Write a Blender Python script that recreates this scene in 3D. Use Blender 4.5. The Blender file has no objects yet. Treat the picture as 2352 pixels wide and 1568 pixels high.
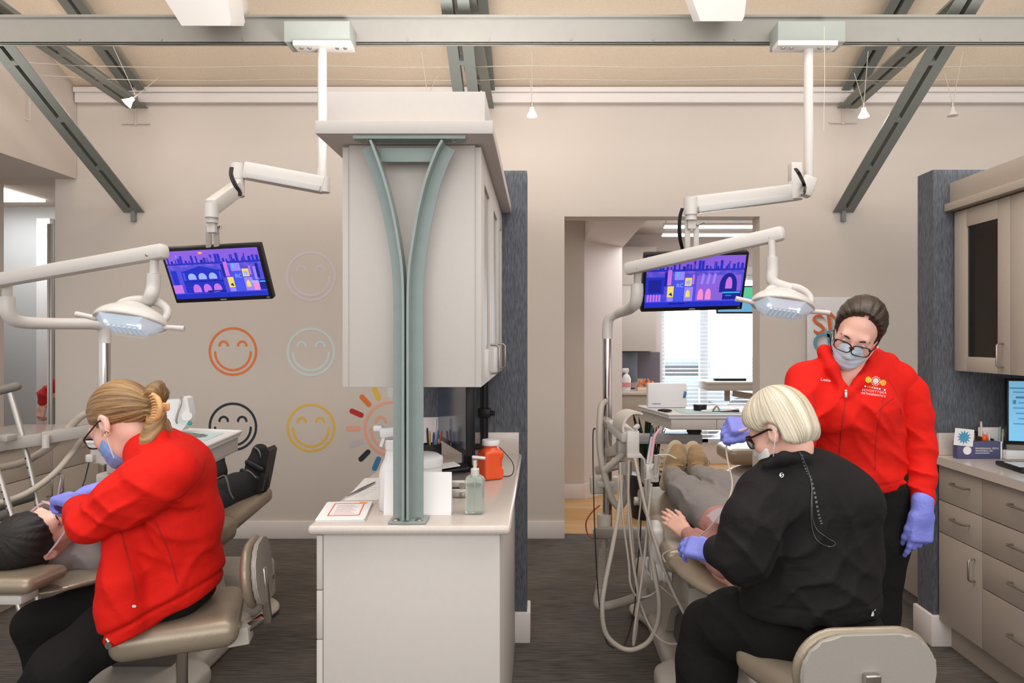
import bpy, bmesh, math, random
import numpy as np
from mathutils import Vector, Matrix, Euler, noise as mnoise
V = Vector
random.seed(7)
SC = bpy.context.scene
COL = SC.collection

# ------------------------------------------------------------------ camera, world, lights, exposure
F = 1568.0
HZ, VX, CAMZ = 778.0, 1240.0, 1.46
cam_d = bpy.data.cameras.new('camera')
cam_d.sensor_fit = 'HORIZONTAL'; cam_d.sensor_width = 36.0; cam_d.lens = 24.0
cam_d.shift_x = -64 / 2352.0; cam_d.shift_y = -6 / 2352.0
cam_d.clip_start = 0.02
cam = bpy.data.objects.new('camera', cam_d); COL.objects.link(cam)
cam.location = (0, 0, CAMZ); cam.rotation_euler = (math.pi / 2, 0, 0)
SC.camera = cam

wd = bpy.data.worlds.new('world'); SC.world = wd; wd.use_nodes = True
bg = wd.node_tree.nodes['Background']
bg.inputs[0].default_value = (1.0, 0.99, 0.975, 1); bg.inputs[1].default_value = 0.95

def area(name, loc, rot, sx, sy, watts, color=(1, 1, 1)):
    l = bpy.data.lights.new(name, 'AREA'); l.shape = 'RECTANGLE'; l.size = sx; l.size_y = sy
    l.energy = watts; l.color = color
    o = bpy.data.objects.new(name, l); COL.objects.link(o); o.location = loc; o.rotation_euler = rot
    return o
area('overhead_fill', (-0.2, 1.6, 4.4), (0, 0, 0), 7.0, 1.6, 135, (1, 0.98, 0.96))  # added soft overhead lamp, out of view, not an opening in the ceiling
area('window_daylight', (1.0, -2.6, 2.3), (math.radians(80), 0, 0), 7.0, 2.4, 120, (1, 0.98, 0.96))
area('corridor_panel_light', (-4.5, 5.5, 2.58), (0, 0, 0), 0.5, 0.4, 5, (0.9, 0.96, 1))
area('far_room_light', (1.6, 6.6, 2.5), (0, 0, 0), 1.6, 1.2, 24, (1, 0.98, 0.96))
area('uplight', (-0.41, 2.66, 2.25), (math.pi, 0, 0), 0.4, 0.9, 40, (1, 0.97, 0.95))
area('uplight', (2.17, 2.4, 2.23), (math.pi, 0, 0), 0.36, 1.4, 20, (1, 0.98, 0.96))
area('uplight', (-3.1, 3.2, 2.5), (math.pi, 0, 0), 0.3, 1.0, 9, (1, 0.96, 0.93))  # added upward fill lamp, no upper cabinet on the left side
area('outdoor_sky', (2.0, 10.2, 4.2), (0, 0, 0), 5, 2.5, 420, (0.93, 0.97, 1))
area('far_window_daylight', (2.0, 8.6, 1.35), (math.radians(-90), 0, 0), 1.3, 1.8, 60, (0.92, 0.97, 1))

vs = SC.view_settings
vs.view_transform = 'Standard'; vs.look = 'None'; vs.gamma = 1; vs.exposure = 0.08; vs.use_curve_mapping = False

# ------------------------------------------------------------------ helpers
def W(px, py, Y):
    """World point seen at pixel (px, py) of the 2352x1568 frame at distance Y."""
    return V(((px - VX) * Y / F, Y, CAMZ - (py - HZ) * Y / F))

def lin(h):
    h = h.lstrip('#')
    o = []
    for i in (0, 2, 4):
        c = int(h[i:i + 2], 16) / 255.0
        o.append(c / 12.92 if c <= 0.04045 else ((c + 0.055) / 1.055) ** 2.4)
    return tuple(o)

MATS = {}
def mat(name, col, rough=0.6, metal=0.0, var=0.0, vscale=8.0, bump=0.0, bscale=200.0, stretch=None,
        emit=0.0, alpha=1.0, trans=0.0, ior=1.45, coat=0.0, sheen=0.0, spec=0.5, fold=0.0, fscale=9.0):
    if name in MATS: return MATS[name]
    m = bpy.data.materials.new(name); m.use_nodes = True
    nt = m.node_tree; N = nt.nodes; L = nt.links
    b = N['Principled BSDF']
    c = lin(col) if isinstance(col, str) else col
    b.inputs['Base Color'].default_value = (*c, 1)
    b.inputs['Roughness'].default_value = rough
    b.inputs['Metallic'].default_value = metal
    b.inputs['IOR'].default_value = ior
    b.inputs['Specular IOR Level'].default_value = spec
    b.inputs['Alpha'].default_value = alpha
    b.inputs['Transmission Weight'].default_value = trans
    b.inputs['Coat Weight'].default_value = coat
    if sheen:
        b.inputs['Sheen Weight'].default_value = sheen; b.inputs['Sheen Roughness'].default_value = 0.5
    if emit:
        b.inputs['Emission Color'].default_value = (*c, 1); b.inputs['Emission Strength'].default_value = emit
    tc = N.new('ShaderNodeTexCoord'); co = tc.outputs['Object']
    if stretch:
        mp = N.new('ShaderNodeMapping'); mp.inputs['Scale'].default_value = stretch
        L.new(co, mp.inputs['Vector']); co2 = mp.outputs[0]
    else: co2 = co
    if var:
        nz = N.new('ShaderNodeTexNoise'); nz.inputs['Scale'].default_value = vscale; nz.inputs['Detail'].default_value = 6
        L.new(co2, nz.inputs['Vector'])
        mr = N.new('ShaderNodeMapRange'); mr.inputs[1].default_value = 0.25; mr.inputs[2].default_value = 0.75
        mr.inputs[3].default_value = 1 - var; mr.inputs[4].default_value = 1 + var
        L.new(nz.outputs[0], mr.inputs[0])
        hv = N.new('ShaderNodeHueSaturation'); hv.inputs['Color'].default_value = (*c, 1)
        L.new(mr.outputs[0], hv.inputs['Value']); L.new(hv.outputs[0], b.inputs['Base Color'])
    last = None
    if bump:
        nb = N.new('ShaderNodeTexNoise'); nb.inputs['Scale'].default_value = bscale; nb.inputs['Detail'].default_value = 3
        L.new(co2, nb.inputs['Vector'])
        bp = N.new('ShaderNodeBump'); bp.inputs['Strength'].default_value = bump; bp.inputs['Distance'].default_value = 0.004
        L.new(nb.outputs[0], bp.inputs['Height']); last = bp
    if fold:
        nf = N.new('ShaderNodeTexNoise'); nf.inputs['Scale'].default_value = fscale; nf.inputs['Detail'].default_value = 2
        nf.inputs['Distortion'].default_value = 1.2
        L.new(co, nf.inputs['Vector'])
        bf = N.new('ShaderNodeBump'); bf.inputs['Strength'].default_value = fold; bf.inputs['Distance'].default_value = 0.03
        L.new(nf.outputs[0], bf.inputs['Height'])
        if last: L.new(last.outputs[0], bf.inputs['Normal'])
        last = bf
    if last: L.new(last.outputs[0], b.inputs['Normal'])
    MATS[name] = m
    return m

def hair_mat(name, c1, c2, rough=0.45, fu=34.0, fv=1.6):
    m = bpy.data.materials.new(name); m.use_nodes = True
    nt = m.node_tree; N = nt.nodes; L = nt.links; b = N['Principled BSDF']
    at = N.new('ShaderNodeAttribute'); at.attribute_name = 'strand'
    mp = N.new('ShaderNodeMapping'); mp.inputs['Scale'].default_value = (fu, fv, 1); L.new(at.outputs['Vector'], mp.inputs['Vector'])
    nz = N.new('ShaderNodeTexNoise'); nz.inputs['Scale'].default_value = 1.0; nz.inputs['Detail'].default_value = 5; nz.inputs['Roughness'].default_value = 0.7
    L.new(mp.outputs[0], nz.inputs['Vector'])
    cr = N.new('ShaderNodeValToRGB'); cr.color_ramp.elements[0].position = 0.34; cr.color_ramp.elements[1].position = 0.68
    cr.color_ramp.elements[0].color = (*lin(c1), 1); cr.color_ramp.elements[1].color = (*lin(c2), 1)
    L.new(nz.outputs[0], cr.inputs[0]); L.new(cr.outputs[0], b.inputs['Base Color'])
    bp = N.new('ShaderNodeBump'); bp.inputs['Strength'].default_value = 0.55; bp.inputs['Distance'].default_value = 0.006
    L.new(nz.outputs[0], bp.inputs['Height']); L.new(bp.outputs[0], b.inputs['Normal'])
    b.inputs['Roughness'].default_value = rough
    return m

def setp(o, label=None, cat=None, group=None, kind=None):
    if label: o['label'] = label
    if cat: o['category'] = cat
    if group: o['group'] = group
    if kind: o['kind'] = kind
    return o

def root(name, label, cat, loc=(0, 0, 0), group=None):
    o = bpy.data.objects.new(name, None); COL.objects.link(o)
    o.location = loc; o.empty_display_size = 0.05
    return setp(o, label, cat, group)

def world_loc(o):
    l = V((0, 0, 0))
    while o is not None:
        l = l + o.location; o = o.parent
    return l

def link_mesh(name, me, mats, parent=None, origin=None, label=None):
    """Verts given in world space; object origin = origin (or bbox base)."""
    if not isinstance(mats, (list, tuple)): mats = [mats]
    for m in mats: me.materials.append(m)
    o = bpy.data.objects.new(name, me); COL.objects.link(o)
    n = len(me.vertices)
    co = np.empty(n * 3, np.float32); me.vertices.foreach_get('co', co); co = co.reshape(-1, 3)
    if origin is None:
        mn, mx = co.min(0), co.max(0)
        origin = V((float((mn[0] + mx[0]) / 2), float((mn[1] + mx[1]) / 2), float(mn[2])))
    co -= np.array(origin, np.float32)
    me.vertices.foreach_set('co', co.ravel())
    if parent is not None:
        o.parent = parent; o.location = V(origin) - world_loc(parent)
    else: o.location = origin
    if label: o['label'] = label
    me.update()
    return o

class MB:
    def __init__(self): self.bm = bmesh.new(); self.mi = 0
    def use(self, i):
        for f in self.bm.faces:
            if not f.tag: f.material_index = self.mi; f.tag = True
        self.mi = i; return self
    def obox(self, c, size, rot=None, bevel=0.0, seg=2):
        M = Matrix.Translation(V(c)) @ ((rot.to_4x4() if rot is not None else Matrix.Identity(4))) @ Matrix.Diagonal((*size, 1))
        r = bmesh.ops.create_cube(self.bm, size=1.0, matrix=M)
        if bevel > 0:
            bevel = min(bevel, min(size) * 0.49)
            es = list({e for v in r['verts'] for e in v.link_edges})
            bmesh.ops.bevel(self.bm, geom=es, offset=bevel, segments=seg, affect='EDGES', profile=0.5)
        return self
    def box(self, x0, x1, y0, y1, z0, z1, bevel=0.0, seg=2):
        return self.obox(((x0 + x1) / 2, (y0 + y1) / 2, (z0 + z1) / 2), (abs(x1 - x0), abs(y1 - y0), abs(z1 - z0)), None, bevel, seg)
    def beam(self, a, b, w, t, up=V((0, 0, 1)), bevel=0.0):
        a, b = V(a), V(b); d = b - a; L = d.length; y = d.normalized()
        x = y.cross(V(up)); x.normalize(); z = x.cross(y)
        R = Matrix((x, y, z)).transposed()
        return self.obox((a + b) / 2, (w, L, t), R, bevel)
    def tube(self, pts, r, seg=12, smooth=0, caps=True, closed=False):
        pts = [V(p) for p in pts]
        if smooth: pts, r = catmull(pts, smooth, r, closed)
        n = len(pts); rs = r if isinstance(r, (list, tuple)) else [r] * n
        bm = self.bm; rings = []
        t0 = (pts[1] - pts[0]).normalized()
        nrm = t0.orthogonal().normalized()
        prev = t0
        for i, p in enumerate(pts):
            if closed: t = (pts[(i + 1) % n] - pts[i - 1]).normalized()
            else: t = (pts[min(i + 1, n - 1)] - pts[max(i - 1, 0)])
            if t.length < 1e-9: t = prev.copy()
            t.normalize()
            q = prev.rotation_difference(t); nrm = q @ nrm; nrm = (nrm - t * nrm.dot(t)).normalized(); prev = t
            bn = t.cross(nrm)
            rings.append([bm.verts.new(p + (nrm * math.cos(2 * math.pi * k / seg) + bn * math.sin(2 * math.pi * k / seg)) * rs[i]) for k in range(seg)])
        for i in range(n if closed else n - 1):
            A, B = rings[i], rings[(i + 1) % n]
            for k in range(seg):
                bm.faces.new((A[k], A[(k + 1) % seg], B[(k + 1) % seg], B[k]))
        if caps and not closed:
            bm.faces.new(rings[0][::-1]); bm.faces.new(rings[-1])
        return self
    def cyl(self, a, b, r, r2=None, seg=20): return self.tube([a, b], [r, r if r2 is None else r2], seg)
    def lathe(self, prof, c, axis=V((0, 0, 1)), seg=28):
        """prof: list of (r, h) along axis from c."""
        axis = V(axis).normalized(); u = axis.orthogonal().normalized(); w = axis.cross(u); c = V(c)
        rings = []; bm = self.bm
        for r, h in prof:
            if r < 1e-6: rings.append([bm.verts.new(c + axis * h)])
            else: rings.append([bm.verts.new(c + axis * h + (u * math.cos(2 * math.pi * k / seg) + w * math.sin(2 * math.pi * k / seg)) * r) for k in range(seg)])
        for A, B in zip(rings, rings[1:]):
            for k in range(seg):
                k2 = (k + 1) % seg
                if len(A) == 1 and len(B) == 1: continue
                if len(A) == 1: bm.faces.new((A[0], B[k2], B[k]))
                elif len(B) == 1: bm.faces.new((A[k], A[k2], B[0]))
                else: bm.faces.new((A[k], A[k2], B[k2], B[k]))
        for R_, rev in ((rings[0], True), (rings[-1], False)):
            if len(R_) > 2: bm.faces.new(R_[::-1] if rev else R_)
        return self
    def prism(self, poly, o, u, v, depth):
        """2-D polygon in (u, v) plane at o, extruded by vector depth."""
        o, u, v, depth = V(o), V(u), V(v), V(depth); bm = self.bm
        A = [bm.verts.new(o + u * x + v * y) for x, y in poly]
        B = [bm.verts.new(q.co + depth) for q in A]
        flip = u.cross(v).dot(depth) > 0
        n = len(A)
        bm.faces.new(A[::-1] if flip else A); bm.faces.new(B if flip else B[::-1])
        for i in range(n):
            j = (i + 1) % n
            bm.faces.new((A[i], A[j], B[j], B[i]) if flip else (A[j], A[i], B[i], B[j]))
        return self
    def ball(self, c, r, rot=None, seg=20, rings=12):
        if not isinstance(r, (tuple, list)): r = (r, r, r)
        M = Matrix.Translation(V(c)) @ ((rot.to_4x4() if rot is not None else Matrix.Identity(4))) @ Matrix.Diagonal((*r, 1))
        bmesh.ops.create_uvsphere(self.bm, u_segments=seg, v_segments=rings, radius=1.0, matrix=M)
        return self
    def text(self, s, o, u, v, size, depth=0.001, align='LEFT', spacing=1.0):
        cu = bpy.data.curves.new('t', 'FONT'); cu.body = s; cu.size = size; cu.extrude = depth; cu.align_x = align; cu.space_character = spacing
        cu.resolution_u = 3
        ob = bpy.data.objects.new('t', cu); COL.objects.link(ob)
        dg = bpy.context.evaluated_depsgraph_get()
        me = bpy.data.meshes.new_from_object(ob.evaluated_get(dg))
        u, v = V(u).normalized(), V(v).normalized(); n = u.cross(v)
        me.transform(Matrix.Translation(V(o)) @ Matrix((u, v, n)).transposed().to_4x4())
        self.bm.from_mesh(me)
        bpy.data.objects.remove(ob); bpy.data.curves.remove(cu); bpy.data.meshes.remove(me)
        return self
    def build(self, name, mats, parent=None, label=None, angle=38, origin=None, fix=True):
        self.use(0)
        if fix: bmesh.ops.recalc_face_normals(self.bm, faces=self.bm.faces)
        me = bpy.data.meshes.new(name); self.bm.to_mesh(me); self.bm.free()
        me.polygons.foreach_set('use_smooth', [True] * len(me.polygons))
        me.set_sharp_from_angle(angle=math.radians(angle))
        return link_mesh(name, me, mats, parent, origin, label)

def catmull(pts, n, r=None, closed=False):
    out = []; rr = []; m = len(pts)
    rl = isinstance(r, (list, tuple))
    for i in range(m if closed else m - 1):
        if closed: p0, p1, p2, p3 = pts[i - 1], pts[i], pts[(i + 1) % m], pts[(i + 2) % m]
        else: p0, p1, p2, p3 = pts[max(i - 1, 0)], pts[i], pts[i + 1], pts[min(i + 2, m - 1)]
        for k in range(n):
            t = k / n; t2 = t * t; t3 = t2 * t
            out.append(0.5 * ((2 * p1) + (p2 - p0) * t + (2 * p0 - 5 * p1 + 4 * p2 - p3) * t2 + (3 * p1 - p0 - 3 * p2 + p3) * t3))
            if rl: rr.append(r[i] * (1 - t) + r[(i + 1) % m] * t)
    if not closed:
        out.append(pts[-1].copy())
        if rl: rr.append(r[-1])
    return out, (rr if rl else r)

def frame(xd, zd):
    """Rotation matrix with local x along xd, local z near zd."""
    x = V(xd).normalized(); z = V(zd); z = (z - x * z.dot(x)).normalized(); y = z.cross(x)
    return Matrix((x, y, z)).transposed()

# ------------------------------------------------------------------ smooth solids: distance fields meshed with surface nets
class SDF:
    def __init__(self, h=0.006): self.h = h; self.p = []; self.mods = []
    def cap(self, a, b, r1, r2=None, k=0.02, flat=None, op='u'):
        self.p.append(('c', np.array(a, float), np.array(b, float), r1, r1 if r2 is None else r2, k, flat, op)); return self
    def chain(self, pts, rs, k=0.02, flat=None, op='u'):
        for i in range(len(pts) - 1): self.cap(pts[i], pts[i + 1], rs[i], rs[i + 1], k, flat, op)
        return self
    def ell(self, c, r, rot=None, k=0.02, op='u'):
        r = (r, r, r) if not isinstance(r, (tuple, list)) else r
        self.p.append(('e', np.array(c, float), np.array(r, float), np.array(rot if rot is not None else Matrix.Identity(3), float), k, op)); return self
    def box(self, c, half, rot=None, rnd=0.005, k=0.01, op='u'):
        self.p.append(('b', np.array(c, float), np.array(half, float), np.array(rot if rot is not None else Matrix.Identity(3), float), rnd, k, op)); return self
    def cut(self, c, n, k=0.004):
        """keep the side opposite to n"""
        self.p.append(('h', np.array(c, float), np.array(V(n).normalized(), float), k)); return self
    def mod(self, f): self.mods.append(f); return self
    def grid(self):
        lo, hi = np.full(3, 1e9), np.full(3, -1e9); B = []
        for q in self.p:
            if q[0] == 'c':
                r = max(q[3], q[4]); f = 1.0
                if q[6]: f = max(1.0, q[6][1])
                l, u = np.minimum(q[1], q[2]) - r * f, np.maximum(q[1], q[2]) + r * f; k, op = q[5], q[7]
            elif q[0] == 'e':
                e = np.sqrt(((q[3] * q[2]) ** 2).sum(1)); l, u = q[1] - e, q[1] + e; k, op = q[4], q[5]
            elif q[0] == 'b':
                e = np.abs(q[3] * q[2]).sum(1) + q[4]; l, u = q[1] - e, q[1] + e; k, op = q[5], q[6]
            else: B.append(None); continue
            m = k + 4 * self.h; B.append((l - m, u + m, k, op))
            if op == 'u': lo = np.minimum(lo, l); hi = np.maximum(hi, u)
        h = self.h; pad = 4 * h + 0.012
        lo -= pad; hi += pad
        n = np.ceil((hi - lo) / h).astype(int) + 1
        ax = [lo[i] + h * np.arange(n[i]) for i in range(3)]
        d = np.full(n, 0.2, np.float32)
        for q, bb in zip(self.p, B):
            if bb is None: sl = (slice(None),) * 3
            else:
                i0 = np.clip(np.floor((bb[0] - lo) / h).astype(int), 0, n); i1 = np.clip(np.ceil((bb[1] - lo) / h).astype(int) + 1, 0, n)
                sl = tuple(slice(a, b) for a, b in zip(i0, i1))
            X = ax[0][sl[0]][:, None, None]; Y = ax[1][sl[1]][None, :, None]; Z = ax[2][sl[2]][None, None, :]
            if X.size == 0 or Y.size == 0 or Z.size == 0: continue
            a = d[sl]
            if q[0] == 'c':
                p = [X - q[1][0], Y - q[1][1], Z - q[1][2]]; ba = q[2] - q[1]
                if q[6]:
                    nn, f = np.array(q[6][0], float), q[6][1]; nn = nn / np.linalg.norm(nn)
                    dn = (p[0] * nn[0] + p[1] * nn[1] + p[2] * nn[2]) * (1 / f - 1)
                    p = [p[i] + nn[i] * dn for i in range(3)]; ba = ba + nn * (ba @ nn) * (1 / f - 1)
                L = max(ba @ ba, 1e-12)
                t = np.clip((p[0] * ba[0] + p[1] * ba[1] + p[2] * ba[2]) / L, 0, 1)
                b = np.sqrt((p[0] - ba[0] * t) ** 2 + (p[1] - ba[1] * t) ** 2 + (p[2] - ba[2] * t) ** 2) - (q[3] + (q[4] - q[3]) * t)
                if q[6] and q[6][1] < 1: b = b * (0.5 + 0.5 * q[6][1])
            elif q[0] == 'e':
                R = q[3]; p = [X - q[1][0], Y - q[1][1], Z - q[1][2]]
                l = [(p[0] * R[0, i] + p[1] * R[1, i] + p[2] * R[2, i]) / q[2][i] for i in range(3)]
                k0 = np.sqrt(l[0] ** 2 + l[1] ** 2 + l[2] ** 2)
                k1 = np.sqrt((l[0] / q[2][0]) ** 2 + (l[1] / q[2][1]) ** 2 + (l[2] / q[2][2]) ** 2) + 1e-9
                b = k0 * (k0 - 1) / k1
            elif q[0] == 'b':
                R = q[3]; p = [X - q[1][0], Y - q[1][1], Z - q[1][2]]
                l = [np.abs(p[0] * R[0, i] + p[1] * R[1, i] + p[2] * R[2, i]) - q[2][i] for i in range(3)]
                b = np.sqrt(np.maximum(l[0], 0) ** 2 + np.maximum(l[1], 0) ** 2 + np.maximum(l[2], 0) ** 2) + np.minimum(np.maximum(np.maximum(l[0], l[1]), l[2]), 0) - q[4]
            else:
                b = (X - q[1][0]) * q[2][0] + (Y - q[1][1]) * q[2][1] + (Z - q[1][2]) * q[2][2]
                hh = np.maximum(q[3] - np.abs(a - b), 0) / q[3]
                d[sl] = np.maximum(a, b) + hh * hh * q[3] * 0.25; continue
            k = max(bb[2], 1e-4)
            if bb[3] == 'u':
                hh = np.maximum(k - np.abs(a - b), 0) / k; d[sl] = np.minimum(a, b) - hh * hh * k * 0.25
            else:
                hh = np.maximum(k - np.abs(a + b), 0) / k; d[sl] = np.maximum(a, -b) + hh * hh * k * 0.25
        X = ax[0][:, None, None]; Y = ax[1][None, :, None]; Z = ax[2][None, None, :]
        for f in self.mods: d = d + f(X, Y, Z)
        return d.astype(np.float32), lo
    def mesh(self):
        d, lo = self.grid(); h = self.h
        d[0], d[-1], d[:, 0], d[:, -1], d[:, :, 0], d[:, :, -1] = (np.maximum(x, 1e-3) for x in (d[0], d[-1], d[:, 0], d[:, -1], d[:, :, 0], d[:, :, -1]))
        s = d < 0
        c = np.zeros(tuple(n - 1 for n in d.shape), np.int8)
        for i in (0, 1):
            for j in (0, 1):
                for k in (0, 1): c += s[i:i + c.shape[0], j:j + c.shape[1], k:k + c.shape[2]]
        I = np.argwhere((c > 0) & (c < 8))
        idx = np.full(c.shape, -1, np.int64); idx[tuple(I.T)] = np.arange(len(I))
        acc = np.zeros((len(I), 3)); cnt = np.zeros(len(I))
        cor = [(i, j, k) for i in (0, 1) for j in (0, 1) for k in (0, 1)]
        val = {q: d[I[:, 0] + q[0], I[:, 1] + q[1], I[:, 2] + q[2]] for q in cor}
        for a in cor:
            for ax_ in range(3):
                if a[ax_] == 0:
                    b = list(a); b[ax_] = 1; b = tuple(b)
                    va, vb = val[a], val[b]; m = (va < 0) != (vb < 0)
                    t = va[m] / (va[m] - vb[m])
                    P = np.tile(np.array(a, float), (m.sum(), 1)); P[:, ax_] += t
                    acc[m] += P; cnt[m] += 1
        verts = lo + (I + acc / cnt[:, None]) * h
        quads = []
        offs = {0: ((0, -1, -1), (0, 0, -1), (0, 0, 0), (0, -1, 0)), 1: ((-1, 0, -1), (-1, 0, 0), (0, 0, 0), (0, 0, -1)), 2: ((-1, -1, 0), (0, -1, 0), (0, 0, 0), (-1, 0, 0))}
        for A in range(3):
            s0 = [slice(None)] * 3; s1 = [slice(None)] * 3; s0[A] = slice(0, -1); s1[A] = slice(1, None)
            e0, e1 = s[tuple(s0)], s[tuple(s1)]
            for inside, rev in ((e0 & ~e1, False), (~e0 & e1, True)):
                E = np.argwhere(inside)
                if not len(E): continue
                q = np.stack([idx[tuple((E + np.array(o)).T)] for o in offs[A]], 1)
                quads.append(q[:, ::-1] if rev else q)
        return verts, np.concatenate(quads)
    def build(self, name, mats, parent=None, label=None, strand=None, relax=1, post=None, origin=None):
        v, q = self.mesh()
        for _ in range(relax):
            acc = np.zeros_like(v); cn = np.zeros(len(v))
            for a, b in ((0, 1), (1, 2), (2, 3), (3, 0)):
                np.add.at(acc, q[:, a], v[q[:, b]]); np.add.at(cn, q[:, a], 1)
                np.add.at(acc, q[:, b], v[q[:, a]]); np.add.at(cn, q[:, b], 1)
            v = 0.5 * v + 0.5 * acc / cn[:, None]
        st = strand(v) if strand else None
        if post: v = post(v)
        me = bpy.data.meshes.new(name)
        me.vertices.add(len(v)); me.vertices.foreach_set('co', v.astype(np.float32).ravel())
        me.loops.add(len(q) * 4); me.loops.foreach_set('vertex_index', q.astype(np.int32).ravel())
        me.polygons.add(len(q)); me.polygons.foreach_set('loop_start', np.arange(0, len(q) * 4, 4, dtype=np.int32))
        me.polygons.foreach_set('use_smooth', [True] * len(q))
        me.update(calc_edges=True); me.validate()
        if st is not None:
            at = me.attributes.new('strand', 'FLOAT_VECTOR', 'POINT'); at.data.foreach_set('vector', st.astype(np.float32).ravel())
        return link_mesh(name, me, mats, parent, origin, label)

def fold(c, sig, k, amp, ph=0.0, warp=0.0):
    """Cloth folds: a patch of ridges around c (radius sig), wave vector k."""
    c = np.array(c, float); k = np.array(k, float)
    def f(X, Y, Z):
        dx, dy, dz = X - c[0], Y - c[1], Z - c[2]
        w = np.exp(-(dx * dx + dy * dy + dz * dz) / (sig * sig))
        p = dx * k[0] + dy * k[1] + dz * k[2] + ph
        if warp: p = p + warp * np.sin(dx * 31 + dz * 23 + 1.3) + warp * np.sin(dy * 27 - dz * 17)
        return (-amp * w * (2.4 * (1 - np.abs(np.sin(p * .5))) ** 1.6 - .7)).astype(np.float32)
    return f
def rumple(amp, sc, seed=0):
    r = np.random.RandomState(seed); ks = r.normal(size=(7, 3)) * sc; ph = r.uniform(0, 6.28, 7)
    def f(X, Y, Z):
        o = 0
        for k, q in zip(ks, ph): o = o + np.sin(X * k[0] + Y * k[1] + Z * k[2] + q)
        return (amp * o / 2.6).astype(np.float32)
    return f

# ------------------------------------------------------------------ materials
M_wall = mat('wall_paint', '#c9beb4', 0.85, var=0.012, vscale=3, bump=0.06, bscale=300)
M_trim = mat('trim_paint', '#ddd4cf', 0.5)
M_steel = mat('grey_green_steel_paint', '#8f938d', 0.5, var=0.03, vscale=20, bump=0.03, bscale=500)
M_truss = mat('truss_steel_paint', '#7b7e78', 0.5, var=0.03, vscale=20, bump=0.03, bscale=500)
M_sage = mat('sage_steel_paint', '#87938f', 0.45, var=0.05, vscale=25, bump=0.08, bscale=160)
M_cab = mat('beige_laminate', '#ab9f93', 0.5, var=0.015, vscale=60)
M_cabl = mat('pale_laminate', '#bfb8b2', 0.5, var=0.015, vscale=60)
M_top = mat('speckled_stone_worktop', '#c4b9b0', 0.22, var=0.06, vscale=140, coat=0.2)
M_white = mat('white_plastic', '#c6c1bc', 0.35)
M_warm = mat('warm_white_plastic', '#c6bfb4', 0.4)
M_brightw = mat('bright_white_plastic', '#dcdada', 0.4)
M_greyp = mat('grey_plastic', '#a49e97', 0.45)
M_chrome = mat('chrome', '#c9c4be', 0.12, 1.0)
M_nickel = mat('brushed_nickel', '#a8a198', 0.35, 1.0)
M_alu = mat('aluminium', '#b7b2ad', 0.38, 0.85)
M_black = mat('black_plastic', '#141315', 0.42, spec=0.35)
M_dark = mat('dark_rubber', '#2a292b', 0.7)
M_uph = mat('taupe_upholstery', '#978a78', 0.36, 0.35, var=0.03, vscale=14, bump=0.10, bscale=130, fold=0.06, fscale=6)
M_red = mat('red_jacket_cloth', '#d21b11', 0.78, var=0.03, vscale=40, bump=0.12, bscale=700, fold=0.22, fscale=10, spec=0.2)
M_redd = mat('dark_red_jersey', '#b01510', 0.85, var=0.04, vscale=40, bump=0.15, bscale=500, sheen=0.2)
M_blackc = mat('black_jacket_cloth', '#191617', 0.8, bump=0.12, bscale=700, fold=0.4, fscale=8, spec=0.25)
M_trous = mat('black_trouser_cloth', '#1d1b1b', 0.9, bump=0.15, bscale=600, fold=0.35, fscale=10, spec=0.15)
M_skin = mat('fair_skin', '#dfae9c', 0.5, var=0.05, vscale=30, bump=0.05, bscale=260, spec=0.35)
M_glove = mat('violet_blue_nitrile', '#7a80d4', 0.5, var=0.04, vscale=30, bump=0.1, bscale=160, fold=0.12, fscale=40)
M_mask = mat('pale_blue_mask_cloth', '#bccddb', 0.85, bump=0.1, bscale=500)
M_maskb = mat('blue_mask_cloth', '#7c9bd2', 0.85, bump=0.1, bscale=500)
M_frame = mat('dark_tortoiseshell', '#1e1416', 0.25, var=0.2, vscale=60)
M_paper = mat('white_paper', '#e8e4e3', 0.8)
def glass_mat(name, col, rough=0.05, alpha=0.25):
    m = mat(name, col, rough, alpha=alpha, spec=0.6); return m
M_lens = glass_mat('clear_lens', '#c9d2d8', 0.03, 0.06)
# ------------------------------------------------------------------ setting
def struct(name, mb, m, **k):
    o = mb.build(name, m, **k); o['kind'] = 'structure'; return o

# carpet with woven streaks
def carpet_mat():
    m = mat('charcoal_loop_carpet', '#4a443f', 0.95, bump=0.5, bscale=420, spec=0.1, sheen=0.1)
    nt = m.node_tree; N, L = nt.nodes, nt.links; b = N['Principled BSDF']
    tc = N.new('ShaderNodeTexCoord'); mp = N.new('ShaderNodeMapping'); mp.inputs['Scale'].default_value = (7, 120, 1); L.new(tc.outputs['Object'], mp.inputs['Vector'])
    n1 = N.new('ShaderNodeTexNoise'); n1.inputs['Scale'].default_value = 1; n1.inputs['Detail'].default_value = 4; L.new(mp.outputs[0], n1.inputs['Vector'])
    mp2 = N.new('ShaderNodeMapping'); mp2.inputs['Scale'].default_value = (1.4, 3.4, 1); L.new(tc.outputs['Object'], mp2.inputs['Vector'])
    n2 = N.new('ShaderNodeTexNoise'); n2.inputs['Scale'].default_value = 1; L.new(mp2.outputs[0], n2.inputs['Vector'])
    ad = N.new('ShaderNodeMath'); ad.operation = 'MULTIPLY_ADD'; L.new(n2.outputs[0], ad.inputs[0]); ad.inputs[1].default_value = 0.35; L.new(n1.outputs[0], ad.inputs[2])
    cr = N.new('ShaderNodeValToRGB'); e = cr.color_ramp.elements
    e[0].position = 0.42; e[0].color = (*lin('#2f2b28'), 1); e[1].position = 0.9; e[1].color = (*lin('#6d655e'), 1)
    L.new(ad.outputs[0], cr.inputs[0]); L.new(cr.outputs[0], b.inputs['Base Color'])
    return m
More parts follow.
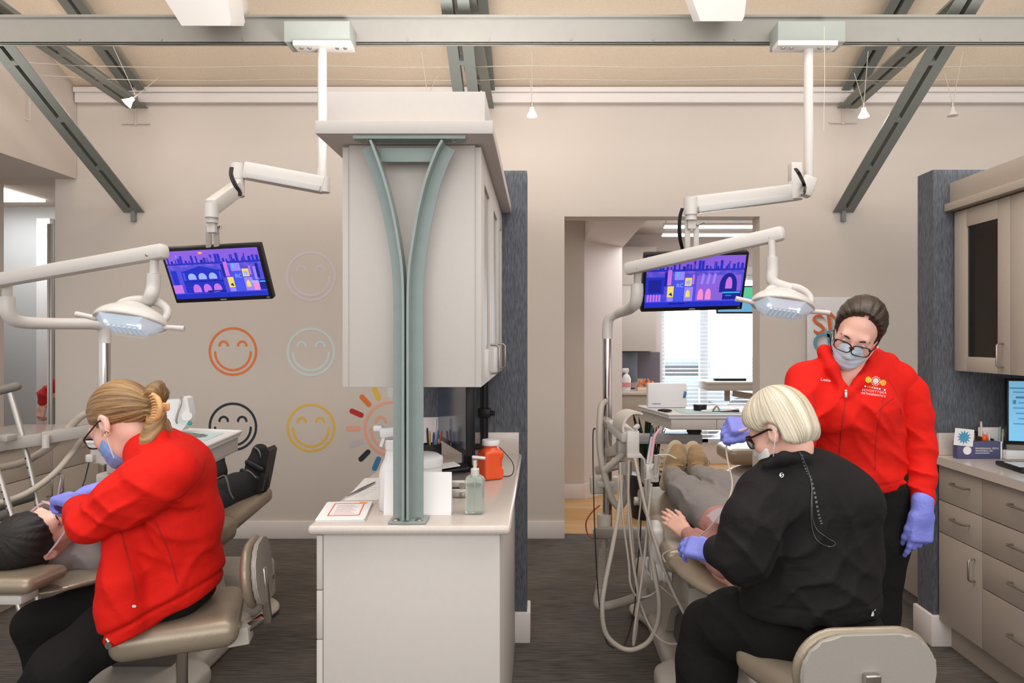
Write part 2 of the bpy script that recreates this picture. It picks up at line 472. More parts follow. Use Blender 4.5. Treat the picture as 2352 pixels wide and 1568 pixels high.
def wood_mat():
    m = mat('light_oak_plank', '#b98f62', 0.4, bump=0.05, bscale=60)
    nt = m.node_tree; N, L = nt.nodes, nt.links; b = N['Principled BSDF']
    tc = N.new('ShaderNodeTexCoord')
    br = N.new('ShaderNodeTexBrick'); br.inputs['Scale'].default_value = 1; br.inputs['Brick Width'].default_value = 1.1; br.inputs['Row Height'].default_value = 0.12
    br.inputs['Mortar Size'].default_value = 0.002; br.offset = 0.37
    br.inputs['Color1'].default_value = (*lin('#c39a6c'), 1); br.inputs['Color2'].default_value = (*lin('#b0854f'), 1); br.inputs['Mortar'].default_value = (*lin('#7a5a38'), 1)
    L.new(tc.outputs['Object'], br.inputs['Vector'])
    mp = N.new('ShaderNodeMapping'); mp.inputs['Scale'].default_value = (2.5, 45, 1); L.new(tc.outputs['Object'], mp.inputs['Vector'])
    nz = N.new('ShaderNodeTexNoise'); nz.inputs['Scale'].default_value = 1; nz.inputs['Detail'].default_value = 5; L.new(mp.outputs[0], nz.inputs['Vector'])
    mx = N.new('ShaderNodeMix'); mx.data_type = 'RGBA'; mx.blend_type = 'OVERLAY'; mx.inputs[0].default_value = 0.45
    L.new(br.outputs[0], mx.inputs[6]); L.new(nz.outputs[0], mx.inputs[7]); L.new(mx.outputs[2], b.inputs['Base Color'])
    return m
def fabric_wall_mat():
    m = mat('charcoal_woven_wallcovering', '#55565c', 0.9, bump=0.3, bscale=60, stretch=(6, 6, 1), spec=0.2)
    nt = m.node_tree; N, L = nt.nodes, nt.links; b = N['Principled BSDF']
    tc = N.new('ShaderNodeTexCoord'); mp = N.new('ShaderNodeMapping'); mp.inputs['Scale'].default_value = (260, 260, 28); L.new(tc.outputs['Object'], mp.inputs['Vector'])
    nz = N.new('ShaderNodeTexNoise'); nz.inputs['Scale'].default_value = 1; nz.inputs['Detail'].default_value = 3; L.new(mp.outputs[0], nz.inputs['Vector'])
    cr = N.new('ShaderNodeValToRGB'); e = cr.color_ramp.elements
    e[0].position = 0.3; e[0].color = (*lin('#484b52'), 1); e[1].position = 0.8; e[1].color = (*lin('#73767d'), 1)
    L.new(nz.outputs[0], cr.inputs[0]); L.new(cr.outputs[0], b.inputs['Base Color'])
    return m
M_carpet, M_wood, M_fab = carpet_mat(), wood_mat(), fabric_wall_mat()
M_ceil = mat('tan_fibre_ceiling_board', '#e8d5bd', 0.95, var=0.09, vscale=130, bump=0.3, bscale=110)
M_cool = mat('cool_grey_paint', '#b9bbbb', 0.8)
M_pale = mat('pale_wall_paint', '#d6ccc8', 0.85)

b = MB(); b.box(-8, 6, -3.5, 5.12, -0.05, 0); struct('floor', b, M_carpet)
b = MB(); b.box(-8, 6, 5.12, 10, -0.05, 0.001); struct('floor_far_room', b, M_wood)

b = MB()   # back wall with the corridor gap and the doorway opening
b.box(-3.55, 0.18, 5.0, 5.17, 0, 3.45); b.box(0.18, 1.61, 5.0, 5.17, 2.356, 3.45); b.box(1.61, 6, 5.0, 5.17, 0, 3.45)
b.box(-8, -4.06, 5.0, 5.17, 0, 2.63); b.box(-8, -3.55, 5.0, 5.17, 2.63, 3.45)
struct('wall_back', b, M_wall)

b = MB(); sl = 0.45   # sloping ceiling, rising towards the room's ridge
b.prism([(5.3, 3.3 - sl * 0.3), (0.2, 3.3 + sl * 4.8), (0.2, 3.36 + sl * 4.8), (5.3, 3.36 - sl * 0.3)], (-8, 0, 0), (0, 1, 0), (0, 0, 1), (14, 0, 0))
struct('ceiling', b, M_ceil)
b = MB()
b.box(-3.38, 6, 4.955, 4.999, 3.176, 3.285, 0.006); b.box(-3.38, 6, 4.935, 4.999, 3.245, 3.285, 0.008)
struct('trim_1', b, M_trim)
b = MB(); b.box(-3.55, 0.18, 4.984, 4.999, 0, 0.13, 0.004); struct('baseboard_back', b, M_trim)
b = MB(); b.box(1.61, 6, 4.984, 4.999, 0, 0.13, 0.004); struct('baseboard_right', b, M_trim)
# bulkhead and lowered corridor ceiling
b = MB(); b.box(-3.55, -3.39, 0.5, 4.995, 2.63, 4.6); struct('wall_left', b, M_wall)
b = MB(); b.box(-8, -3.55, 0.5, 4.995, 2.63, 2.7); b.box(-8, -2.6, 5.175, 6.3, 2.63, 2.7); struct('ceiling_corridor', b, M_wall)
b = MB(); b.box(-8, -2.6, 6.05, 6.2, 0, 2.63); struct('wall_corridor', b, M_cool)
b = MB(); b.box(-4.42, -4.3, 5.99, 6.045, 0, 2.52, 0.004); struct('trim_2', b, M_brightw)
b = MB()   # slim metal edge on the corridor opening
for x in (-3.585, -3.566): b.box(x - 0.007, x + 0.007, 4.975, 4.99, 0.0, 2.3, 0.002)
struct('trim_3', b, M_alu)
b = MB(); b.box(-4.85, -4.165, 5.2, 5.75, 2.612, 2.629)
o = b.build('ceiling_light_panel', mat('lit_panel', '#ffffff', emit=5.0)); setp(o, 'bright square ceiling light panel in the corridor', 'ceiling light')

# wing walls of the two work stations
def wing(n, x0, x1, y0, y1, h):
    b = MB(); b.box(x0, x1, y0, y1, 0.145, h); struct('wall_wing_' + n, b, M_fab)
wing('middle', -0.706, -0.062, 3.287, 3.42, 2.27)
wing('right', 1.872, 3.2, 3.25, 3.383, 2.265)
b = MB(); b.box(-0.722, -0.046, 3.272, 3.435, 0, 0.147, 0.006); struct('baseboard_middle', b, M_trim)
b = MB(); b.box(1.856, 3.2, 3.234, 3.399, 0, 0.147, 0.006); struct('baseboard_wing', b, M_trim)

# room seen through the doorway
b = MB(); b.box(-0.6, 0.406, 6.24, 6.4, 0, 2.75); struct('wall_far_return', b, M_wall)
b = MB(); b.prism([(0.406, 6.24), (0.80, 6.64), (0.80, 6.75), (0.30, 6.4)], (0, 0, 0), (1, 0, 0), (0, 1, 0), (0, 0, 2.75)); struct('wall_far_angled', b, M_pale)
b = MB(); b.box(-0.6, 0.412, 6.225, 6.239, 0, 0.135, 0.004)
b.prism([(0.412, 6.225), (0.80, 6.615), (0.79, 6.625), (0.40, 6.239)], (0, 0, 0), (1, 0, 0), (0, 1, 0), (0, 0, 0.135)); struct('baseboard_far', b, M_trim)
b = MB(); b.box(0.41, 0.81, 5.175, 6.66, 2.356, 2.9); struct('ceiling_soffit', b, M_pale)
b = MB(); b.box(-0.6, 6, 5.175, 9.0, 2.68, 2.75); struct('ceiling_far', b, M_pale)
b = MB(); b.box(-0.6, 1.42, 8.0, 8.15, 0, 2.7); b.box(1.42, 2.6, 8.0, 8.15, 2.20, 2.7); b.box(1.42, 2.6, 8.0, 8.15, 0, 0.24); b.box(2.6, 6, 8.0, 8.15, 0, 2.7)
struct('wall_far', b, M_pale)
b = MB(); b.box(1.42, 2.6, 7.93, 7.998, 2.20, 2.30, 0.01); struct('trim_4', b, M_brightw)
# window with blind
b = MB()
for x in (1.44, 1.93, 2.56): b.box(x - (0.03 if x != 1.93 else 0.05), x + (0.03 if x != 1.93 else 0.05), 8.02, 8.09, 0.24, 2.2, 0.005)
for z in (0.26, 0.62, 2.18): b.box(1.42, 2.6, 8.02, 8.09, z - 0.03, z + 0.03, 0.005)
w = b.build('window_1', mat('window_frame_white', '#cfd6dd', 0.5)); w['kind'] = 'structure'
b = MB(); b.box(1.42, 2.6, 8.055, 8.06, 0.24, 2.2); b.build('window_pane', glass_mat('window_glass', '#e8f2fa', 0.02, 0.1), w)
r = root('window_blind', 'white slatted blind hanging over the far bright window', 'blind', (2.0, 7.96, 0.28))
b = MB()
for z in np.arange(0.30, 2.17, 0.045): b.obox((2.0, 7.965, z), (1.14, 0.034, 0.002), Matrix.Rotation(math.radians(12), 3, 'X'))
b.build('slat_set', mat('blind_slat', '#eef2f4', 0.6), r)
b = MB(); b.box(1.43, 2.57, 7.945, 7.985, 2.16, 2.20, 0.004); b.build('headrail', M_brightw, r)
# bright outdoors beyond the window
m = mat('overcast_daylight', '#e9f3fb', emit=2.6)
b = MB(); b.box(-3, 8, 12.0, 12.1, -0.5, 6); o = b.build('sky_backdrop', m); o['kind'] = 'structure'
M_cara = mat('silver_car_paint', '#b9c8d2', 0.4); M_carb = mat('grey_blue_car_paint', '#8ba3b4', 0.4)
b = MB(); b.box(-3, 8, 8.3, 12, -0.06, -0.01); o = b.build('ground_outside', mat('pale_pavement', '#d4d7d9', 0.9)); o['kind'] = 'structure'
def car(x, y, m, label):
    r = root('car', label, 'car', (x, y, 0))
    s = SDF(0.03); s.box((x, y, 0.55), (0.72, 0.36, 0.2), None, 0.12, 0.05); s.box((x + 0.1, y, 0.95), (0.45, 0.3, 0.16), None, 0.12, 0.2)
    s.build('body', m, r)
    for dx in (-0.55, 0.55):
        b = MB(); b.cyl((x + dx, y - 0.5, 0.27), (x + dx, y - 0.3, 0.27), 0.27); b.build('wheel', M_dark, r)
    b = MB(); b.box(x - 0.3, x + 0.5, y - 0.455, y - 0.44, 0.82, 1.08, 0.005); b.build('side_window', M_black, r)
car(1.9, 10.6, M_carb, 'grey blue car parked outside behind the middle window bar')
car(3.75, 11.3, M_cara, 'silver car parked outside behind the window blind, farther from the cabinets')

# ------------------------------------------------------------------ roof trusses
def angle_pair(mb, a, bb, leg=0.062, gap=0.026, t=0.007, spacers=True):
    a, bb = V(a), V(bb); d = (bb - a); L = d.length; d.normalize()
    up = V((1, 0, 0)).cross(d); 
    if up.z < 0: up = -up
    for s in (-1, 1):
        R = Matrix((V((1, 0, 0)), d, V((1, 0, 0)).cross(d))).transposed()
        c = (a + bb) / 2
        mb.obox(c + V((s * (gap / 2 + leg / 2), 0, 0)), (leg, L, t), R)
        mb.obox(c + V((s * (gap / 2 + t / 2), 0, 0)) + up * (leg / 2), (t, L, leg), R)
    if spacers:
        n = max(2, int(L / 0.36))
        for i in range(n):
            p = a + d * (L * (i + 0.08) / n)
            mb.obox(p + up * 0.02, (gap, 0.03, 0.05), R)
def truss(x, label):
    r = root('roof_truss', label, 'truss', (x, 4.98, 2.37), 'grey steel roof trusses')
    b = MB(); angle_pair(b, (x, 4.99, 2.385), (x, 3.15, 2.385 + 0.56 * 1.84)); b.build('knee_brace', M_truss, r)
    b = MB(); angle_pair(b, (x + 0.03, 4.985, 3.145), (x + 0.03, 3.45, 3.145 + 0.07 * 1.535)); b.build('tie_member', M_truss, r)
    b = MB(); angle_pair(b, (x + 0.04, 4.985, 3.235), (x + 0.04, 2.4, 3.235 + 0.45 * 2.585)); b.build('rafter', M_truss, r)
    b = MB(); b.obox((x, 4.985, 2.37), (0.03, 0.03, 0.11), None, 0.003); b.build('end_plate', M_truss, r)
truss(-2.966, 'sloping steel roof truss above the chair with the booted patient')
truss(-0.44, 'steel roof truss rising behind the tall cabinet with the Y shaped post')
truss(2.216, 'sloping steel roof truss above the standing woman in red')

b = MB()
b.box(-8, 6, 3.50, 3.512, 2.974, 3.104); b.box(-8, 6, 3.488, 3.54, 3.104, 3.118, 0.003); b.box(-8, 6, 3.50, 3.535, 2.974, 2.985, 0.003)
for x in np.arange(-7.4, 6, 0.42): b.cyl((x, 3.496, 2.995), (x, 3.502, 2.995), 0.006, None, 8)
o = b.build('cross_beam', mat('beam_steel_paint', '#85827b', 0.5, var=0.03, vscale=20)); setp(o, 'long grey steel beam spanning the whole room under the ceiling', 'beam')

def speaker(x0, x1, yt, yb, label):
    a = W(x0, yb, 3.28); c = W(x1, yt, 3.28); cx = (a.x + c.x) / 2; w = c.x - a.x
    zb = W(x0, yb, 3.44).z
    r = root('wall_speaker', label, 'speaker', (cx, 3.35, zb), 'white loudspeakers over the beam')
    def tilt(mb):
        Rt = Matrix.Rotation(math.radians(24), 3, 'X'); o_ = V((cx, 3.40, zb))
        for v in mb.bm.verts: v.co = o_ + Rt @ (v.co - o_)
        return mb
    b = MB()
    b.prism([(-w / 2, 0.36), (-w / 2 + 0.02, 0.16), (-w / 2 + 0.10, 0.0), (w / 2 - 0.01, 0.0), (w / 2, 0.02), (w / 2, 0.36)], (cx, 3.28, zb), (1, 0, 0), (0, 0, 1), (0, 0.17, 0))
    tilt(b).build('cabinet_shell', M_white, r)
    b = MB(); b.box(cx - w / 2 + 0.115, cx + w / 2 - 0.03, 3.612, 3.281, zb + 0.02, zb + 0.34, 0.004); tilt(b).build('grille', M_white, r)
    b = MB(); b.box(cx - w / 2 + 0.05, cx - w / 2 + 0.062, 3.617, 3.282, zb + 0.14, zb + 0.147); tilt(b).build('badge', M_greyp, r)
    b = MB(); b.box(cx - 0.03, cx + 0.03, 3.40, 3.498, zb + 0.1, zb + 0.2); b.build('bracket', M_greyp, r)
speaker(367, 530, -60, 68, 'white angular loudspeaker on the beam above the red jacketed woman seated beside the booted patient')
speaker(1562, 1710, -60, 58, 'white angular loudspeaker on the beam above the doorway')

# ------------------------------------------------------------------ low-voltage cable lights
def cable(Y, z, label):
    b = MB(); pts = [V((-3.38, Y, z + 0.03))] + [V((x, Y, z - 0.012 * math.sin(x * 2.1) ** 2)) for x in np.arange(-2.9, 5.2, 0.4)] + [V((5.4, Y, z + 0.02))]
    b.tube(pts, 0.0022, 6); o = b.build('light_cable', M_warm); setp(o, label, 'cable', 'taut cables carrying the small spotlights')
cable(4.3, 3.18, 'taut thin cable for small spotlights, upper of the pair in the photo')
cable(4.52, 3.18, 'taut thin cable for small spotlights, lower of the pair in the photo')
def spot(px, py, Y, tops, label, lit=True, tilt=(0, 0, -1)):
    p = W(px, py, Y); d = V(tilt).normalized()
    r = root('cable_spotlight', label, 'spotlight', p, 'small spotlights on the cables')
    b = MB(); b.lathe([(0.004, -0.03), (0.012, -0.028), (0.014, -0.01), (0.034, 0.028), (0.03, 0.028), (0.0, 0.02)], p, d, 18)
    b.build('shade', mat('lit_lamp_glass', '#ffe9df', emit=6.0) if lit else mat('unlit_lamp_glass', '#cfc8c3', 0.2), r)
    b = MB(); b.cyl(p - d * 0.028, p - d * 0.06, 0.009, None, 10); b.build('lamp_socket', M_alu, r)
    for t in tops:
        b = MB(); b.cyl(p - d * 0.05, t, 0.0022, None, 6); b.build('wire', M_warm, r)
    if lit:
        l = bpy.data.lights.new('spot_bulb', 'POINT'); l.energy = 3; l.color = (1, 0.86, 0.77); l.shadow_soft_size = 0.03
        o = bpy.data.objects.new('spot_bulb', l); COL.objects.link(o); o.parent = r; o.location = d * 0.05
spot(1222, 257, 4.4, [V((W(1222, 120, 4.3).x, 4.3, 3.27)), V((W(1217, 178, 4.52).x, 4.52, 3.18))], 'small lit spotlight hanging on cables near the tall cabinet')
spot(1984, 258, 4.4, [V((W(1994, 118, 4.3).x, 4.3, 3.27)), V((W(1962, 165, 4.52).x, 4.52, 3.22))], 'small lit spotlight hanging on cables above the standing woman')
spot(2188, 256, 4.4, [V((W(2212, 118, 4.3).x, 4.3, 3.27)), V((W(2170, 165, 4.52).x, 4.52, 3.22))], 'small unlit spotlight hanging on cables above the fabric wing wall', False)
spot(298, 232, 4.4, [V((W(260, 103, 4.3).x, 4.3, 3.30)), V((W(365, 185, 4.52).x, 4.52, 3.19))], 'small lit spotlight at the end of the truss over the booted patient', True, (-0.6, -0.3, -0.7))
spot(982, 238, 4.4, [V((W(968, 118, 4.3).x, 4.3, 3.27)), V((W(1005, 170, 4.52).x, 4.52, 3.2))], 'small spotlight hidden behind the top box of the tall cabinet, two thin wires showing')
def anchor(px, py, label):
    p = W(px, py, 4.99); b = MB(); b.cyl(p + V((-0.1, 0, 0)), p + V((0.1, 0, 0)), 0.006, None, 8); b.cyl(p, p + V((0, 0, 0.13)), 0.005, None, 8); b.cyl(p + V((0, -0.003, 0)), p + V((0, 0.012, 0)), 0.012)
    o = b.build('wire_anchor', M_wall); setp(o, label, 'anchor', 'T shaped wire anchors on the wall')
anchor(312, 284, 'wall-coloured T shaped wire anchor over the smiley wall')
anchor(1936, 282, 'wall-coloured T shaped wire anchor over the mounted sign')
b = MB()
p = W(12, 262, 4.5); b.tube([W(12, 135, 4.6), W(14, 200, 4.55), W(16, 252, 4.5)], 0.004, 6); b.tube([W(-20, 266, 4.5), W(42, 266, 4.5), W(68, 276, 4.5)], 0.0045, 6); b.tube([W(-20, 163, 4.5), W(30, 170, 4.5), W(68, 177, 4.5)], 0.003, 6); b.tube([W(68, 170, 4.5), W(69, 276, 4.5)], 0.002, 6)
b.tube([W(16, 252, 4.5), W(20, 266, 4.5)], 0.004, 6)
o = b.build('hanging_wire', M_warm); setp(o, 'thin wire frame hanging from the bulkhead over the corridor', 'wire')

# ------------------------------------------------------------------ wall decals
def smiley(px, py, rad, col, name, label, Y=4.9992, grp='round smiley faces painted on the wall'):
    c = W(px, py, Y); s = F / Y; R = rad / s; t = R * 0.10
    b = MB(); u, w = V((1, 0, 0)), V((0, 0, 1))
    def arc(cx, cz, r, a0, a1, th, n=40, closed=False):
        A = [a0 + (a1 - a0) * i / n for i in range(n + 1)]
        bm = b.bm; vs = []
        for a in A:
            vs.append([bm.verts.new(c + V((cx + math.cos(a) * q, dy, cz + math.sin(a) * q))) for q, dy in ((r - th / 2, 0.0), (r - th / 2, -0.0006), (r + th / 2, -0.0006), (r + th / 2, 0.0))])
        for p, q in zip(vs, vs[1:]):
            for k in range(4): bm.faces.new((p[k], p[(k + 1) % 4], q[(k + 1) % 4], q[k]))
        if not closed:
            for a in (a0, a1):
                b.lathe([(th / 2, 0), (th / 2, 0.0004), (0, 0.0004)], c + V((cx + math.cos(a) * r, 0, cz + math.sin(a) * r)), (0, -1, 0), 12)
    arc(0, 0, R - t / 2, 0, 2 * math.pi, t, 64, True)
    for sx in (-1, 1): arc(sx * R * 0.38, R * 0.24, R * 0.17, 0, math.pi, t * 0.95, 18)
    arc(0, -0.03 * R, R * 0.73, math.pi * 1.0, math.pi * 2.0, t * 0.95, 40)
    m = mat(name, col, 0.75)
    return c, R, b, m
sm = [(535, 807, 56, '#dd7a45', 'orange_wall_paint', 'orange painted smiley face on the wall, under the screen'),
      (714, 808, 56, '#c6d1d0', 'pale_blue_wall_paint', 'very pale blue painted smiley face beside the tall cabinet'),
      (535, 980, 56, '#2b303a', 'navy_wall_paint', 'dark navy painted smiley face partly behind the tray'),
      (714, 982, 56, '#ddb350', 'yellow_wall_paint', 'yellow painted smiley face beside the sunburst'),
      (714, 634, 58, '#cec1c6', 'lavender_wall_paint', 'faint lavender smiley face, barely visible above the pale blue one')]
for a in sm:
    c, R, b, m = smiley(*a[:5], a[5]); o = b.build('smiley_decal', m); setp(o, a[5], 'wall decal', 'round smiley faces painted on the wall')
r = root('sun_decal', 'painted smiling sun with coloured rays beside the tall cabinet', 'wall decal', W(899, 984, 4.9992))
c, R, b, m = smiley(899, 984, 64, '#e3a48c', 'coral_wall_paint', '')
b.build('face', m, r)
rays = [(92, '#c7cbc8'), (65, '#ddb350'), (113, '#ddb04a'), (133, '#d97536'), (156, '#b52f24'), (180, '#e3a48c'), (203, '#bfb4b8'), (225, '#2c3139'), (247, '#3c7ba6'), (270, '#ddb350'), (20, '#b52f24'), (45, '#d97536'), (0, '#e3a48c'), (-22, '#3c7ba6'), (-45, '#2c3139')]
for a, col in rays:
    a_ = math.radians(a); d = V((math.cos(a_), 0, math.sin(a_))); n = V((-d.z, 0, d.x)); s = F / 4.997
    b = MB(); poly = []
    L0, L1, hw = 70 / s, 105 / s, 6 / s
    for k in range(9): q = math.pi / 2 + math.pi * k / 8; poly.append((L0 + hw + math.cos(q) * hw, math.sin(q) * hw))
    for k in range(9): q = -math.pi / 2 + math.pi * k / 8; poly.append((L1 - hw + math.cos(q) * hw, math.sin(q) * hw))
    b.prism(poly, c, d, n, (0, -0.0006, 0)); b.build('ray', mat('ray_paint_' + col[1:], col, 0.75), r)

# sign board behind the standing woman
p0, p1 = W(1852, 840, 4.99), W(2012, 682, 4.99)
r = root('wall_sign', 'white board with orange and blue letters behind the standing woman', 'sign', (p0.x + 0.25, 4.98, p0.z))
b = MB(); b.box(p0.x, p1.x, 4.972, 4.994, p0.z, p1.z, 0.012); b.build('board', mat('sign_white', '#d9d5d7', 0.25), r)
def sign_letters(rows, nm, col, dz):
    b = MB()
    for ch, px, py, sz in rows:
        b.text(ch, W(px, py, 4.968), (1, 0, 0.12), (-0.12, 0, 1), sz, 0.002)
    b.build(nm, mat(nm + '_paint', col, 0.5), r)
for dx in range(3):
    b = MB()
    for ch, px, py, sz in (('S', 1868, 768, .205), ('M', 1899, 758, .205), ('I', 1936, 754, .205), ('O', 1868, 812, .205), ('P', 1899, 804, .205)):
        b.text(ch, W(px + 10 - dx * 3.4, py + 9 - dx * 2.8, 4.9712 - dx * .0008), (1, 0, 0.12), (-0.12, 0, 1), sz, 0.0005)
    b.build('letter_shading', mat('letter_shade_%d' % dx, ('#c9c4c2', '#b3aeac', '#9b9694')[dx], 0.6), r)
sign_letters([('S', 1868, 768, .205), ('M', 1899, 758, .205), ('I', 1936, 754, .205)], 'orange_lettering', '#d2622a', 0)
sign_letters([('O', 1868, 812, .205), ('P', 1899, 804, .205)], 'blue_lettering', '#5d93a3', 0)
# ------------------------------------------------------------------ cabinets
def pz(px, py, z):
    Y = (CAMZ - z) * F / (py - HZ); return V(((px - VX) * Y / F, Y, z))
def pxbox(b, x0, y0, x1, y1, Y, dep, bevel=0.0, seg=2):
    a, c = W(x0, y1, Y), W(x1, y0, Y); return b.box(a.x, c.x, Y, Y + dep, a.z, c.z, bevel, seg)
def pull_handle(par, c, axis, out, L=0.105, r=0.0042, proj=0.03, m=None):
    c, axis, out = V(c), V(axis), V(out); b = MB()
    p = [c - axis * L / 2, c - axis * L / 2 + out * (proj - 0.008), c - axis * (L / 2 - 0.008) + out * proj, c + axis * (L / 2 - 0.008) + out * proj, c + axis * L / 2 + out * (proj - 0.008), c + axis * L / 2]
    b.tube(p, r, 8); return b.build('handle', m or M_nickel, par)
def glass_door(par, x, dirx, y0, y1, z0, z1, g, m, mg, hy=None, t=0.019):
    """door in the plane X=x, front side dirx; g=(y margin lo, hi, z margin lo, hi)"""
    b = MB(); xa, xb = x - dirx * t, x
    b.box(xa, xb, y0, y0 + g[0], z0, z1, 0.0015); b.box(xa, xb, y1 - g[1], y1, z0, z1, 0.0015)
    b.box(xa, xb, y0 + g[0], y1 - g[1], z0, z0 + g[2], 0.0015); b.box(xa, xb, y0 + g[0], y1 - g[1], z1 - g[3], z1, 0.0015)
    d = b.build('door', m, par)
    b = MB(); b.box(x - dirx * 0.012, x - dirx * 0.008, y0 + g[0], y1 - g[1], z0 + g[2], z1 - g[3]); b.build('glass_panel', mg, d)
    return d
M_dglass = mat('dark_cabinet_glass', '#1c1a19', 0.12, spec=0.6)
M_gglass = mat('grey_frosted_glass', '#8d867e', 0.3)

# --- middle work station
r = root('base_cabinet', 'pale laminate base cabinet under the middle stone worktop', 'cabinet', (-0.39, 2.6, 0))
b = MB(); b.box(-0.645, -0.119, 2.032, 3.285, 0.0, 0.879, 0.002); b.build('carcass', M_cabl, r)
for y0, y1 in ((2.03, 2.45), (2.455, 2.865), (2.87, 3.28)):
    for z0, z1 in ((0.10, 0.5645), (0.568, 0.711), (0.7145, 0.876)):
        b = MB(); b.box(-0.664, -0.6465, y0, y1, z0, z1, 0.0015); d = b.build('drawer', M_cabl, r)
        pull_handle(d, (-0.664, (y0 + y1) / 2, (z0 + z1) / 2), (0, 1, 0), (-1, 0, 0))
b = MB(); b.box(-0.686, -0.087, 2.008, 3.286, 0.881, 0.910, 0.012, 3); b.box(-0.686, -0.1, 3.262, 3.286, 0.909, 1.012, 0.002)
o = b.build('worktop', M_top); setp(o, 'pale stone worktop of the middle station holding the green post', 'worktop')

r = root('wall_cabinet', 'tall pale upper cabinet at the middle station, Y post in front', 'cabinet', (-0.4, 2.7, 1.31))
b = MB(); b.box(-0.594, -0.201, 2.122, 3.285, 1.31, 2.062, 0.0015); b.build('carcass', M_cabl, r)
for y0, y1 in ((2.12, 2.565), (2.57, 3.01), (3.015, 3.284)):
    d = glass_door(r, -0.182, 1, y0, y1, 1.31, 2.055, (0.125, 0.085, 0.115, 0.085) if y1 < 3.1 else (0.1, 0.06, 0.115, 0.085), M_cabl, M_gglass)
    if y1 < 3.1: pull_handle(d, (-0.182, y1 - 0.035, 1.385), (0, 0, 1), (1, 0, 0))
for y0, y1 in ((2.12, 2.565), (2.57, 3.01), (3.015, 3.284)):
    glass_door(r, -0.613, -1, y0, y1, 1.31, 2.055, (0.11, 0.09, 0.115, 0.085), M_cabl, M_gglass)
b = MB(); b.box(-0.662, -0.138, 2.01, 3.286, 2.064, 2.103, 0.002); b.build('valance', M_cabl, r)
b = MB(); b.box(-0.662, -0.17, 2.12, 3.2, 2.103, 2.228, 0.002); b.build('top_box', M_cabl, r)
b = MB(); b.box(-0.62, -0.18, 2.085, 2.097, 2.1035, 2.109, 0.001); b.build('light_strip', mat('warm_light_strip', '#ffe6cf', emit=0.6), r)

# Y shaped steel post
r = root('steel_post', 'grey green Y shaped steel post standing on the middle worktop', 'post', W(937, 1190, 2.06))
def post_leg(side):
    Yp = 2.058; s = F / Yp; b = MB()
    # centre seam x=937; curve of the inner face
    if side > 0: pts = [(940, 1186), (940, 900), (940, 700), (943, 620), (951, 560), (963, 490), (980, 420), (1003, 358), (1018, 330)]
    else: pts = [(935, 1186), (935, 900), (935, 700), (932, 620), (924, 560), (911, 490), (893, 420), (872, 358), (861, 330)]
    pts, _ = catmull([W(x, y, Yp) for x, y in pts], 5)
    wd_, th, dp = 0.042, 0.007, 0.045
    rings = []
    for i, p in enumerate(pts):
        t = (pts[min(i + 1, len(pts) - 1)] - pts[max(i - 1, 0)]).normalized(); n = V((t.z, 0, -t.x))
        if n.x * side < 0: n = -n
        q = lambda a, y: p + n * a + V((0, y, 0))
        rings.append([b.bm.verts.new(v) for v in (q(0, -dp), q(th, -dp), q(th, 0), q(wd_, 0), q(wd_, th), q(0, th))])
    for A, B in zip(rings, rings[1:]):
        for k in range(6): b.bm.faces.new((A[k], A[(k + 1) % 6], B[(k + 1) % 6], B[k]))
    b.bm.faces.new(rings[0]); b.bm.faces.new(rings[-1][::-1])
    b.build('curved_leg', M_sage, r)
post_leg(1); post_leg(-1)
b = MB(); b.prism([(-0.166, 0), (-0.166, 0.03), (-0.15, 0.05), (0.15, 0.05), (0.166, 0.03), (0.166, 0)], (W(940, 325, 2.02).x, 2.02, 2.0525), (1, 0, 0), (0, 1, 0), (0, 0, 0.0105)); b.build('top_plate', M_sage, r)
b = MB(); a, c = W(874, 372, 2.06), W(1004, 340, 2.06); b.box(a.x, c.x, 2.058, 2.066, a.z, c.z, 0.001); b.build('crossbar', M_sage, r)
b = MB(); p = W(937, 1190, 2.04); b.box(p.x - 0.056, p.x + 0.056, 2.008 + 0.012, 2.10, 0.9105, 0.919, 0.002); b.build('base_plate', M_sage, r)
for px, py, z, ax in ((843, 329, 2.053, (0, 0, -1)), (1040, 329, 2.053, (0, 0, -1))):
    b = MB(); p = W(px, py, 2.035); b.lathe([(0.010, 0), (0.010, 0.002), (0.006, 0.006), (0, 0.007)], (p.x, 2.04, z), ax, 16); b.build('bolt', M_nickel, r)
for dx in (-0.034, 0.034):
    b = MB(); b.lathe([(0.012, 0), (0.012, 0.002), (0.007, 0.006), (0, 0.007)], (W(937, 1190, 2.04).x + dx, 2.035, 0.919), (0, 0, 1), 16); b.build('bolt', M_nickel, r)

# --- things on the middle worktop
ZT = 0.9105
r = root('paper_stack', 'stack of white handouts with an orange border at the front edge of the middle worktop', 'papers', pz(790, 1180, ZT))
c4 = [pz(726, 1199, ZT), pz(838, 1197, ZT), pz(856, 1160, ZT), pz(753, 1158, ZT)]
o0 = c4[0]; eu = (c4[1] - c4[0]); ev = (c4[3] - c4[0])
b = MB()
for k in range(7):
    j = V((random.uniform(-.003, .003), random.uniform(-.003, .003), 0.0012 * k)); b.prism([(0, 0), (1, 0), (1.02, 1), (0, 1)], o0 + j, eu, ev, (0, 0, 0.0009))
b.build('sheet_pile', M_paper, r)
top = o0 + V((0, 0, 0.0084)); b = MB()
def strip(b, x0, y0, x1, y1, o=None, u=None, v=None, h=0.0004):
    b.prism([(x0, y0), (x1, y0), (x1, y1), (x0, y1)], o if o is not None else top, u if u is not None else eu, v if v is not None else ev, (0, 0, h))
strip(b, .18, .17, .86, .21); strip(b, .18, .86, .86, .89); strip(b, .18, .21, .205, .86); strip(b, .835, .21, .86, .86)
b.build('printed_border', mat('orange_print', '#e06a4a', 0.7), r)
b = MB()
for k in range(9): strip(b, .27 + 0.02 * (k % 2), .28 + k * .06, .74 - 0.05 * (k % 3), .292 + k * .06)
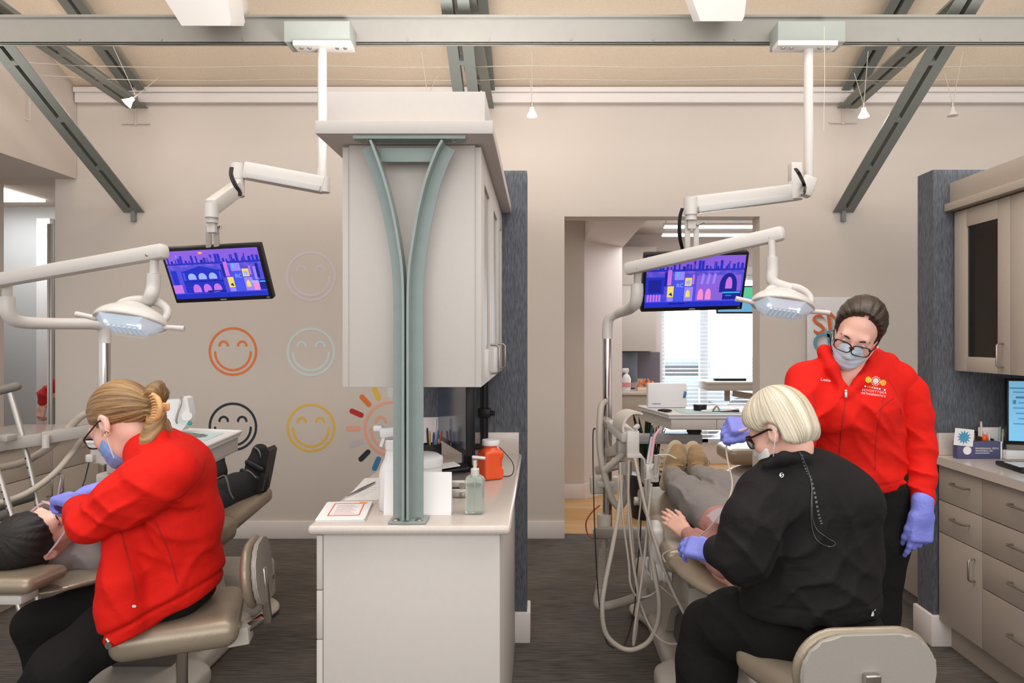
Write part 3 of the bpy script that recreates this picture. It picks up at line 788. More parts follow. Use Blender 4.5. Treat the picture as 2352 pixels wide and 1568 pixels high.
b.build('printed_lines', mat('pink_print', '#c9a7a0', 0.7), r)
b = MB(); b.ball(top + eu * .84 + ev * .9, (0.012, 0.012, 0.0006)); b.ball(top + eu * .79 + ev * .93, (0.009, 0.009, 0.0006)); b.build('corner_ornament', mat('amber_print', '#eda24a', 0.7), r)

r = root('loose_sheet', 'loose printed sheet lying on the middle worktop behind the handouts', 'paper', pz(830, 1120, ZT))
b = MB(); b.prism([(0, 0), (1, 0), (1, 1), (0, 1)], pz(790, 1150, ZT), pz(868, 1148, ZT) - pz(790, 1150, ZT), pz(838, 1098, ZT) - pz(790, 1150, ZT), (0, 0, 0.0006)); b.build('sheet', M_paper, r)
b = MB()
for k in range(5):
    p = pz(815 + 9 * k, 1140 - 5 * k, ZT + 0.0007); b.tube([p, p + V((0.01, 0.01, 0)), p + V((0.025, 0.004, 0)), p + V((0.03, 0.02, 0))], 0.0006, 5, smooth=3)
b.build('sketch_lines', mat('grey_ink', '#a9a5a2', 0.8), r)
b = MB(); b.tube([pz(797, 1139, ZT + 0.006), pz(830, 1122, ZT + 0.0065), pz(861, 1107, ZT + 0.006)], [0.002, 0.0045, 0.003], 10); o = b.build('grey_pen', mat('slate_pen', '#84818a', 0.4)); setp(o, 'slim grey pen lying on the loose sheet', 'pen')

# spray bottle
r = root('spray_bottle', 'white trigger spray bottle partly hidden by the green post', 'bottle', W(905, 1178, 2.19))
cb = pz(902, 1176, ZT); cb.y = 2.2; cb.x = (902 - VX) * 2.2 / F
b = MB(); b.lathe([(0.0, 0), (0.040, 0), (0.044, 0.006), (0.044, 0.115), (0.038, 0.14), (0.026, 0.165), (0.022, 0.19), (0.021, 0.20)], cb, (0, 0, 1), 28); b.build('bottle_body', M_brightw, r)
b = MB(); b.lathe([(0.024, 0.195), (0.024, 0.222), (0.02, 0.226)], cb, (0, 0, 1), 24)
b.obox(cb + V((-0.004, 0, 0.25)), (0.075, 0.03, 0.034), Matrix.Rotation(math.radians(-6), 3, 'Y'), 0.01); b.obox(cb + V((-0.047, 0, 0.262)), (0.03, 0.02, 0.02), None, 0.006); b.obox(cb + V((-0.03, 0, 0.225)), (0.012, 0.014, 0.05), Matrix.Rotation(math.radians(18), 3, 'Y'), 0.004); b.build('trigger_head', M_brightw, r)
# white folded card
r = root('tent_card', 'blank white folded card standing behind the green post', 'card', pz(960, 1182, ZT))
b = MB(); a, c = W(881, 1183, 2.125), W(1036, 1086, 2.125)
b.prism([(2.125, ZT), (2.1275, ZT), (2.142, c.z - 0.002), (2.157, ZT), (2.1595, ZT), (2.143, c.z), (2.141, c.z)], (a.x, 0, 0), (0, 1, 0), (0, 0, 1), (c.x - a.x, 0, 0)); b.build('card', M_paper, r)
# wipes tub
r = root('wipes_tub', 'round white lidded tub behind the white folded card', 'tub', (W(972, 1100, 2.28).x, 2.28, ZT))
c = V((W(968, 1100, 2.28).x, 2.28, ZT))
b = MB(); b.lathe([(0, 0), (0.066, 0), (0.068, 0.004), (0.068, 0.125), (0.064, 0.135)], c, (0, 0, 1), 32); b.build('tub_body', M_brightw, r)
b = MB(); b.lathe([(0.071, 0.128), (0.0715, 0.15), (0.069, 0.157), (0.055, 0.166), (0.03, 0.171), (0, 0.172)], c, (0, 0, 1), 32); b.box(c.x - 0.02, c.x + 0.02, c.y - 0.072, c.y - 0.04, c.z + 0.158, c.z + 0.168, 0.003); b.build('tub_lid', M_brightw, r)
# pen pot and papers in the corner
def pen(p, q, m, label, grp, r_=0.0045):
    b = MB(); p, q = V(p), V(q); d = (q - p).normalized()
    b.tube([p, q - d * 0.012, q], [r_, r_, r_ * 0.6], 10); o = b.build('pen', m); setp(o, label, 'pen', grp); return o
c = V((-0.462, 2.93, ZT))
r = root('pen_pot', 'dark mesh pen pot in the corner behind the white tub', 'pen pot', c)
b = MB(); b.lathe([(0, 0), (0.04, 0), (0.04, 0.1), (0.037, 0.1), (0.037, 0.003), (0, 0.003)], c, (0, 0, 1), 24); b.build('pot', M_dark, r)
for i, (dx, h, col, nm) in enumerate(((-0.02, .17, '#2d2a30', 'black'), (-0.012, .155, '#d8b34a', 'yellow'), (0.0, .15, '#3f4a8c', 'violet'), (0.014, .16, '#3d7fae', 'blue'), (0.024, .155, '#d95b30', 'orange'), (0.006, .205, '#e8e0dc', 'white tipped'))):
    pen(c + V((dx * .6, -0.01 + .004 * i, 0.008)), c + V((dx * 1.35 + 0.008, -0.016 + .004 * i, h)), mat('pen_' + nm.replace(' ', '_'), col, 0.4), nm + ' pen in the dark pot behind the white tub', 'pens in the dark pot')
b = MB(); b.obox((-0.52, 3.10, ZT + 0.098), (0.14, 0.006, 0.19), Euler((math.radians(-12), 0, math.radians(10))).to_matrix(), 0.001); o = b.build('paper_folder', M_paper); setp(o, 'white paper folder leaning behind the pen pot', 'folder')
# monitor on the middle worktop
r = root('computer_monitor', 'dark computer monitor angled beside the wing wall on the middle worktop', 'monitor', (-0.36, 2.86, ZT))
A, B = V((-0.44, 3.06, 0)), V((-0.262, 2.60, 0)); u = (B - A).normalized(); n = V((-u.y, u.x, 0)); n = n if n.y < 0 else -n
R = Matrix((u, -n, V((0, 0, 1)))).transposed(); cm = (A + B) / 2 + V((0, 0, 1.155)); Lm = (B - A).length
b = MB(); b.obox(cm, (Lm, 0.035, 0.285), R, 0.004); b.build('casing', M_black, r)
b = MB(); b.obox(cm + n * 0.0178 + V((0, 0, 0.006)), (Lm - 0.02, 0.001, 0.25), R); b.build('screen', mat('dark_screen_glass', '#34435c', 0.12, spec=0.7), r)  # screen is off; its blue-grey reflection is put into the base colour
b = MB(); b.obox(cm + n * 0.0182 + V((0, 0, -0.131)), (0.012, 0.001, 0.012), R, 0.0004); b.build('logo', M_alu, r)
b = MB(); b.obox(cm - n * 0.05 + V((0, 0, -0.12)), (0.06, 0.03, 0.21), R, 0.005); b.build('stand_neck', M_black, r)
b = MB(); b.lathe([(0, 0), (0.1, 0), (0.1, 0.006), (0.08, 0.014), (0, 0.018)], V((cm.x, cm.y, ZT)) - n * 0.02, (0, 0, 1), 32); b.build('stand_base', M_black, r)
# black pole
c = V((-0.262, 3.215, ZT))
r = root('monitor_pole', 'black upright pole with a clamp standing against the middle wing wall', 'pole', c)
b = MB(); b.cyl(c, c + V((0, 0, 0.398)), 0.019); b.build('tube', M_black, r)
b = MB(); b.box(c.x - 0.028, c.x + 0.03, c.y - 0.028, c.y + 0.028, 1.09, 1.135, 0.006); b.cyl(c + V((0.03, -0.01, 0.2)), c + V((0.05, -0.01, 0.2)), 0.012); b.build('clamp', M_black, r)
b = MB(); b.box(c.x - 0.045, c.x + 0.02, c.y - 0.025, c.y + 0.02, ZT + 0.03, ZT + 0.055, 0.004); b.build('collar', M_black, r)
# orange jar
c = V((-0.194, 2.69, ZT)); r = root('jar', 'orange square jar with a white lid on the middle worktop', 'jar', c)
R = Matrix.Rotation(math.radians(28), 3, 'Z')
s = SDF(0.0028); s.box(c + V((0, 0, 0.056)), (0.030, 0.030, 0.045), R, 0.0115, 0.01); s.ell(c + V((0, 0, 0.112)), (0.03, 0.03, 0.02), None, 0.02); s.cap(c + V((0, 0, 0.108)), c + V((0, 0, 0.116)), 0.0285, None, 0.006)
s.box(c + R @ V((0.045, -0.045, 0.062)), (0.012, 0.012, 0.012), R @ Matrix.Rotation(math.radians(45), 3, 'Z'), 0.004, 0.012, 'd')
s.cut(c + V((0, 0, 0.0005)), (0, 0, -1), 0.003); s.build('jar_body', mat('orange_plastic', '#e2552a', 0.35), r)
b = MB(); b.lathe([(0.034, 0.132), (0.035, 0.136), (0.035, 0.15), (0.033, 0.153), (0, 0.153)], c, (0, 0, 1), 32); b.build('jar_lid', M_brightw, r)
b = MB(); b.tube([c + V((0.032, 0.03, 0.118)), c + V((0.06, 0.03, 0.09)), c + V((0.085, 0.02, 0.06)), c + V((0.09, 0.02, 0.03)), c + V((0.075, 0.03, 0.004)), c + V((0.02, 0.06, 0.003)), V((-0.21, 3.0, ZT + 0.003)), V((-0.25, 3.18, ZT + 0.01))], 0.0018, 6, smooth=6); o = b.build('cable', M_black); setp(o, 'thin black cable looping behind the orange jar', 'cable')
# sanitiser
c = V((W(1091, 1180, 2.15).x, 2.15, ZT)); r = root('sanitiser_bottle', 'clear pump bottle of hand sanitiser on the middle worktop', 'bottle', c)
s = SDF(0.0025); s.box(c + V((0, 0, 0.054)), (0.019, 0.011, 0.044), None, 0.010, 0.01); s.ell(c + V((0, 0, 0.108)), (0.026, 0.018, 0.018), None, 0.02); s.cut(c + V((0, 0, 0.0005)), (0, 0, -1), 0.004)
s.build('bottle_body', mat('clear_green_gel', '#cfdad2', 0.08, trans=0.75, ior=1.3, spec=0.6), r)
b = MB(); b.lathe([(0.0135, 0.112), (0.0135, 0.14), (0.011, 0.143)], c, (0, 0, 1), 20); b.cyl(c + V((0, 0, 0.14)), c + V((0, 0, 0.168)), 0.006); b.obox(c + V((0.012, 0, 0.176)), (0.044, 0.014, 0.009), Matrix.Rotation(math.radians(6), 3, 'Y'), 0.004); b.build('pump', M_white, r)
b = MB(); b.cyl(c + V((0, 0, 0.012)), c + V((0, 0, 0.115)), 0.0022, None, 8); b.build('dip_tube', M_white, r)
# metal instrument case with tablet
r = root('instrument_case', 'flat silver metal case with latches beside the sanitiser bottle', 'case', (-0.32, 2.42, ZT))
b = MB(); b.box(-0.385, -0.252, 2.36, 2.50, ZT, ZT + 0.032, 0.004); b.build('case_base', M_alu, r)
b = MB(); b.box(-0.385, -0.252, 2.36, 2.50, ZT + 0.034, ZT + 0.062, 0.006); b.build('case_lid', M_alu, r)
b = MB(); b.cyl((-0.268, 2.361, ZT + 0.042), (-0.268, 2.354, ZT + 0.042), 0.011); b.box(-0.277, -0.259, 2.352, 2.36, ZT + 0.006, ZT + 0.018, 0.002); b.build('latch', M_nickel, r)
b = MB(); b.obox((-0.335, 2.50, ZT + 0.075), (0.14, 0.10, 0.010), Euler((0, math.radians(-5), math.radians(18))).to_matrix(), 0.004); o = b.build('tablet', M_black); setp(o, 'black tablet lying on the silver metal case', 'tablet')
b = MB(); b.obox((-0.355, 2.49, ZT + 0.0855), (0.11, 0.08, 0.003), Euler((0, math.radians(-5), math.radians(24))).to_matrix()); o = b.build('folded_paper', M_paper); setp(o, 'folded white paper on top of the black tablet', 'paper')

# --- right work station
r = root('base_cabinet', 'beige drawer cabinet along the right wall under the worktop', 'cabinet', (2.2, 2.3, 0))
b = MB(); b.box(1.91, 2.5, 1.3, 3.249, 0.13, 0.871, 0.0015); b.box(1.95, 2.5, 1.3, 3.249, 0.0, 0.131); b.build('carcass', M_cab, r)
cols = [(2.919, 3.233, [(0.135, 0.547, 'door'), (0.551, 0.698, 'drawer'), (0.702, 0.868, 'drawer')]),
        (2.47, 2.915, [(0.135, 0.394, 'drawer'), (0.398, 0.547, 'drawer'), (0.551, 0.698, 'drawer'), (0.702, 0.868, 'drawer')]),
        (1.99, 2.466, [(0.135, 0.547, 'door'), (0.551, 0.698, 'drawer'), (0.702, 0.868, 'drawer')])]
for y0, y1, zs in cols:
    for z0, z1, kd in zs:
        b = MB(); b.box(1.89, 1.9085, y0, y1, z0, z1, 0.0015); d = b.build(kd, M_cab, r)
        if kd == 'drawer': pull_handle(d, (1.89, (y0 + y1) / 2 - 0.02, (z0 + z1) / 2 + 0.015), (0, 1, 0), (-1, 0, 0), 0.11)
        else: pull_handle(d, (1.89, y0 + 0.045, 0.455), (0, 0, 1), (-1, 0, 0), 0.095)
b = MB(); b.prism([(1.862, 1.3), (1.862, 3.225), (1.885, 3.249), (2.55, 3.249), (2.55, 1.3)], (0, 0, 0.8725), (1, 0, 0), (0, 1, 0), (0, 0, 0.0375)); b.box(1.885, 2.55, 3.222, 3.249, 0.91, 1.014, 0.004)
o = b.build('worktop', M_top); setp(o, 'pale stone worktop along the right wall with the navy box on it', 'worktop')
r = root('wall_cabinet', 'beige upper cabinet with dark glass door on the right side', 'cabinet', (2.2, 2.4, 1.31))
b = MB(); b.box(1.984, 2.4, 1.3, 3.249, 1.31, 2.062, 0.0015); b.build('carcass', M_cab, r)
for y0, y1 in ((2.85, 3.233), (2.43, 2.847), (2.0, 2.427)):
    d = glass_door(r, 1.963, -1, y0, y1, 1.31, 2.058, (0.078, 0.092, 0.068, 0.082), M_cab, M_dglass)
    pull_handle(d, (1.963, y0 + 0.04, 1.39), (0, 0, 1), (-1, 0, 0), 0.1)
b = MB(); b.box(1.925, 2.4, 1.3, 3.249, 2.064, 2.1, 0.002); b.build('valance', M_cab, r)
b = MB(); b.box(1.95, 2.4, 1.3, 3.249, 2.1, 2.2, 0.002); b.build('top_box', M_cab, r)
r = root('base_cabinet', 'beige cabinet behind the standing woman, on the far side of the fabric wing wall', 'cabinet', (2.3, 4.0, 0))
b = MB(); b.box(2.0, 2.55, 3.45, 4.6, 0.09, 0.9, 0.003); b.build('carcass', M_cab, r)
b = MB(); b.box(2.04, 2.55, 3.45, 4.6, 0.0, 0.09); b.build('plinth', mat('plinth_dark_beige', '#7c7168', 0.6), r)

# things on the right worktop
r = root('box', 'navy product box for whitening gel at the back of the right worktop', 'box', W(2250, 1046, 3.14))
a, c = W(2199, 1048, 3.13), W(2301, 1014, 3.13); zb = ZT; zt = ZT + 0.078
b = MB(); b.box(a.x, c.x, 3.13, 3.165, zb, zt, 0.0015); b.build('carton', mat('navy_card', '#4b4c72', 0.5), r)
b = MB(); b.box(c.x - 0.006, c.x + 0.001, 3.129, 3.166, zb + 0.001, zt + 0.0006); b.build('white_edge', M_paper, r)
b = MB(); b.lathe([(0.019, 0), (0.019, 0.0006), (0, 0.0006)], (a.x + 0.045, 3.13, zb + 0.038), (0, -1, 0), 24); b.build('white_disc', M_paper, r)
b = MB(); X0 = a.x + 0.082
b.text('PROFESSIONAL TEETH', (X0, 3.1292, zb + 0.044), (1, 0, 0), (0, 0, 1), 0.0105, 0.0003); b.text('WHITENING GEL', (X0, 3.1292, zb + 0.033), (1, 0, 0), (0, 0, 1), 0.0105, 0.0003); b.box(X0, X0 + 0.065, 3.1290, 3.13, zb + 0.025, zb + 0.0275); b.build('printed_words', M_paper, r)
r = root('card', 'small white card with a blue starburst leaning on the navy box', 'card', (W(2215, 1022, 3.1).x, 3.10, ZT))
p = W(2214, 1004, 3.1285); R = Euler((0, math.radians(6), 0)).to_matrix()
b = MB(); b.obox(p, (0.088, 0.0012, 0.078), R); b.build('card_sheet', M_paper, r)
b = MB(); poly = []
for k in range(24): q = 2 * math.pi * k / 24; rr_ = 0.034 if k % 2 == 0 else 0.019; poly.append((math.cos(q) * rr_, math.sin(q) * rr_))
b.prism(poly, p + R @ V((0, -0.0009, 0)), R @ V((1, 0, 0)), R @ V((0, 0, 1)), R @ V((0, -0.0004, 0))); b.build('starburst', mat('starburst_blue', '#4a93b8', 0.6), r)
c = V((W(2276, 1000, 3.19).x, 3.193, ZT)); r = root('pen_holder', 'dark mesh desk organiser behind the navy box', 'pen holder', c)
b = MB(); w_, d_, h_ = 0.058, 0.024, 0.095
b.box(c.x - w_, c.x + w_, c.y - d_, c.y + d_, ZT, ZT + 0.003); b.box(c.x - w_, c.x - w_ + .002, c.y - d_, c.y + d_, ZT, ZT + h_); b.box(c.x + w_ - .002, c.x + w_, c.y - d_, c.y + d_, ZT, ZT + h_); b.box(c.x - w_, c.x + w_, c.y + d_ - .002, c.y + d_, ZT, ZT + h_ + .02); b.box(c.x - w_, c.x + w_, c.y - d_, c.y - d_ + .002, ZT, ZT + h_ - .03); b.box(c.x - .001, c.x + .001, c.y - d_, c.y + d_, ZT, ZT + h_ - 0.01)
b.build('mesh_tray', mat('mesh_steel', '#3a3430', 0.5, 0.4), r)
b = MB(); b.box(c.x - 0.05, c.x + 0.052, c.y + 0.006, c.y + 0.014, ZT + 0.02, ZT + 0.135, 0.002); o = b.build('notepad', M_paper); setp(o, 'white notepad standing in the desk organiser', 'notepad')
for i, (dx, h, col, nm) in enumerate(((-0.05, .165, '#e6c6bb', 'pink topped'), (-0.046, .12, '#3c8a76', 'green'), (-0.012, .115, '#e0d4cc', 'cream'), (0.04, .14, '#9dbcae', 'pale green'), (0.053, .13, '#d8d2cc', 'white'))):
    pen(c + V((dx * .9, -0.008, 0.006)), c + V((dx + 0.002, -0.006, h)), mat('penr_' + nm.replace(' ', '_'), col, 0.4), nm + ' pen in the desk organiser behind the navy box', 'pens in the desk organiser')
b = MB(); b.ball(c + V((-0.035, -0.012, 0.085)), (0.014, 0.01, 0.02)); o = b.build('marker', mat('bright_orange', '#f05a1e', 0.4)); setp(o, 'bright orange marker in the desk organiser', 'marker')
b = MB(); pp = W(2332, 1046, 3.12); b.box(pp.x - 0.05, pp.x + 0.06, 3.105, 3.14, ZT, ZT + 0.042, 0.004); o = b.build('label_maker', M_brightw); setp(o, 'small white device beside the laptop keyboard', 'device')
r = root('laptop_keyboard', 'thin dark keyboard with grey keys on the right worktop', 'keyboard', (2.17, 2.9, ZT))
R = Matrix.Rotation(math.radians(-7), 3, 'Z'); c = V((2.175, 2.86, ZT + 0.010))
b = MB(); b.obox(c, (0.40, 0.20, 0.018), R, 0.005); b.build('shell', M_black, r)
b = MB()
for i in range(14):
    for j in range(5): b.obox(c + R @ V((-0.175 + i * 0.027, -0.05 + j * 0.024, 0.0105)), (0.023, 0.02, 0.004), R, 0.001, 1)
b.build('key_field', mat('light_keys', '#c9cacd', 0.5), r)
r = root('computer_monitor', 'computer monitor with a pale blue window at the right edge', 'monitor', (2.4, 3.05, ZT))
u = V((0.96, -0.28, 0)).normalized(); n = V((u.y, -u.x, 0)); R = Matrix((u, -n, V((0, 0, 1)))).transposed(); c = V((2.135, 3.13, 1.128)) + u * 0.25
b = MB(); b.obox(c, (0.5, 0.03, 0.30), R, 0.004); b.build('casing', M_black, r)
b = MB(); b.obox(c + n * 0.0155 + V((0, 0, 0.004)), (0.484, 0.001, 0.272), R); b.build('screen', mat('pale_blue_screen', '#6fb2d8', 0.2, emit=0.5), r)
b = MB()
for k in range(7): b.obox(c + n * 0.0162 + u * (-0.17 + 0.01 * (k % 3)) + V((0, 0, 0.09 - k * 0.024)), (0.11, 0.0008, 0.004 if k != 1 else 0.009), R)
b.obox(c + n * 0.0162 + u * -0.22 + V((0, 0, 0.045)), (0.012, 0.0008, 0.018), R); b.obox(c + n * 0.0162 + V((0, 0, 0.108)), (0.48, 0.0008, 0.005), R); b.build('screen_text', mat('screen_dark_blue', '#3d7fae', 0.3, emit=0.2), r)
b = MB(); b.obox(c - n * 0.02 + V((0, 0, -0.12)), (0.06, 0.03, 0.18), R, 0.005); b.lathe([(0, 0), (0.09, 0), (0.08, 0.012), (0, 0.015)], (c.x, c.y + 0.0, ZT), (0, 0, 1), 28); b.build('stand', M_black, r)

# --- left work station
r = root('base_cabinet', 'beige drawer cabinet along the left side behind the crutches', 'cabinet', (-3.1, 3.0, 0))
b = MB(); b.box(-3.38, -2.84, 1.6, 4.385, 0.1, 0.871, 0.0015); b.box(-3.38, -2.88, 1.6, 4.38, 0, 0.1); b.build('carcass', M_cab, r)
ys = [4.383, 3.952, 3.512, 3.07, 2.63, 2.19]
for i, (y1, y0) in enumerate(zip(ys, ys[1:])):
    for z0, z1, kd in ((0.105, 0.689, 'door'), (0.693, 0.868, 'drawer')):
        b = MB(); b.box(-2.8385, -2.82, y0 + 0.002, y1 - 0.002, z0, z1, 0.0015); d = b.build(kd, M_cab, r)
        if kd == 'drawer': pull_handle(d, (-2.82, (y0 + y1) / 2, 0.795), (0, 1, 0), (1, 0, 0), 0.11)
        else: pull_handle(d, (-2.82, (y0 + 0.045) if i % 2 == 0 else (y1 - 0.045), 0.615), (0, 0, 1), (1, 0, 0), 0.11)
b = MB(); b.box(-3.38, -2.795, 1.6, 4.40, 0.8725, 0.91, 0.006); o = b.build('worktop', M_top); setp(o, 'pale stone worktop on the left side behind the crutches', 'worktop')
# ------------------------------------------------------------------ ceiling monitor mounts
M_cable = M_black
def bar2(b, p, q, w, h, bev=0.006, up=V((0, 0, 1))):
    return b.beam(p, q, w, h, up, bev)
def ceiling_mount(bx0, bx1, px0, px1, xp, ytop, ybot, label):
    r = root('monitor_mount', label, 'monitor mount', W(xp, ytop, 3.42), 'ceiling hung monitor mounts')
    b = MB(); a, c = W(bx0, 96, 3.374), W(bx1, 48, 3.374); b.box(a.x, c.x, 3.374, 3.499, a.z, c.z, 0.003); b.build('junction_box', M_steel, r)
    b = MB(); a2, c2 = W(px0, 104, 3.365), W(px1, 92, 3.365); b.box(a2.x, c2.x, 3.365, 3.452, a2.z, c2.z, 0.002)
    b.build('ceiling_plate', M_white, r)
    for k in (0.12, 0.26, 0.74, 0.88):
        b = MB(); b.lathe([(0.009, 0), (0.008, 0.006), (0, 0.008)], (a2.x + (c2.x - a2.x) * k, 3.395, a2.z), (0, 0, -1), 12); b.build('bolt', M_nickel, r)
    X = W(xp, ytop, 3.42).x
    b = MB(); b.cyl((X, 3.42, a2.z), (X, 3.42, W(0, ybot, 3.42).z), 0.0224, None, 24); b.build('drop_pole', M_white, r)
    b = MB(); b.cyl((X, 3.42, W(0, ybot - 4, 3.42).z), (X, 3.42, W(0, ybot + 14, 3.42).z), 0.0265, None, 24); b.build('pole_collar', M_white, r)
    return r, V((X, 3.42, W(0, ybot, 3.42).z))
# left one
r, pe = ceiling_mount(652, 803, 672, 805, 740, 110, 393, 'white ceiling pole and jointed arm carrying the screen over the smiley wall')
b = MB(); b.cyl(W(743, 408, 3.42), W(743, 442, 3.42), 0.032, None, 24); b.build('shoulder_joint', M_white, r)
b = MB(); bar2(b, W(746, 426, 3.4109), W(560, 391, 3.3744), 0.055, 0.088, 0.014); b.build('upper_arm', M_white, r)
b = MB(); bar2(b, W(735, 433, 3.379), W(566, 401, 3.3425), 0.012, 0.03, 0.003); b.build('arm_cover', mat('light_grey_cover', '#b9b7b6', 0.3), r)
b = MB(); b.cyl(W(545, 376, 3.3653), W(545, 412, 3.3653), 0.034, None, 24); b.cyl(W(546, 414, 3.3653), W(546, 450, 3.3562), 0.032, None, 24); b.build('elbow_joint', M_white, r)
b = MB(); bar2(b, W(546, 432, 3.3379), W(486, 476, 3.1008), 0.055, 0.075, 0.014); b.build('forearm', M_white, r)
b = MB(); bar2(b, W(540, 449, 3.3014), W(492, 487, 3.1008), 0.03, 0.02, 0.003); b.build('forearm_cover', mat('light_grey_cover', '#b9b7b6', 0.3), r)
b = MB(); b.cyl(W(486, 468, 3.0826), W(486, 500, 3.0826), 0.030, None, 24); b.cyl(W(487, 500, 3.0917), W(487, 512, 3.0917), 0.026, None, 20); b.obox(W(487, 520, 3.1008), (0.04, 0.03, 0.06), None, 0.006); b.build('wrist_joint', M_white, r)
for dx in (-8, 10):
    b = MB(); bar2(b, W(487 + dx, 516, 3.1282), W(488 + dx, 574, 3.2102), 0.013, 0.025, 0.003, V((1, 0, 0))); b.build('tilt_plate', M_white, r)
b = MB(); b.cyl(W(497, 523, 3.119), W(507, 520, 3.119), 0.005, None, 8); b.cyl(W(506, 517, 3.119), W(507, 526, 3.119), 0.004, None, 8); b.build('clamp_lever', M_nickel, r)
for k in (0, 1):
    b = MB(); b.tube([W(530 + 4 * k, 385, 3.0359), W(529 + 4 * k, 402, 3.0193), W(538 + 5 * k, 425, 3.0109), W(549 + 3 * k, 440, 3.0193), W(549 + 3 * k, 450, 3.0193)], 0.0055, 8, smooth=5); b.build('cable', M_cable, r)

def lcd(tl, tr, bl, label, wm, hm, logo=True):
    tl, tr, bl = V(tl), V(tr), V(bl); u = (tr - tl).normalized(); d = (bl - tl); d = (d - u * d.dot(u)).normalized(); up = -d; n = u.cross(up)  # n towards viewer
    if n.y > 0: n = -n
    w, h = (tr - tl).length if wm is None else wm, (bl - tl).length if hm is None else hm
    c = tl + u * w / 2 + d * h / 2; R = Matrix((u, up, u.cross(up))).transposed(); s = 1 if u.cross(up).dot(n) > 0 else -1
    r = root('ceiling_monitor', label, 'monitor', c - up * h / 2)
    b = MB(); b.obox(c - n * 0.02, (w, h, 0.04), R, 0.006); b.obox(c - n * 0.045, (w * 0.5, h * 0.5, 0.03), R, 0.008); b.build('casing', M_black, r)
    return r, c, u, up, n, w, h, R
def screen_art(r, c, u, up, n, w, h, R, kind):
    """purple night city picture on the screen"""
    o = c + n * 0.0005 - u * w / 2 - up * h / 2
    W_, H_ = w, h; bx, by = 0.014, 0.022; sw, sh = W_ - 2 * bx, H_ - 0.014 - by; so = o + u * bx + up * by
    nm = 'screen'
    m = bpy.data.materials.get('city_screen')
    if m is None:
        m = mat('city_screen', '#3340c8', 0.25, emit=0.62)
        nt = m.node_tree; N, L = nt.nodes, nt.links; bs = N['Principled BSDF']
        at = N.new('ShaderNodeAttribute'); at.attribute_name = 'strand'
        sp = N.new('ShaderNodeSeparateXYZ'); L.new(at.outputs['Vector'], sp.inputs[0])
        nz = N.new('ShaderNodeTexNoise'); nz.inputs['Scale'].default_value = 9; nz.inputs['Detail'].default_value = 6; L.new(at.outputs['Vector'], nz.inputs['Vector'])
        ad = N.new('ShaderNodeMath'); ad.operation = 'MULTIPLY_ADD'; L.new(nz.outputs[0], ad.inputs[0]); ad.inputs[1].default_value = 0.5; L.new(sp.outputs[1], ad.inputs[2])
        cr = N.new('ShaderNodeValToRGB'); L.new(ad.outputs[0], cr.inputs[0])
        for pos, col in ((0.0, '#1f33c0'), (0.3, '#2a3fd0'), (0.5, '#4a46c8'), (0.9, '#4a48c0'), (1.0, '#7a56c8')):
            e = cr.color_ramp.elements.new(min(pos, 1.0)) if pos not in (0.0, 1.0) else cr.color_ramp.elements[0 if pos == 0 else -1]; e.color = (*lin(col), 1)
        L.new(cr.outputs[0], bs.inputs['Base Color']); L.new(cr.outputs[0], bs.inputs['Emission Color'])
    b = MB(); q = [b.bm.verts.new(so + u * (sw * i) + up * (sh * j) + n * 0.0008) for i, j in ((0, 0), (1, 0), (1, 1), (0, 1))]; b.bm.faces.new(q)
    s = b.build(nm, m, r, fix=False)
    if s.data.polygons[0].normal.dot(n) < 0: s.data.flip_normals()
    at = s.data.attributes.new('strand', 'FLOAT_VECTOR', 'POINT'); at.data.foreach_set('vector', [0, 0, 0, 1.8, 0, 0, 1.8, 1, 0, 0, 1, 0])
    lay = []
    def poly(col, pts, lv=1): lay.append((col, [(x * sw, y * sh) for x, y in pts], lv))
    def rect(col, x0, y0, x1, y1, lv=1): poly(col, [(x0, y0), (x1, y0), (x1, y1), (x0, y1)], lv)
    def arch(col, x0, y0, x1, y1, lv=2):
        cx, rx = (x0 + x1) / 2, (x1 - x0) / 2; yy = y0 + (y1 - y0) * 0.35
        poly(col, [(x0, y0), (x1, y0)] + [(cx + rx * math.cos(math.pi * k / 12), yy + (y1 - yy) * math.sin(math.pi * k / 12)) for k in range(13)], lv)
    words_ = []
    P = {'deep': '#1c2bb0', 'dark': '#161f86', 'pink': '#b06ad0', 'lil': '#8a7ae6', 'sky': '#7a58c6', 'yel': '#d6c65a', 'cyan': '#36b4e0', 'org': '#f09a50', 'ros': '#d880c0', 'mid': '#3f4fd8', 'pal': '#8fa0f0'}
    rs = random.Random(3)
    rect('deep', 0, 0, 1, 0.10, 1)
    x = 0.02
    while x < 0.97:
        ww = rs.uniform(0.008, 0.03); hh = rs.uniform(0.03, 0.15); rect('dark' if rs.random() < .4 else 'deep', x, 0.73, x + ww, 0.76 + hh, 1); x += ww + rs.uniform(0.0, 0.03)
    rect('deep', 0, 0.71, 1, 0.745, 2)
    poly('sky', [(.4, .76), (.46, .88), (.53, .76)], 1); rect('org', .37, .92, .41, .96, 3); rect('cyan', .12, .86, .128, .91, 3)
    def hall(x0, x1):
        w_ = x1 - x0
        rect('deep', x0, .12, x1, .58, 2); poly('deep', [(x0 + .06 * w_, .58), ((x0 + x1) / 2, .68), (x1 - .06 * w_, .58)], 2)
        for k in range(3):
            a = x0 + w_ * (0.14 + k * .26); arch('pal', a, .40, a + w_ * .2, .53, 3); arch('pink', a + .02, .13, a + w_ * .2 + .02, .30, 3)
        rect('dark', x0, .35, x1, .37, 3)
        for k in (0.03, .93): rect('mid', x0 + w_ * k, .38, x0 + w_ * (k + .04), .55, 3)
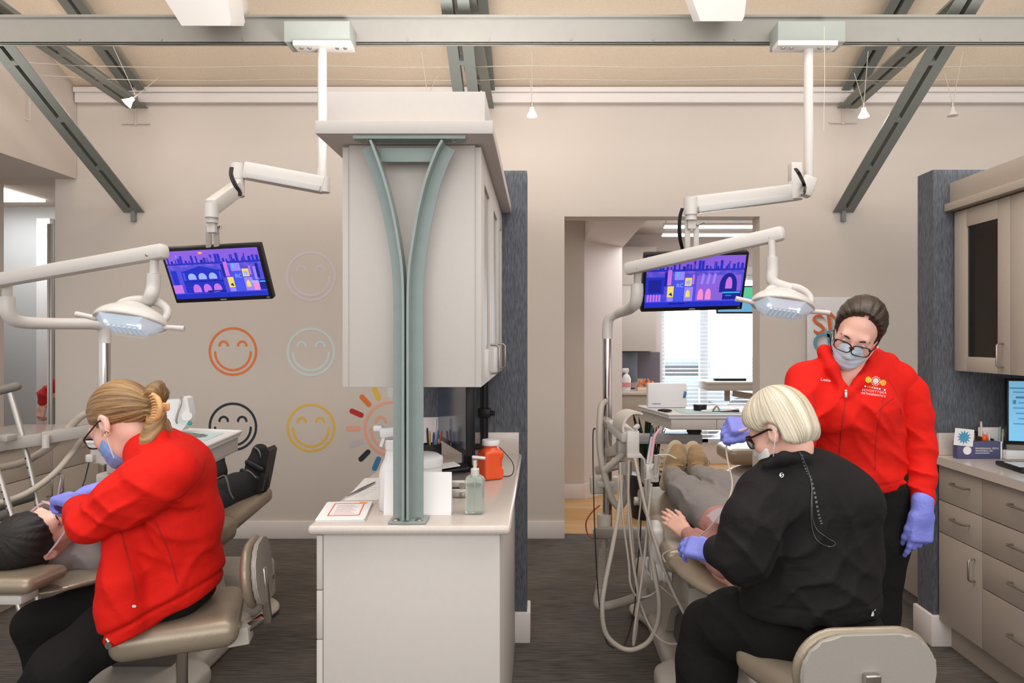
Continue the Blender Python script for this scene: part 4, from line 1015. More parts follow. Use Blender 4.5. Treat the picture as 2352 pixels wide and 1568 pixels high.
    def posters(x0):
        rect('dark', x0, .42, x0 + .025, .70, 3); rect('pink', x0 + .03, .44, x0 + .07, .74, 3); rect('yel', x0 + .035, .2, x0 + .10, .42, 4)
        poly('dark', [(x0 + .05, .26), (x0 + .09, .22), (x0 + .08, .3)], 5); rect('lil', x0 + .035, .12, x0 + .10, .19, 4)
        rect('mid', x0 + .11, .12, x0 + .20, .52, 3); rect('cyan', x0 + .12, .60, x0 + .14, .70, 4); rect('lil', x0 + .10, .54, x0 + .20, .70, 3); rect('yel', x0 + .21, .42, x0 + .28, .58, 4); rect('pal', x0 + .222, .45, x0 + .268, .53, 5)
        rect('lil', x0 + .21, .12, x0 + .30, .40, 3); arch('yel', x0 + .225, .2, x0 + .27, .34, 4); rect('pink', x0 + .285, .45, x0 + .305, .64, 3)
        words_.append(('pal', 'RC', x0 + .125, .40, .026))
    if kind == 'L':
        hall(.13, .56); posters(.57); rect('lil', .9, .35, .935, .62, 3); rect('dark', .93, .38, .96, .68, 4); rect('ros', .86, .12, .93, .28, 3); rect('pal', .85, .28, .93, .33, 4); rect('dark', .935, .14, 1, .34, 4); rect('cyan', .94, .29, 1, .315, 5)
        rect('pink', 0.0, .12, .10, .30, 1); rect('dark', .36, .11, .56, .16, 5); words_.append(('cyan', 'Business', .425, .12, .0085))
        rect('deep', .02, .3, .08, .6, 2)
    else:
        rect('dark', .03, .3, .16, .55, 2)
        for k in range(5): rect('pink', .02 + k * .03, .12, .04 + k * .03, .26, 3)
        rect('deep', .0, .26, .19, .6, 1); posters(.19)
        rect('sky', .52, .12, .98, .62, 1); arch('dark', .76, .28, .94, .66, 2); arch('pink', .82, .35, .89, .58, 3)
        for k in range(3): poly('lil', [(.56 + k * .06, .45), (.585 + k * .06, .45), (.60 + k * .06, .64), (.575 + k * .06, .66)], 2)
        for k in (0, 1): arch('ros', .54 + k * .08, .14, .60 + k * .08, .36, 3)
        rect('dark', .80, .13, .99, .30, 4); rect('cyan', .80, .26, .98, .285, 5); rect('dark', .25, .06, .42, .09, 4)
        words_.append(('cyan', 'REVIEW', .83, .2, .009))
    cols = sorted({q[0] for q in lay} | {q[0] for q in words_}); b = MB()
    for ci, col in enumerate(cols):
        b.use(ci)
        for cc, pts, lv in lay:
            if cc == col: b.prism(pts, so + n * (0.0009 + lv * 0.00012), u, up, n * 0.0001)
        for cc, tx, x, y, sz in words_:
            if cc == col: b.text(tx, so + u * (sw * x) + up * (sh * y) + n * 0.0018, u, up, sz, 0.00004)
    b.use(0)
    b.build('screen_pattern', [mat('screen_' + col, P[col], 0.3, emit=0.62) for col in cols], r)
    b = MB(); b.obox(c + n * 0.001 - up * (h / 2 - 0.011), (0.03, 0.005, 0.0004), R); b.build('maker_mark', M_greyp, r)
    b = MB(); b.obox(c + n * 0.0008 + u * (w / 2 - 0.02) - up * (h / 2 - 0.012), (0.014, 0.008, 0.0005), R); b.build('sticker', M_nickel, r)
A = lcd(W(365, 572, 3.2102), W(595, 560, 3.1738), W(393, 697, 3.3288), 'wide ceiling screen with purple city picture over the smiley wall', None, None)
screen_art(*A, 'L')
A = lcd(W(1481, 583, 3.1738), W(1722, 578, 3.2102), W(1470, 717, 3.2923), 'wide ceiling screen with purple city picture in front of the doorway', None, None)
screen_art(*A, 'R')

r, pe = ceiling_mount(1787, 1942, 1787, 1925, 1857, 106, 424, 'white ceiling pole and jointed arm carrying the screen by the doorway')
b = MB(); a, c = W(1818, 418, 3.3562), W(1843, 372, 3.3562); b.box(a.x, c.x, 3.355, 3.41, a.z, c.z, 0.004); b.obox(W(1852, 428, 3.3744), (0.07, 0.06, 0.10), Matrix.Rotation(math.radians(20), 3, 'Y'), 0.012); b.build('shoulder_joint', M_white, r)
b = MB(); b.cyl(W(1826, 418, 3.3014), W(1826, 458, 3.3014), 0.036, None, 24); b.build('elbow_joint', M_white, r)
b = MB(); bar2(b, W(1838, 440, 3.3106), W(1585, 472, 3.2102), 0.055, 0.082, 0.014); b.build('upper_arm', M_white, r)
b = MB(); bar2(b, W(1825, 452, 3.2832), W(1605, 480, 3.1783), 0.012, 0.03, 0.003); b.build('arm_cover', mat('light_grey_cover', '#b9b7b6', 0.3), r)
b = MB(); b.cyl(W(1587, 454, 3.2102), W(1587, 494, 3.2102), 0.034, None, 24); b.cyl(W(1587, 494, 3.2102), W(1587, 506, 3.2102), 0.028, None, 20); b.obox(W(1588, 515, 3.2194), (0.04, 0.03, 0.05), None, 0.006); b.build('wrist_joint', M_white, r)
for dx in (-10, 10):
    b = MB(); bar2(b, W(1589 + dx, 508, 3.2285), W(1589 + dx, 590, 3.2467), 0.013, 0.025, 0.003, V((1, 0, 0))); b.build('tilt_plate', M_white, r)
b = MB(); b.cyl(W(1600, 517, 3.2194), W(1617, 510, 3.2194), 0.005, None, 8); b.build('clamp_lever', M_nickel, r)
for k in (0, 1):
    b = MB(); b.tube([W(1566 + 3 * k, 478, 3.1829), W(1560 + 3 * k, 500, 3.192), W(1559 + 4 * k, 540, 3.2102), W(1566 + 3 * k, 572, 3.2467)], 0.005, 8, smooth=5); b.build('cable', M_cable, r)
    b = MB(); b.tube([W(1826 + 3 * k, 388, 3.0442), W(1833 + 4 * k, 398, 3.0109), W(1846 + 3 * k, 425, 3.2832), W(1847 + 2 * k, 440, 3.0109), W(1843, 448, 3.3014)], 0.005, 8, smooth=5); b.build('cable', M_cable, r)
b = MB(); b.tube([W(1893, 60, 3.2832), W(1894, 180, 3.2832), W(1892, 300, 3.2832)], 0.0012, 6); o = b.build('hanging_wire', M_warm); setp(o, 'very thin wire hanging beside the white ceiling pole near the doorway', 'wire')

# ------------------------------------------------------------------ dental lights
M_refl = mat('faceted_reflector', '#cfe0ee', 0.22, 0.15, emit=0.22)
M_led = mat('lit_lamp_face', '#eaf4ff', emit=3.0)
M_clear = mat('clear_lamp_shield', '#dfe8ee', 0.05, alpha=0.22)
def lamp_head(r, c, u, w, drop_pts, s=1.0):
    """c centre, u long axis, w up axis"""
    R = frame(u, w); u, v, w = (V(R.col[i]) for i in range(3)); P = lambda a, b_, c_: c + u * a * s + v * b_ * s + w * c_ * s
    S = SDF(0.0045); S.ell(P(0, 0, -0.006), (0.130 * s, 0.082 * s, 0.072 * s), R, 0.01); S.ell(P(0.0, 0, 0.045), (0.062 * s, 0.04 * s, 0.03 * s), R, 0.02); S.cut(P(0, 0, -0.006), -w, 0.006)
    S.build('lamp_shell', M_white, r)
    hexa = [(-0.124, 0), (-0.085, -0.066), (0.07, -0.070), (0.124, -0.02), (0.124, 0.02), (0.07, 0.07), (-0.085, 0.066)]
    b = MB()
    A = [b.bm.verts.new(P(x * 1.0, y, -0.006)) for x, y in hexa]; B = [b.bm.verts.new(P(x * 0.66, y * 0.68, -0.045)) for x, y in hexa]
    C = [b.bm.verts.new(P(x * 0.5, y * 0.5, -0.012)) for x, y in hexa]
    for k in range(7): b.bm.faces.new((A[k], A[(k + 1) % 7], B[(k + 1) % 7], B[k]))
    b.build('clear_shield', M_clear, r, angle=5)
    b = MB(); A = [b.bm.verts.new(P(x * 0.96, y * 0.96, -0.0065)) for x, y in hexa]; C = [b.bm.verts.new(P(x * 0.55, y * 0.55, -0.034)) for x, y in hexa]
    for k in range(7): b.bm.faces.new((A[k], A[(k + 1) % 7], C[(k + 1) % 7], C[k]))
    b.bm.faces.new(C)
    for k in range(-3, 4): b.obox(P(k * 0.018, -0.0, -0.036), (0.010, 0.06 * s, 0.006), R, 0.001)
    b.build('reflector', M_refl, r, angle=5)
    b = MB(); b.obox(P(-0.055, -0.034, -0.026), (0.03 * s, 0.012, 0.006), R, 0.001); b.obox(P(0.035, -0.036, -0.028), (0.045 * s, 0.014, 0.006), R, 0.001); b.build('light_source', M_led, r)
    for sd in (-1, 1):
        b = MB(); b.tube([P(sd * 0.115, 0.0, -0.006), P(sd * 0.15, 0.0, -0.002), P(sd * 0.19, 0.0, 0.0)], [0.010 * s, 0.0095 * s, 0.011 * s], 12); b.build('handle', M_white, r)
    b = MB(); b.tube([P(-0.07, 0, 0.04), P(-0.05, 0, 0.07), P(-0.01, 0, 0.088), P(0.03, 0, 0.092), P(0.07, 0, 0.09), P(0.105, 0, 0.07), P(0.115, 0, 0.04), P(0.10, 0, 0.005)], [0.012, 0.0155, 0.017, 0.018, 0.017, 0.0145, 0.0135, 0.013], 14, smooth=5); b.build('yoke', M_white, r)
    b = MB(); b.tube([P(0.03, 0, 0.085)] + drop_pts, [0.022] + [0.0235] * (len(drop_pts)), 16, smooth=5); b.build('neck', M_white, r)
    b = MB(); b.lathe([(0.006, 0), (0.006, 0.002), (0, 0.003)], P(-0.03, -0.052, 0.03), -v + w * 0.5, 12); b.build('sensor_window', M_dark, r)
def spring_arm(r, p, q, w, h):
    b = MB(); d = (q - p).normalized(); b.beam(p, q, w, h, V((0, 0, 1)), 0.018); b.build('spring_arm', M_white, r)
    for pt in (p + d * 0.06, q - d * 0.07):
        b = MB(); b.lathe([(0.006, 0), (0.006, 0.002), (0.003, 0.004), (0, 0.0045)], pt + V((0, -w / 2, -0.008)), (0, -1, 0), 12); b.build('pivot_screw', M_nickel, r)
def light_spot(r, c, tgt, e):
    l = bpy.data.lights.new('operating_beam', 'SPOT'); l.energy = e; l.spot_size = math.radians(26); l.spot_blend = 0.6; l.color = (0.9, 0.96, 1); l.shadow_soft_size = 0.05
    o = bpy.data.objects.new('operating_beam', l); COL.objects.link(o); o.parent = r; d = (V(tgt) - V(c)); o.location = V(c) + d.normalized() * 0.07 - r.location
    o.rotation_euler = d.to_track_quat('-Z', 'Y').to_euler()

r = root('dental_light', 'white jointed operating light over the dark haired patient, chrome post', 'dental light', (W(240, 900, 3.1).x, 3.1, 0))
X = W(240, 900, 3.1).x
b = MB(); b.cyl((X, 3.1, 0.0), (X, 3.1, W(0, 785, 3.1).z), 0.0245, None, 24); b.build('post', M_chrome, r)
b = MB(); b.tube([W(240, 788, 3.1), W(240, 772, 3.1), W(236, 752, 3.09), W(218, 744, 3.06), W(130, 743, 2.95), W(62, 741, 2.85), W(30, 733, 2.80), W(17, 712, 2.78), W(16, 682, 2.78)], [0.0265, 0.0265, 0.026, 0.025, 0.0245, 0.0255, 0.0275, 0.0285, 0.0285], 18, smooth=5); b.build('elbow_arm', M_white, r)
b = MB(); b.cyl(W(16, 684, 2.78), W(17, 650, 2.77), 0.018, None, 18); b.build('arm_pivot', M_white, r)
spring_arm(r, W(-40, 650, 2.77), W(381, 576, 2.50), 0.05, 0.058)
b = MB(); b.cyl(W(354, 588, 2.52), W(354, 628, 2.52), 0.0155, None, 18); b.build('arm_pivot', M_white, r)
lamp_head(r, W(300, 738, 2.5), V((1, 0.1, -0.14)), V((0.05, 0.42, 0.9)), [W(346, 680, 2.51), W(352, 658, 2.52), W(354, 628, 2.52)])
light_spot(r, W(300, 745, 2.5), W(165, 1215, 2.3), 9)
r = root('dental_light', 'white jointed operating light over the patient in grey sweatpants', 'dental light', (W(1395, 900, 3.4).x, 3.4, 0))
X = W(1395, 900, 3.4).x
b = MB(); b.cyl((X, 3.4, 0.5), (X, 3.4, W(0, 775, 3.4).z), 0.0235, None, 24); b.build('post', M_chrome, r)
b = MB(); b.tube([W(1395, 778, 3.4), W(1395, 755, 3.4), W(1400, 730, 3.39), W(1420, 718, 3.36), W(1444, 710, 3.28), W(1458, 698, 3.20), W(1463, 676, 3.18), W(1463, 652, 3.18)], [0.0265, 0.0265, 0.0255, 0.025, 0.0265, 0.029, 0.0295, 0.029], 18, smooth=5); b.build('elbow_arm', M_white, r)
b = MB(); b.cyl(W(1464, 655, 3.18), W(1465, 620, 3.16), 0.018, None, 18); b.build('arm_pivot', M_white, r)
spring_arm(r, W(1436, 619, 3.17), W(1803, 534, 2.75), 0.05, 0.060)
b = MB(); b.cyl(W(1773, 552, 2.77), W(1773, 596, 2.77), 0.0155, None, 18); b.build('arm_pivot', M_white, r)
lamp_head(r, W(1797, 702, 2.72), V((1, -0.05, -0.16)), V((0.08, 0.40, 0.9)), [W(1776, 648, 2.76), W(1774, 620, 2.77), W(1773, 590, 2.77)], 0.98)
light_spot(r, W(1797, 712, 2.72), W(1715, 1340, 2.15), 12)

# ------------------------------------------------------------------ instrument trays
def tray(label, pts, z, hd, r0):
    r = root('instrument_tray', label, 'dental tray', (sum(p[0] for p in pts) / 4, sum(p[1] for p in pts) / 4, z - hd - 0.03))
    cx, cy = sum(p[0] for p in pts) / 4, sum(p[1] for p in pts) / 4
    b = MB(); b.prism(pts, (0, 0, z - 0.024), (1, 0, 0), (0, 1, 0), (0, 0, 0.02))
    n = len(pts)
    for i in range(n):
        p, q = V((*pts[i], z - 0.004)), V((*pts[(i + 1) % n], z - 0.004)); b.tube([p, q], 0.0065, 8); b.ball(p, 0.0065, None, 10, 8)
    b.build('tray_top', M_brightw, r)
    ins = [(cx + (p[0] - cx) * 0.955, cy + (p[1] - cy) * 0.955) for p in pts]
    b = MB(); b.prism(ins, (0, 0, z - 0.026 - hd), (1, 0, 0), (0, 1, 0), (0, 0, hd)); b.build('drawer_body', M_cabl, r)
    return r, ins
r, ins = tray('white topped instrument tray behind the seated woman in red', [(-1.82, 2.74), (-1.28, 2.58), (-1.336, 3.05), (-1.76, 3.17)], 1.05, 0.062, None)
b = MB(); a, c = V((*ins[1], 0)), V((*ins[2], 0)); b.beam(a.lerp(c, 0.02) + V((0.002, -0.003, 0.996)), a.lerp(c, 0.98) + V((0.002, 0, 0.996)), 0.002, 0.05); b.build('drawer_front', M_cabl, r)
b = MB(); pxbox(b, 195, 1044, 212, 1062, 2.72, 0.03, 0.005); b.build('latch', M_white, r)
zt = 1.0475
b = MB(); b.prism([(-1.66, 2.86), (-1.36, 2.78), (-1.385, 2.99), (-1.62, 3.03)], (0, 0, zt - 0.001), (1, 0, 0), (0, 1, 0), (0, 0, 0.0015)); o = b.build('tray_liner', mat('pale_aqua_paper', '#b3cfd4', 0.8)); setp(o, 'pale aqua paper liner lying on the tray behind the seated woman', 'tray liner')
def pliers(label, c, ang, L=0.13, m=None):
    b = MB(); d = V((math.cos(ang), math.sin(ang), 0)); n = V((-d.y, d.x, 0)); c = V(c)
    for s in (-1, 1):
        b.tube([c, c - d * L * .2 + n * s * 0.008, c - d * L * .5 + n * s * 0.014, c - d * L * .8 + n * s * 0.012], 0.003, 8, smooth=3)
        b.tube([c, c + d * L * 0.12 + n * s * 0.003, c + d * L * 0.25 + n * s * 0.001], [0.004, 0.003, 0.0015], 8)
    b.lathe([(0.008, -0.004), (0.008, 0.004), (0, 0.004)], c, (0, 0, 1), 14)
    o = b.build('pliers', m or M_nickel); setp(o, label, 'pliers', None); return o
pliers('steel orthodontic pliers on the aqua liner, nearest the seated woman', (-1.50, 2.88, zt + 0.006), math.radians(160))
pliers('steel orthodontic pliers on the aqua liner, nearer the navy smiley', (-1.43, 2.89, zt + 0.0062), math.radians(-20), 0.12)
# dispenser on the tray
r = root('wire_dispenser', 'white dispenser block with a hooked tool on the tray behind the seated woman', 'dispenser', W(405, 985, 2.98))
b = MB(); o_ = W(376, 988, 2.98); s_ = 2.98 / F
b.prism([(x * s_, y * s_) for x, y in ((0, 0), (42, 0), (58, 22), (60, 40), (56, 62), (54, 74), (46, 78), (44, 70), (4, 70), (0, 60))], o_, (1, 0, 0), (0, 0, 1), (0, 0.05, 0)); b.build('block', M_brightw, r)
b = MB(); b.cyl(W(429, 955, 2.975), W(429, 955, 2.985), 0.021, None, 24); b.build('dial', M_brightw, r)
b = MB(); b.tube([W(414, 912, 2.97), W(416, 925, 2.965), W(408, 950, 2.96), W(405, 965, 2.96), W(407, 973, 2.965)], [0.004, 0.004, 0.0045, 0.005, 0.003], 8, smooth=4); b.build('hook', M_nickel, r)
b = MB(); b.ball(W(436, 972, 2.99), (0.01, 0.01, 0.009)); b.build('green_clip', mat('teal_plastic', '#2f9a90', 0.4), r)
for k in range(3):
    b = MB(); b.tube([W(372 + 8 * k, 930, 3.0), W(373 + 8 * k, 905 - 6 * (k == 1), 3.0), W(375 + 8 * k, 898, 3.0)], 0.0012, 6); b.build('wire_loop', M_nickel, r)

# right tray
r, ins = tray('instrument tray with drawers at the feet of the patient in grey sweatpants', [(0.70, 3.70), (1.30, 3.70), (1.25, 4.2), (0.605, 4.18)], 1.052, 0.06, None)
for x0, x1 in ((0.712, 0.958), (0.962, 1.28)):
    b = MB(); b.box(x0, x1, 3.704, 3.711, 0.967, 1.022, 0.001); b.build('drawer', M_cabl, r)
b = MB(); b.cyl((0.87, 3.85, 0.925), (0.87, 3.85, 0.965), 0.036, None, 24); b.cyl((0.87, 3.85, 0.935), (0.87, 3.85, 0.945), 0.042, None, 24); b.build('swivel', M_dark, r)
b = MB(); a, c = W(1470, 1021, 3.76), W(1615, 999, 3.76); b.box(0.42, 0.91, 3.82, 3.88, 0.872, 0.925, 0.004); b.beam(V((0.44, 3.85, 0.90)), V((0.345, 3.44, 0.90)), 0.05, 0.05);  b.box(0.50, 0.905, 3.818, 3.822, 0.885, 0.912); b.build('support_arm', mat('arm_grey', '#9b9897', 0.45), r)
zt2 = 1.0495
b = MB(); S = SDF(0.003); S.ell(W(1527, 939, 3.84), (0.042, 0.022, 0.009), Euler((0, 0, math.radians(-18))).to_matrix(), 0.01); p = W(1527, 939, 3.84); p.z = zt2 + 0.0085; S.p = []; S.ell(p, (0.042, 0.022, 0.009), Euler((0, 0, math.radians(-18))).to_matrix(), 0.01); o = S.build('curing_tool', M_black); setp(o, 'small dark oval tool at the corner of the tray by the doorway', 'dental tool')
r2 = root('wax_tub', 'round black ribbed tub on the tray by the doorway', 'tub', (0.92, 3.92, zt2)); c = V((0.92, 3.92, zt2))
b = MB(); b.lathe([(0, 0), (0.036, 0), (0.037, 0.003), (0.037, 0.016), (0.036, 0.02)], c, (0, 0, 1), 28); b.build('tub_body', M_black, r2)
b = MB(); b.lathe([(0.038, 0.018), (0.0385, 0.032), (0.036, 0.036), (0, 0.036)], c, (0, 0, 1), 28); b.build('tub_lid', M_black, r2)
r2 = root('supply_box', 'blank white upright box standing at the back of the tray by the doorway', 'box', (0.75, 4.1, zt2))
b = MB(); a, c = W(1488, 933, 4.07), W(1578, 880, 4.07); b.box(a.x, c.x, 4.07, 4.13, zt2, c.z, 0.008); b.build('box_shell', M_brightw, r2)
b = MB(); q = W(1573, 906, 4.068); b.obox(q, (0.016, 0.006, 0.04), Matrix.Rotation(math.radians(12), 3, 'Y'), 0.003); b.build('blue_tab', mat('blue_plastic', '#3f6f93', 0.4), r2)
b = MB(); q = W(1508, 927, 4.068); b.obox(q, (0.05, 0.003, 0.006)); b.build('blue_print', mat('blue_print', '#7d93b4', 0.6), r2)
b = MB(); b.prism([(0.78, 3.76), (1.14, 3.76), (1.12, 4.02), (0.78, 4.0)], (0, 0, zt2 - 0.0005), (1, 0, 0), (0, 1, 0), (0, 0, 0.001)); o = b.build('tray_liner', mat('pale_aqua_paper', '#b3cfd4', 0.8)); setp(o, 'pale aqua paper liner on the tray by the doorway', 'tray liner')
b = MB(); p = V((1.02, 3.8, zt2 + 0.006)); b.tube([p + V((-0.06, 0.02, 0)), p, p + V((0.06, 0.0, 0.002))], [0.0015, 0.003, 0.004], 8); b.obox(p + V((0.07, 0, 0.004)), (0.04, 0.02, 0.012), None, 0.005); o = b.build('ligature_tool', M_black); setp(o, 'slim tool with a black grip lying on the tray by the doorway', 'dental tool')
b = MB(); b.tube([V((1.05, 3.86, zt2 + 0.004)), V((1.13, 3.88, zt2 + 0.012))], [0.002, 0.005], 8); o = b.build('applicator', mat('pink_plastic', '#e88aa8', 0.4)); setp(o, 'small pink applicator on the tray by the doorway', 'dental tool')
b = MB(); b.tube([V((0.97, 3.84, zt2 + 0.004)), V((1.0, 3.86, zt2 + 0.03)), V((1.01, 3.84, zt2 + 0.01))], 0.006, 8, smooth=4); o = b.build('mirror_clip', M_nickel); setp(o, 'curled steel clip beside the black tub on the tray', 'dental tool')
S = SDF(0.004); S.ell(V((0.93, 3.83, zt2 + 0.006)), (0.03, 0.016, 0.007), None, 0.01); S.ell(V((0.95, 3.82, zt2 + 0.007)), (0.016, 0.014, 0.008), None, 0.01); o = S.build('cotton_roll', M_brightw); setp(o, 'small white cotton wad in front of the black tub', 'cotton')

# ------------------------------------------------------------------ delivery unit at the right chair
r = root('delivery_unit', 'white dental delivery unit with hanging hoses beside the patient in grey sweatpants', 'dental unit', (W(1395, 1200, 3.4).x, 3.4, 0.48))
b = MB(); b.cyl(W(1388, 1222, 3.4), W(1388, 1180, 3.4), 0.036, None, 24); b.build('post_sleeve', M_warm, r)
b = MB(); b.beam(W(1375, 1222, 3.38), W(1520, 1226, 3.0), 0.08, 0.05, V((0, 0, 1)), 0.012); b.build('mounting_arm', M_greyp, r)
b = MB(); pxbox(b, 1356, 1096, 1420, 1135, 3.42, 0.05, 0.01); b.build('junction_box', M_warm, r)
b = MB(); pxbox(b, 1373, 1107, 1412, 1119, 3.36, 0.02, 0.004); b.build('post_clamp', M_white, r)
b = MB(); b.beam(W(1383, 962, 3.40), W(1436, 1000, 3.1), 0.05, 0.032, V((0, 0, 1)), 0.004); b.build('swing_arm', M_greyp, r)
b = MB(); b.beam(W(1410, 975, 3.2), W(1446, 1004, 3.02), 0.075, 0.05, V((0, 0, 1)), 0.01); b.build('head_block', M_white, r)
b = MB(); pxbox(b, 1440, 990, 1469, 1046, 3.0, 0.09, 0.006); b.build('holder_housing', M_white, r)
b = MB(); pxbox(b, 1420, 1012, 1440, 1046, 3.06, 0.09, 0.004); b.build('side_housing', M_greyp, r)
# curled hood
b = MB(); Y0 = 3.0; c0 = W(1456, 984, Y0); s_ = Y0 / F
pr = [(math.radians(a)) for a in range(65, 200, 9)]
poly = [(math.cos(a) * 34 * s_, math.sin(a) * 40 * s_) for a in pr] + [(math.cos(a) * 29 * s_, math.sin(a) * 35 * s_) for a in reversed(pr)]
b.prism(poly, W(1463, 985, Y0), (1, 0, 0), (0, 0, 1), (-0.03, 0.12, 0)); b.build('curled_hood', M_warm, r)
b = MB(); b.beam(W(1458, 985, 3.0), W(1466, 976, 3.02), 0.02, 0.018, V((0, 0, 1)), 0.004); b.build('rocker_switch', M_white, r)
b = MB(); a = W(1441, 1051, 2.98); s2 = 2.98 / F
b.prism([(x * s2, -y * s2) for x, y in ((0, -6), (34, -6), (42, 4), (42, 58), (38, 62), (38, 6), (32, 0), (0, 0))], a, (1, 0, 0), (0, 0, 1), (0, 0.10, 0)); b.build('hanger_plate', M_white, r)
b = MB(); pxbox(b, 1484, 1068, 1514, 1108, 2.9, 0.05, 0.006)
for k in range(3): b.beam(W(1484, 1070 + 8 * k, 2.92), W(1500 + 6 * k, 1078 + 8 * k, 2.90), 0.02, 0.022, V((0, 0, 1)), 0.004)
b.build('holder_rack', M_white, r)
def hand(name, a, c, ra, rb, m, extra=None):
    b = MB(); b.tube([a, a.lerp(c, 0.5), c], [ra, (ra + rb) / 2, rb], 12); return b.build(name, m, r)
hand('blue_suction_tip', W(1484, 1078, 2.95), W(1498, 980, 2.97), 0.006, 0.005, mat('dark_teal_plastic', '#173a4e', 0.4))
b = MB(); b.ball(W(1498, 975, 2.97), 0.006); b.build('tip_ball', M_nickel, r)
hand('white_suction_tip', W(1488, 1064, 2.93), W(1497, 1003, 2.94), 0.008, 0.0055, M_white)
b = MB(); b.tube([W(1495, 1060, 2.92), W(1499, 1030, 2.92), W(1503, 1005, 2.92), W(1510, 992, 2.92), W(1516, 985, 2.92)], [0.006, 0.006, 0.0055, 0.0055, 0.007], 12, smooth=4); b.build('pink_handpiece', mat('pink_silicone', '#e3a9b9', 0.45), r)
hand('handpiece_base', W(1493, 1072, 2.92), W(1496, 1050, 2.92), 0.0085, 0.0085, M_warm)
hand('syringe_body', W(1505, 1088, 2.88), W(1508, 1045, 2.88), 0.0085, 0.011, M_greyp)
b = MB(); b.tube([W(1510, 1044, 2.88), W(1537, 1044, 2.88), W(1553, 1053, 2.87)], 0.0025, 8); b.build('syringe_nozzle', mat('pale_green_plastic', '#c6d6c4', 0.4), r)
b = MB(); b.cyl(W(1436, 1060, 3.05), W(1436, 1088, 3.05), 0.030, None, 20); b.build('canister', M_greyp, r)
b = MB(); b.beam(W(1375, 1080, 3.3), W(1422, 1066, 3.15), 0.05, 0.04, V((0, 0, 1)), 0.008); b.beam(W(1400, 1040, 3.35), W(1432, 1030, 3.2), 0.06, 0.05, V((0, 0, 1)), 0.01); b.build('lower_bracket', M_warm, r)
M_hose = mat('warm_grey_hose', '#a69d93', 0.5)
def corrug(b, pts, R0, n=60, smooth=8):
    P, _ = catmull([V(p) for p in pts], smooth); L = [0.0]
    for i in range(1, len(P)): L.append(L[-1] + (P[i] - P[i - 1]).length)
    step = L[-1] / (n * 2); out = []; rs = []; j = 0
    for i in range(n * 2 + 1):
        d = min(step * i, L[-1])
        while j < len(L) - 2 and L[j + 1] < d: j += 1
        t = (d - L[j]) / max(L[j + 1] - L[j], 1e-9); out.append(P[j].lerp(P[j + 1], min(t, 1))); rs.append(R0 * (1.0 if i % 2 else 0.86))
    b.tube(out, rs, 14); return b
b = MB(); b.tube([W(1391, 922, 3.34), W(1382, 930, 3.3), W(1378, 960, 3.26), W(1377, 1010, 3.22), W(1382, 1060, 3.18), W(1394, 1110, 3.15), W(1408, 1150, 3.13), W(1424, 1163, 3.12), W(1436, 1140, 3.1), W(1440, 1090, 3.08)], 0.0155, 12, smooth=6); b.build('thick_hose', M_hose, r)
b = MB(); corrug(b, [W(1432, 1042, 3.05), W(1412, 1060, 3.05), W(1390, 1080, 3.08)], 0.0165, 26); b.build('ribbed_hose', M_hose, r)
def hose(name, pts, R0, m=M_hose, smooth=7):
    b = MB(); b.tube(pts, R0, 10, smooth=smooth); return b.build(name, m, r)
hose('looped_hose', [W(1428, 1100, 2.98), W(1420, 1180, 2.92), W(1406, 1260, 2.86), W(1390, 1340, 2.82), W(1383, 1400, 2.8), W(1392, 1455, 2.8), W(1424, 1486, 2.8), W(1456, 1491, 2.8), W(1490, 1472, 2.8), W(1510, 1430, 2.8), W(1514, 1380, 2.8), W(1504, 1320, 2.82), W(1494, 1250, 2.86), W(1486, 1150, 2.9), W(1484, 1100, 2.9)], 0.0098)
hose('handpiece_hose', [W(1424, 1062, 2.98), W(1430, 1180, 2.92), W(1444, 1290, 2.88), W(1448, 1340, 2.86), W(1462, 1368, 2.86), W(1486, 1370, 2.86), W(1510, 1355, 2.86), W(1519, 1335, 2.86)], 0.0048)
hose('handpiece_hose', [W(1444, 1056, 2.97), W(1444, 1180, 2.92), W(1454, 1290, 2.87), W(1466, 1370, 2.84), W(1462, 1440, 2.82), W(1455, 1480, 2.8), W(1458, 1440, 2.8), W(1470, 1360, 2.82), W(1482, 1260, 2.85), W(1490, 1150, 2.88), W(1492, 1100, 2.89)], 0.0058)
hose('handpiece_hose', [W(1458, 1052, 2.96), W(1470, 1110, 2.9), W(1486, 1180, 2.85), W(1510, 1260, 2.8), W(1538, 1340, 2.74), W(1562, 1390, 2.7), W(1578, 1420, 2.66), W(1583, 1432, 2.6)], 0.0072)
hose('handpiece_hose', [W(1463, 1060, 2.96), W(1472, 1140, 2.92), W(1466, 1220, 2.9), W(1478, 1290, 2.88), W(1500, 1330, 2.85), W(1540, 1365, 2.8), W(1580, 1392, 2.72)], 0.0042)
hose('handpiece_hose', [W(1440, 1088, 2.98), W(1450, 1200, 2.92), W(1462, 1340, 2.88), W(1476, 1400, 2.84), W(1500, 1450, 2.8), W(1530, 1476, 2.76), W(1570, 1478, 2.7)], 0.0046)
hose('handpiece_hose', [W(1496, 1110, 2.88), W(1492, 1150, 2.86), W(1488, 1200, 2.84), W(1496, 1240, 2.83)], 0.006)
hose('black_lead', [W(1368, 985, 3.25), W(1362, 1000, 3.25), W(1364, 1150, 3.2), W(1370, 1300, 3.1), W(1378, 1400, 3.05), W(1392, 1470, 3.0), W(1410, 1488, 2.95)], 0.0028, M_black)
hose('black_lead', [W(1474, 1150, 2.95), W(1470, 1240, 2.93), W(1462, 1320, 2.9), W(1458, 1390, 2.86), W(1446, 1450, 2.84), W(1434, 1482, 2.82)], 0.0028, M_black)
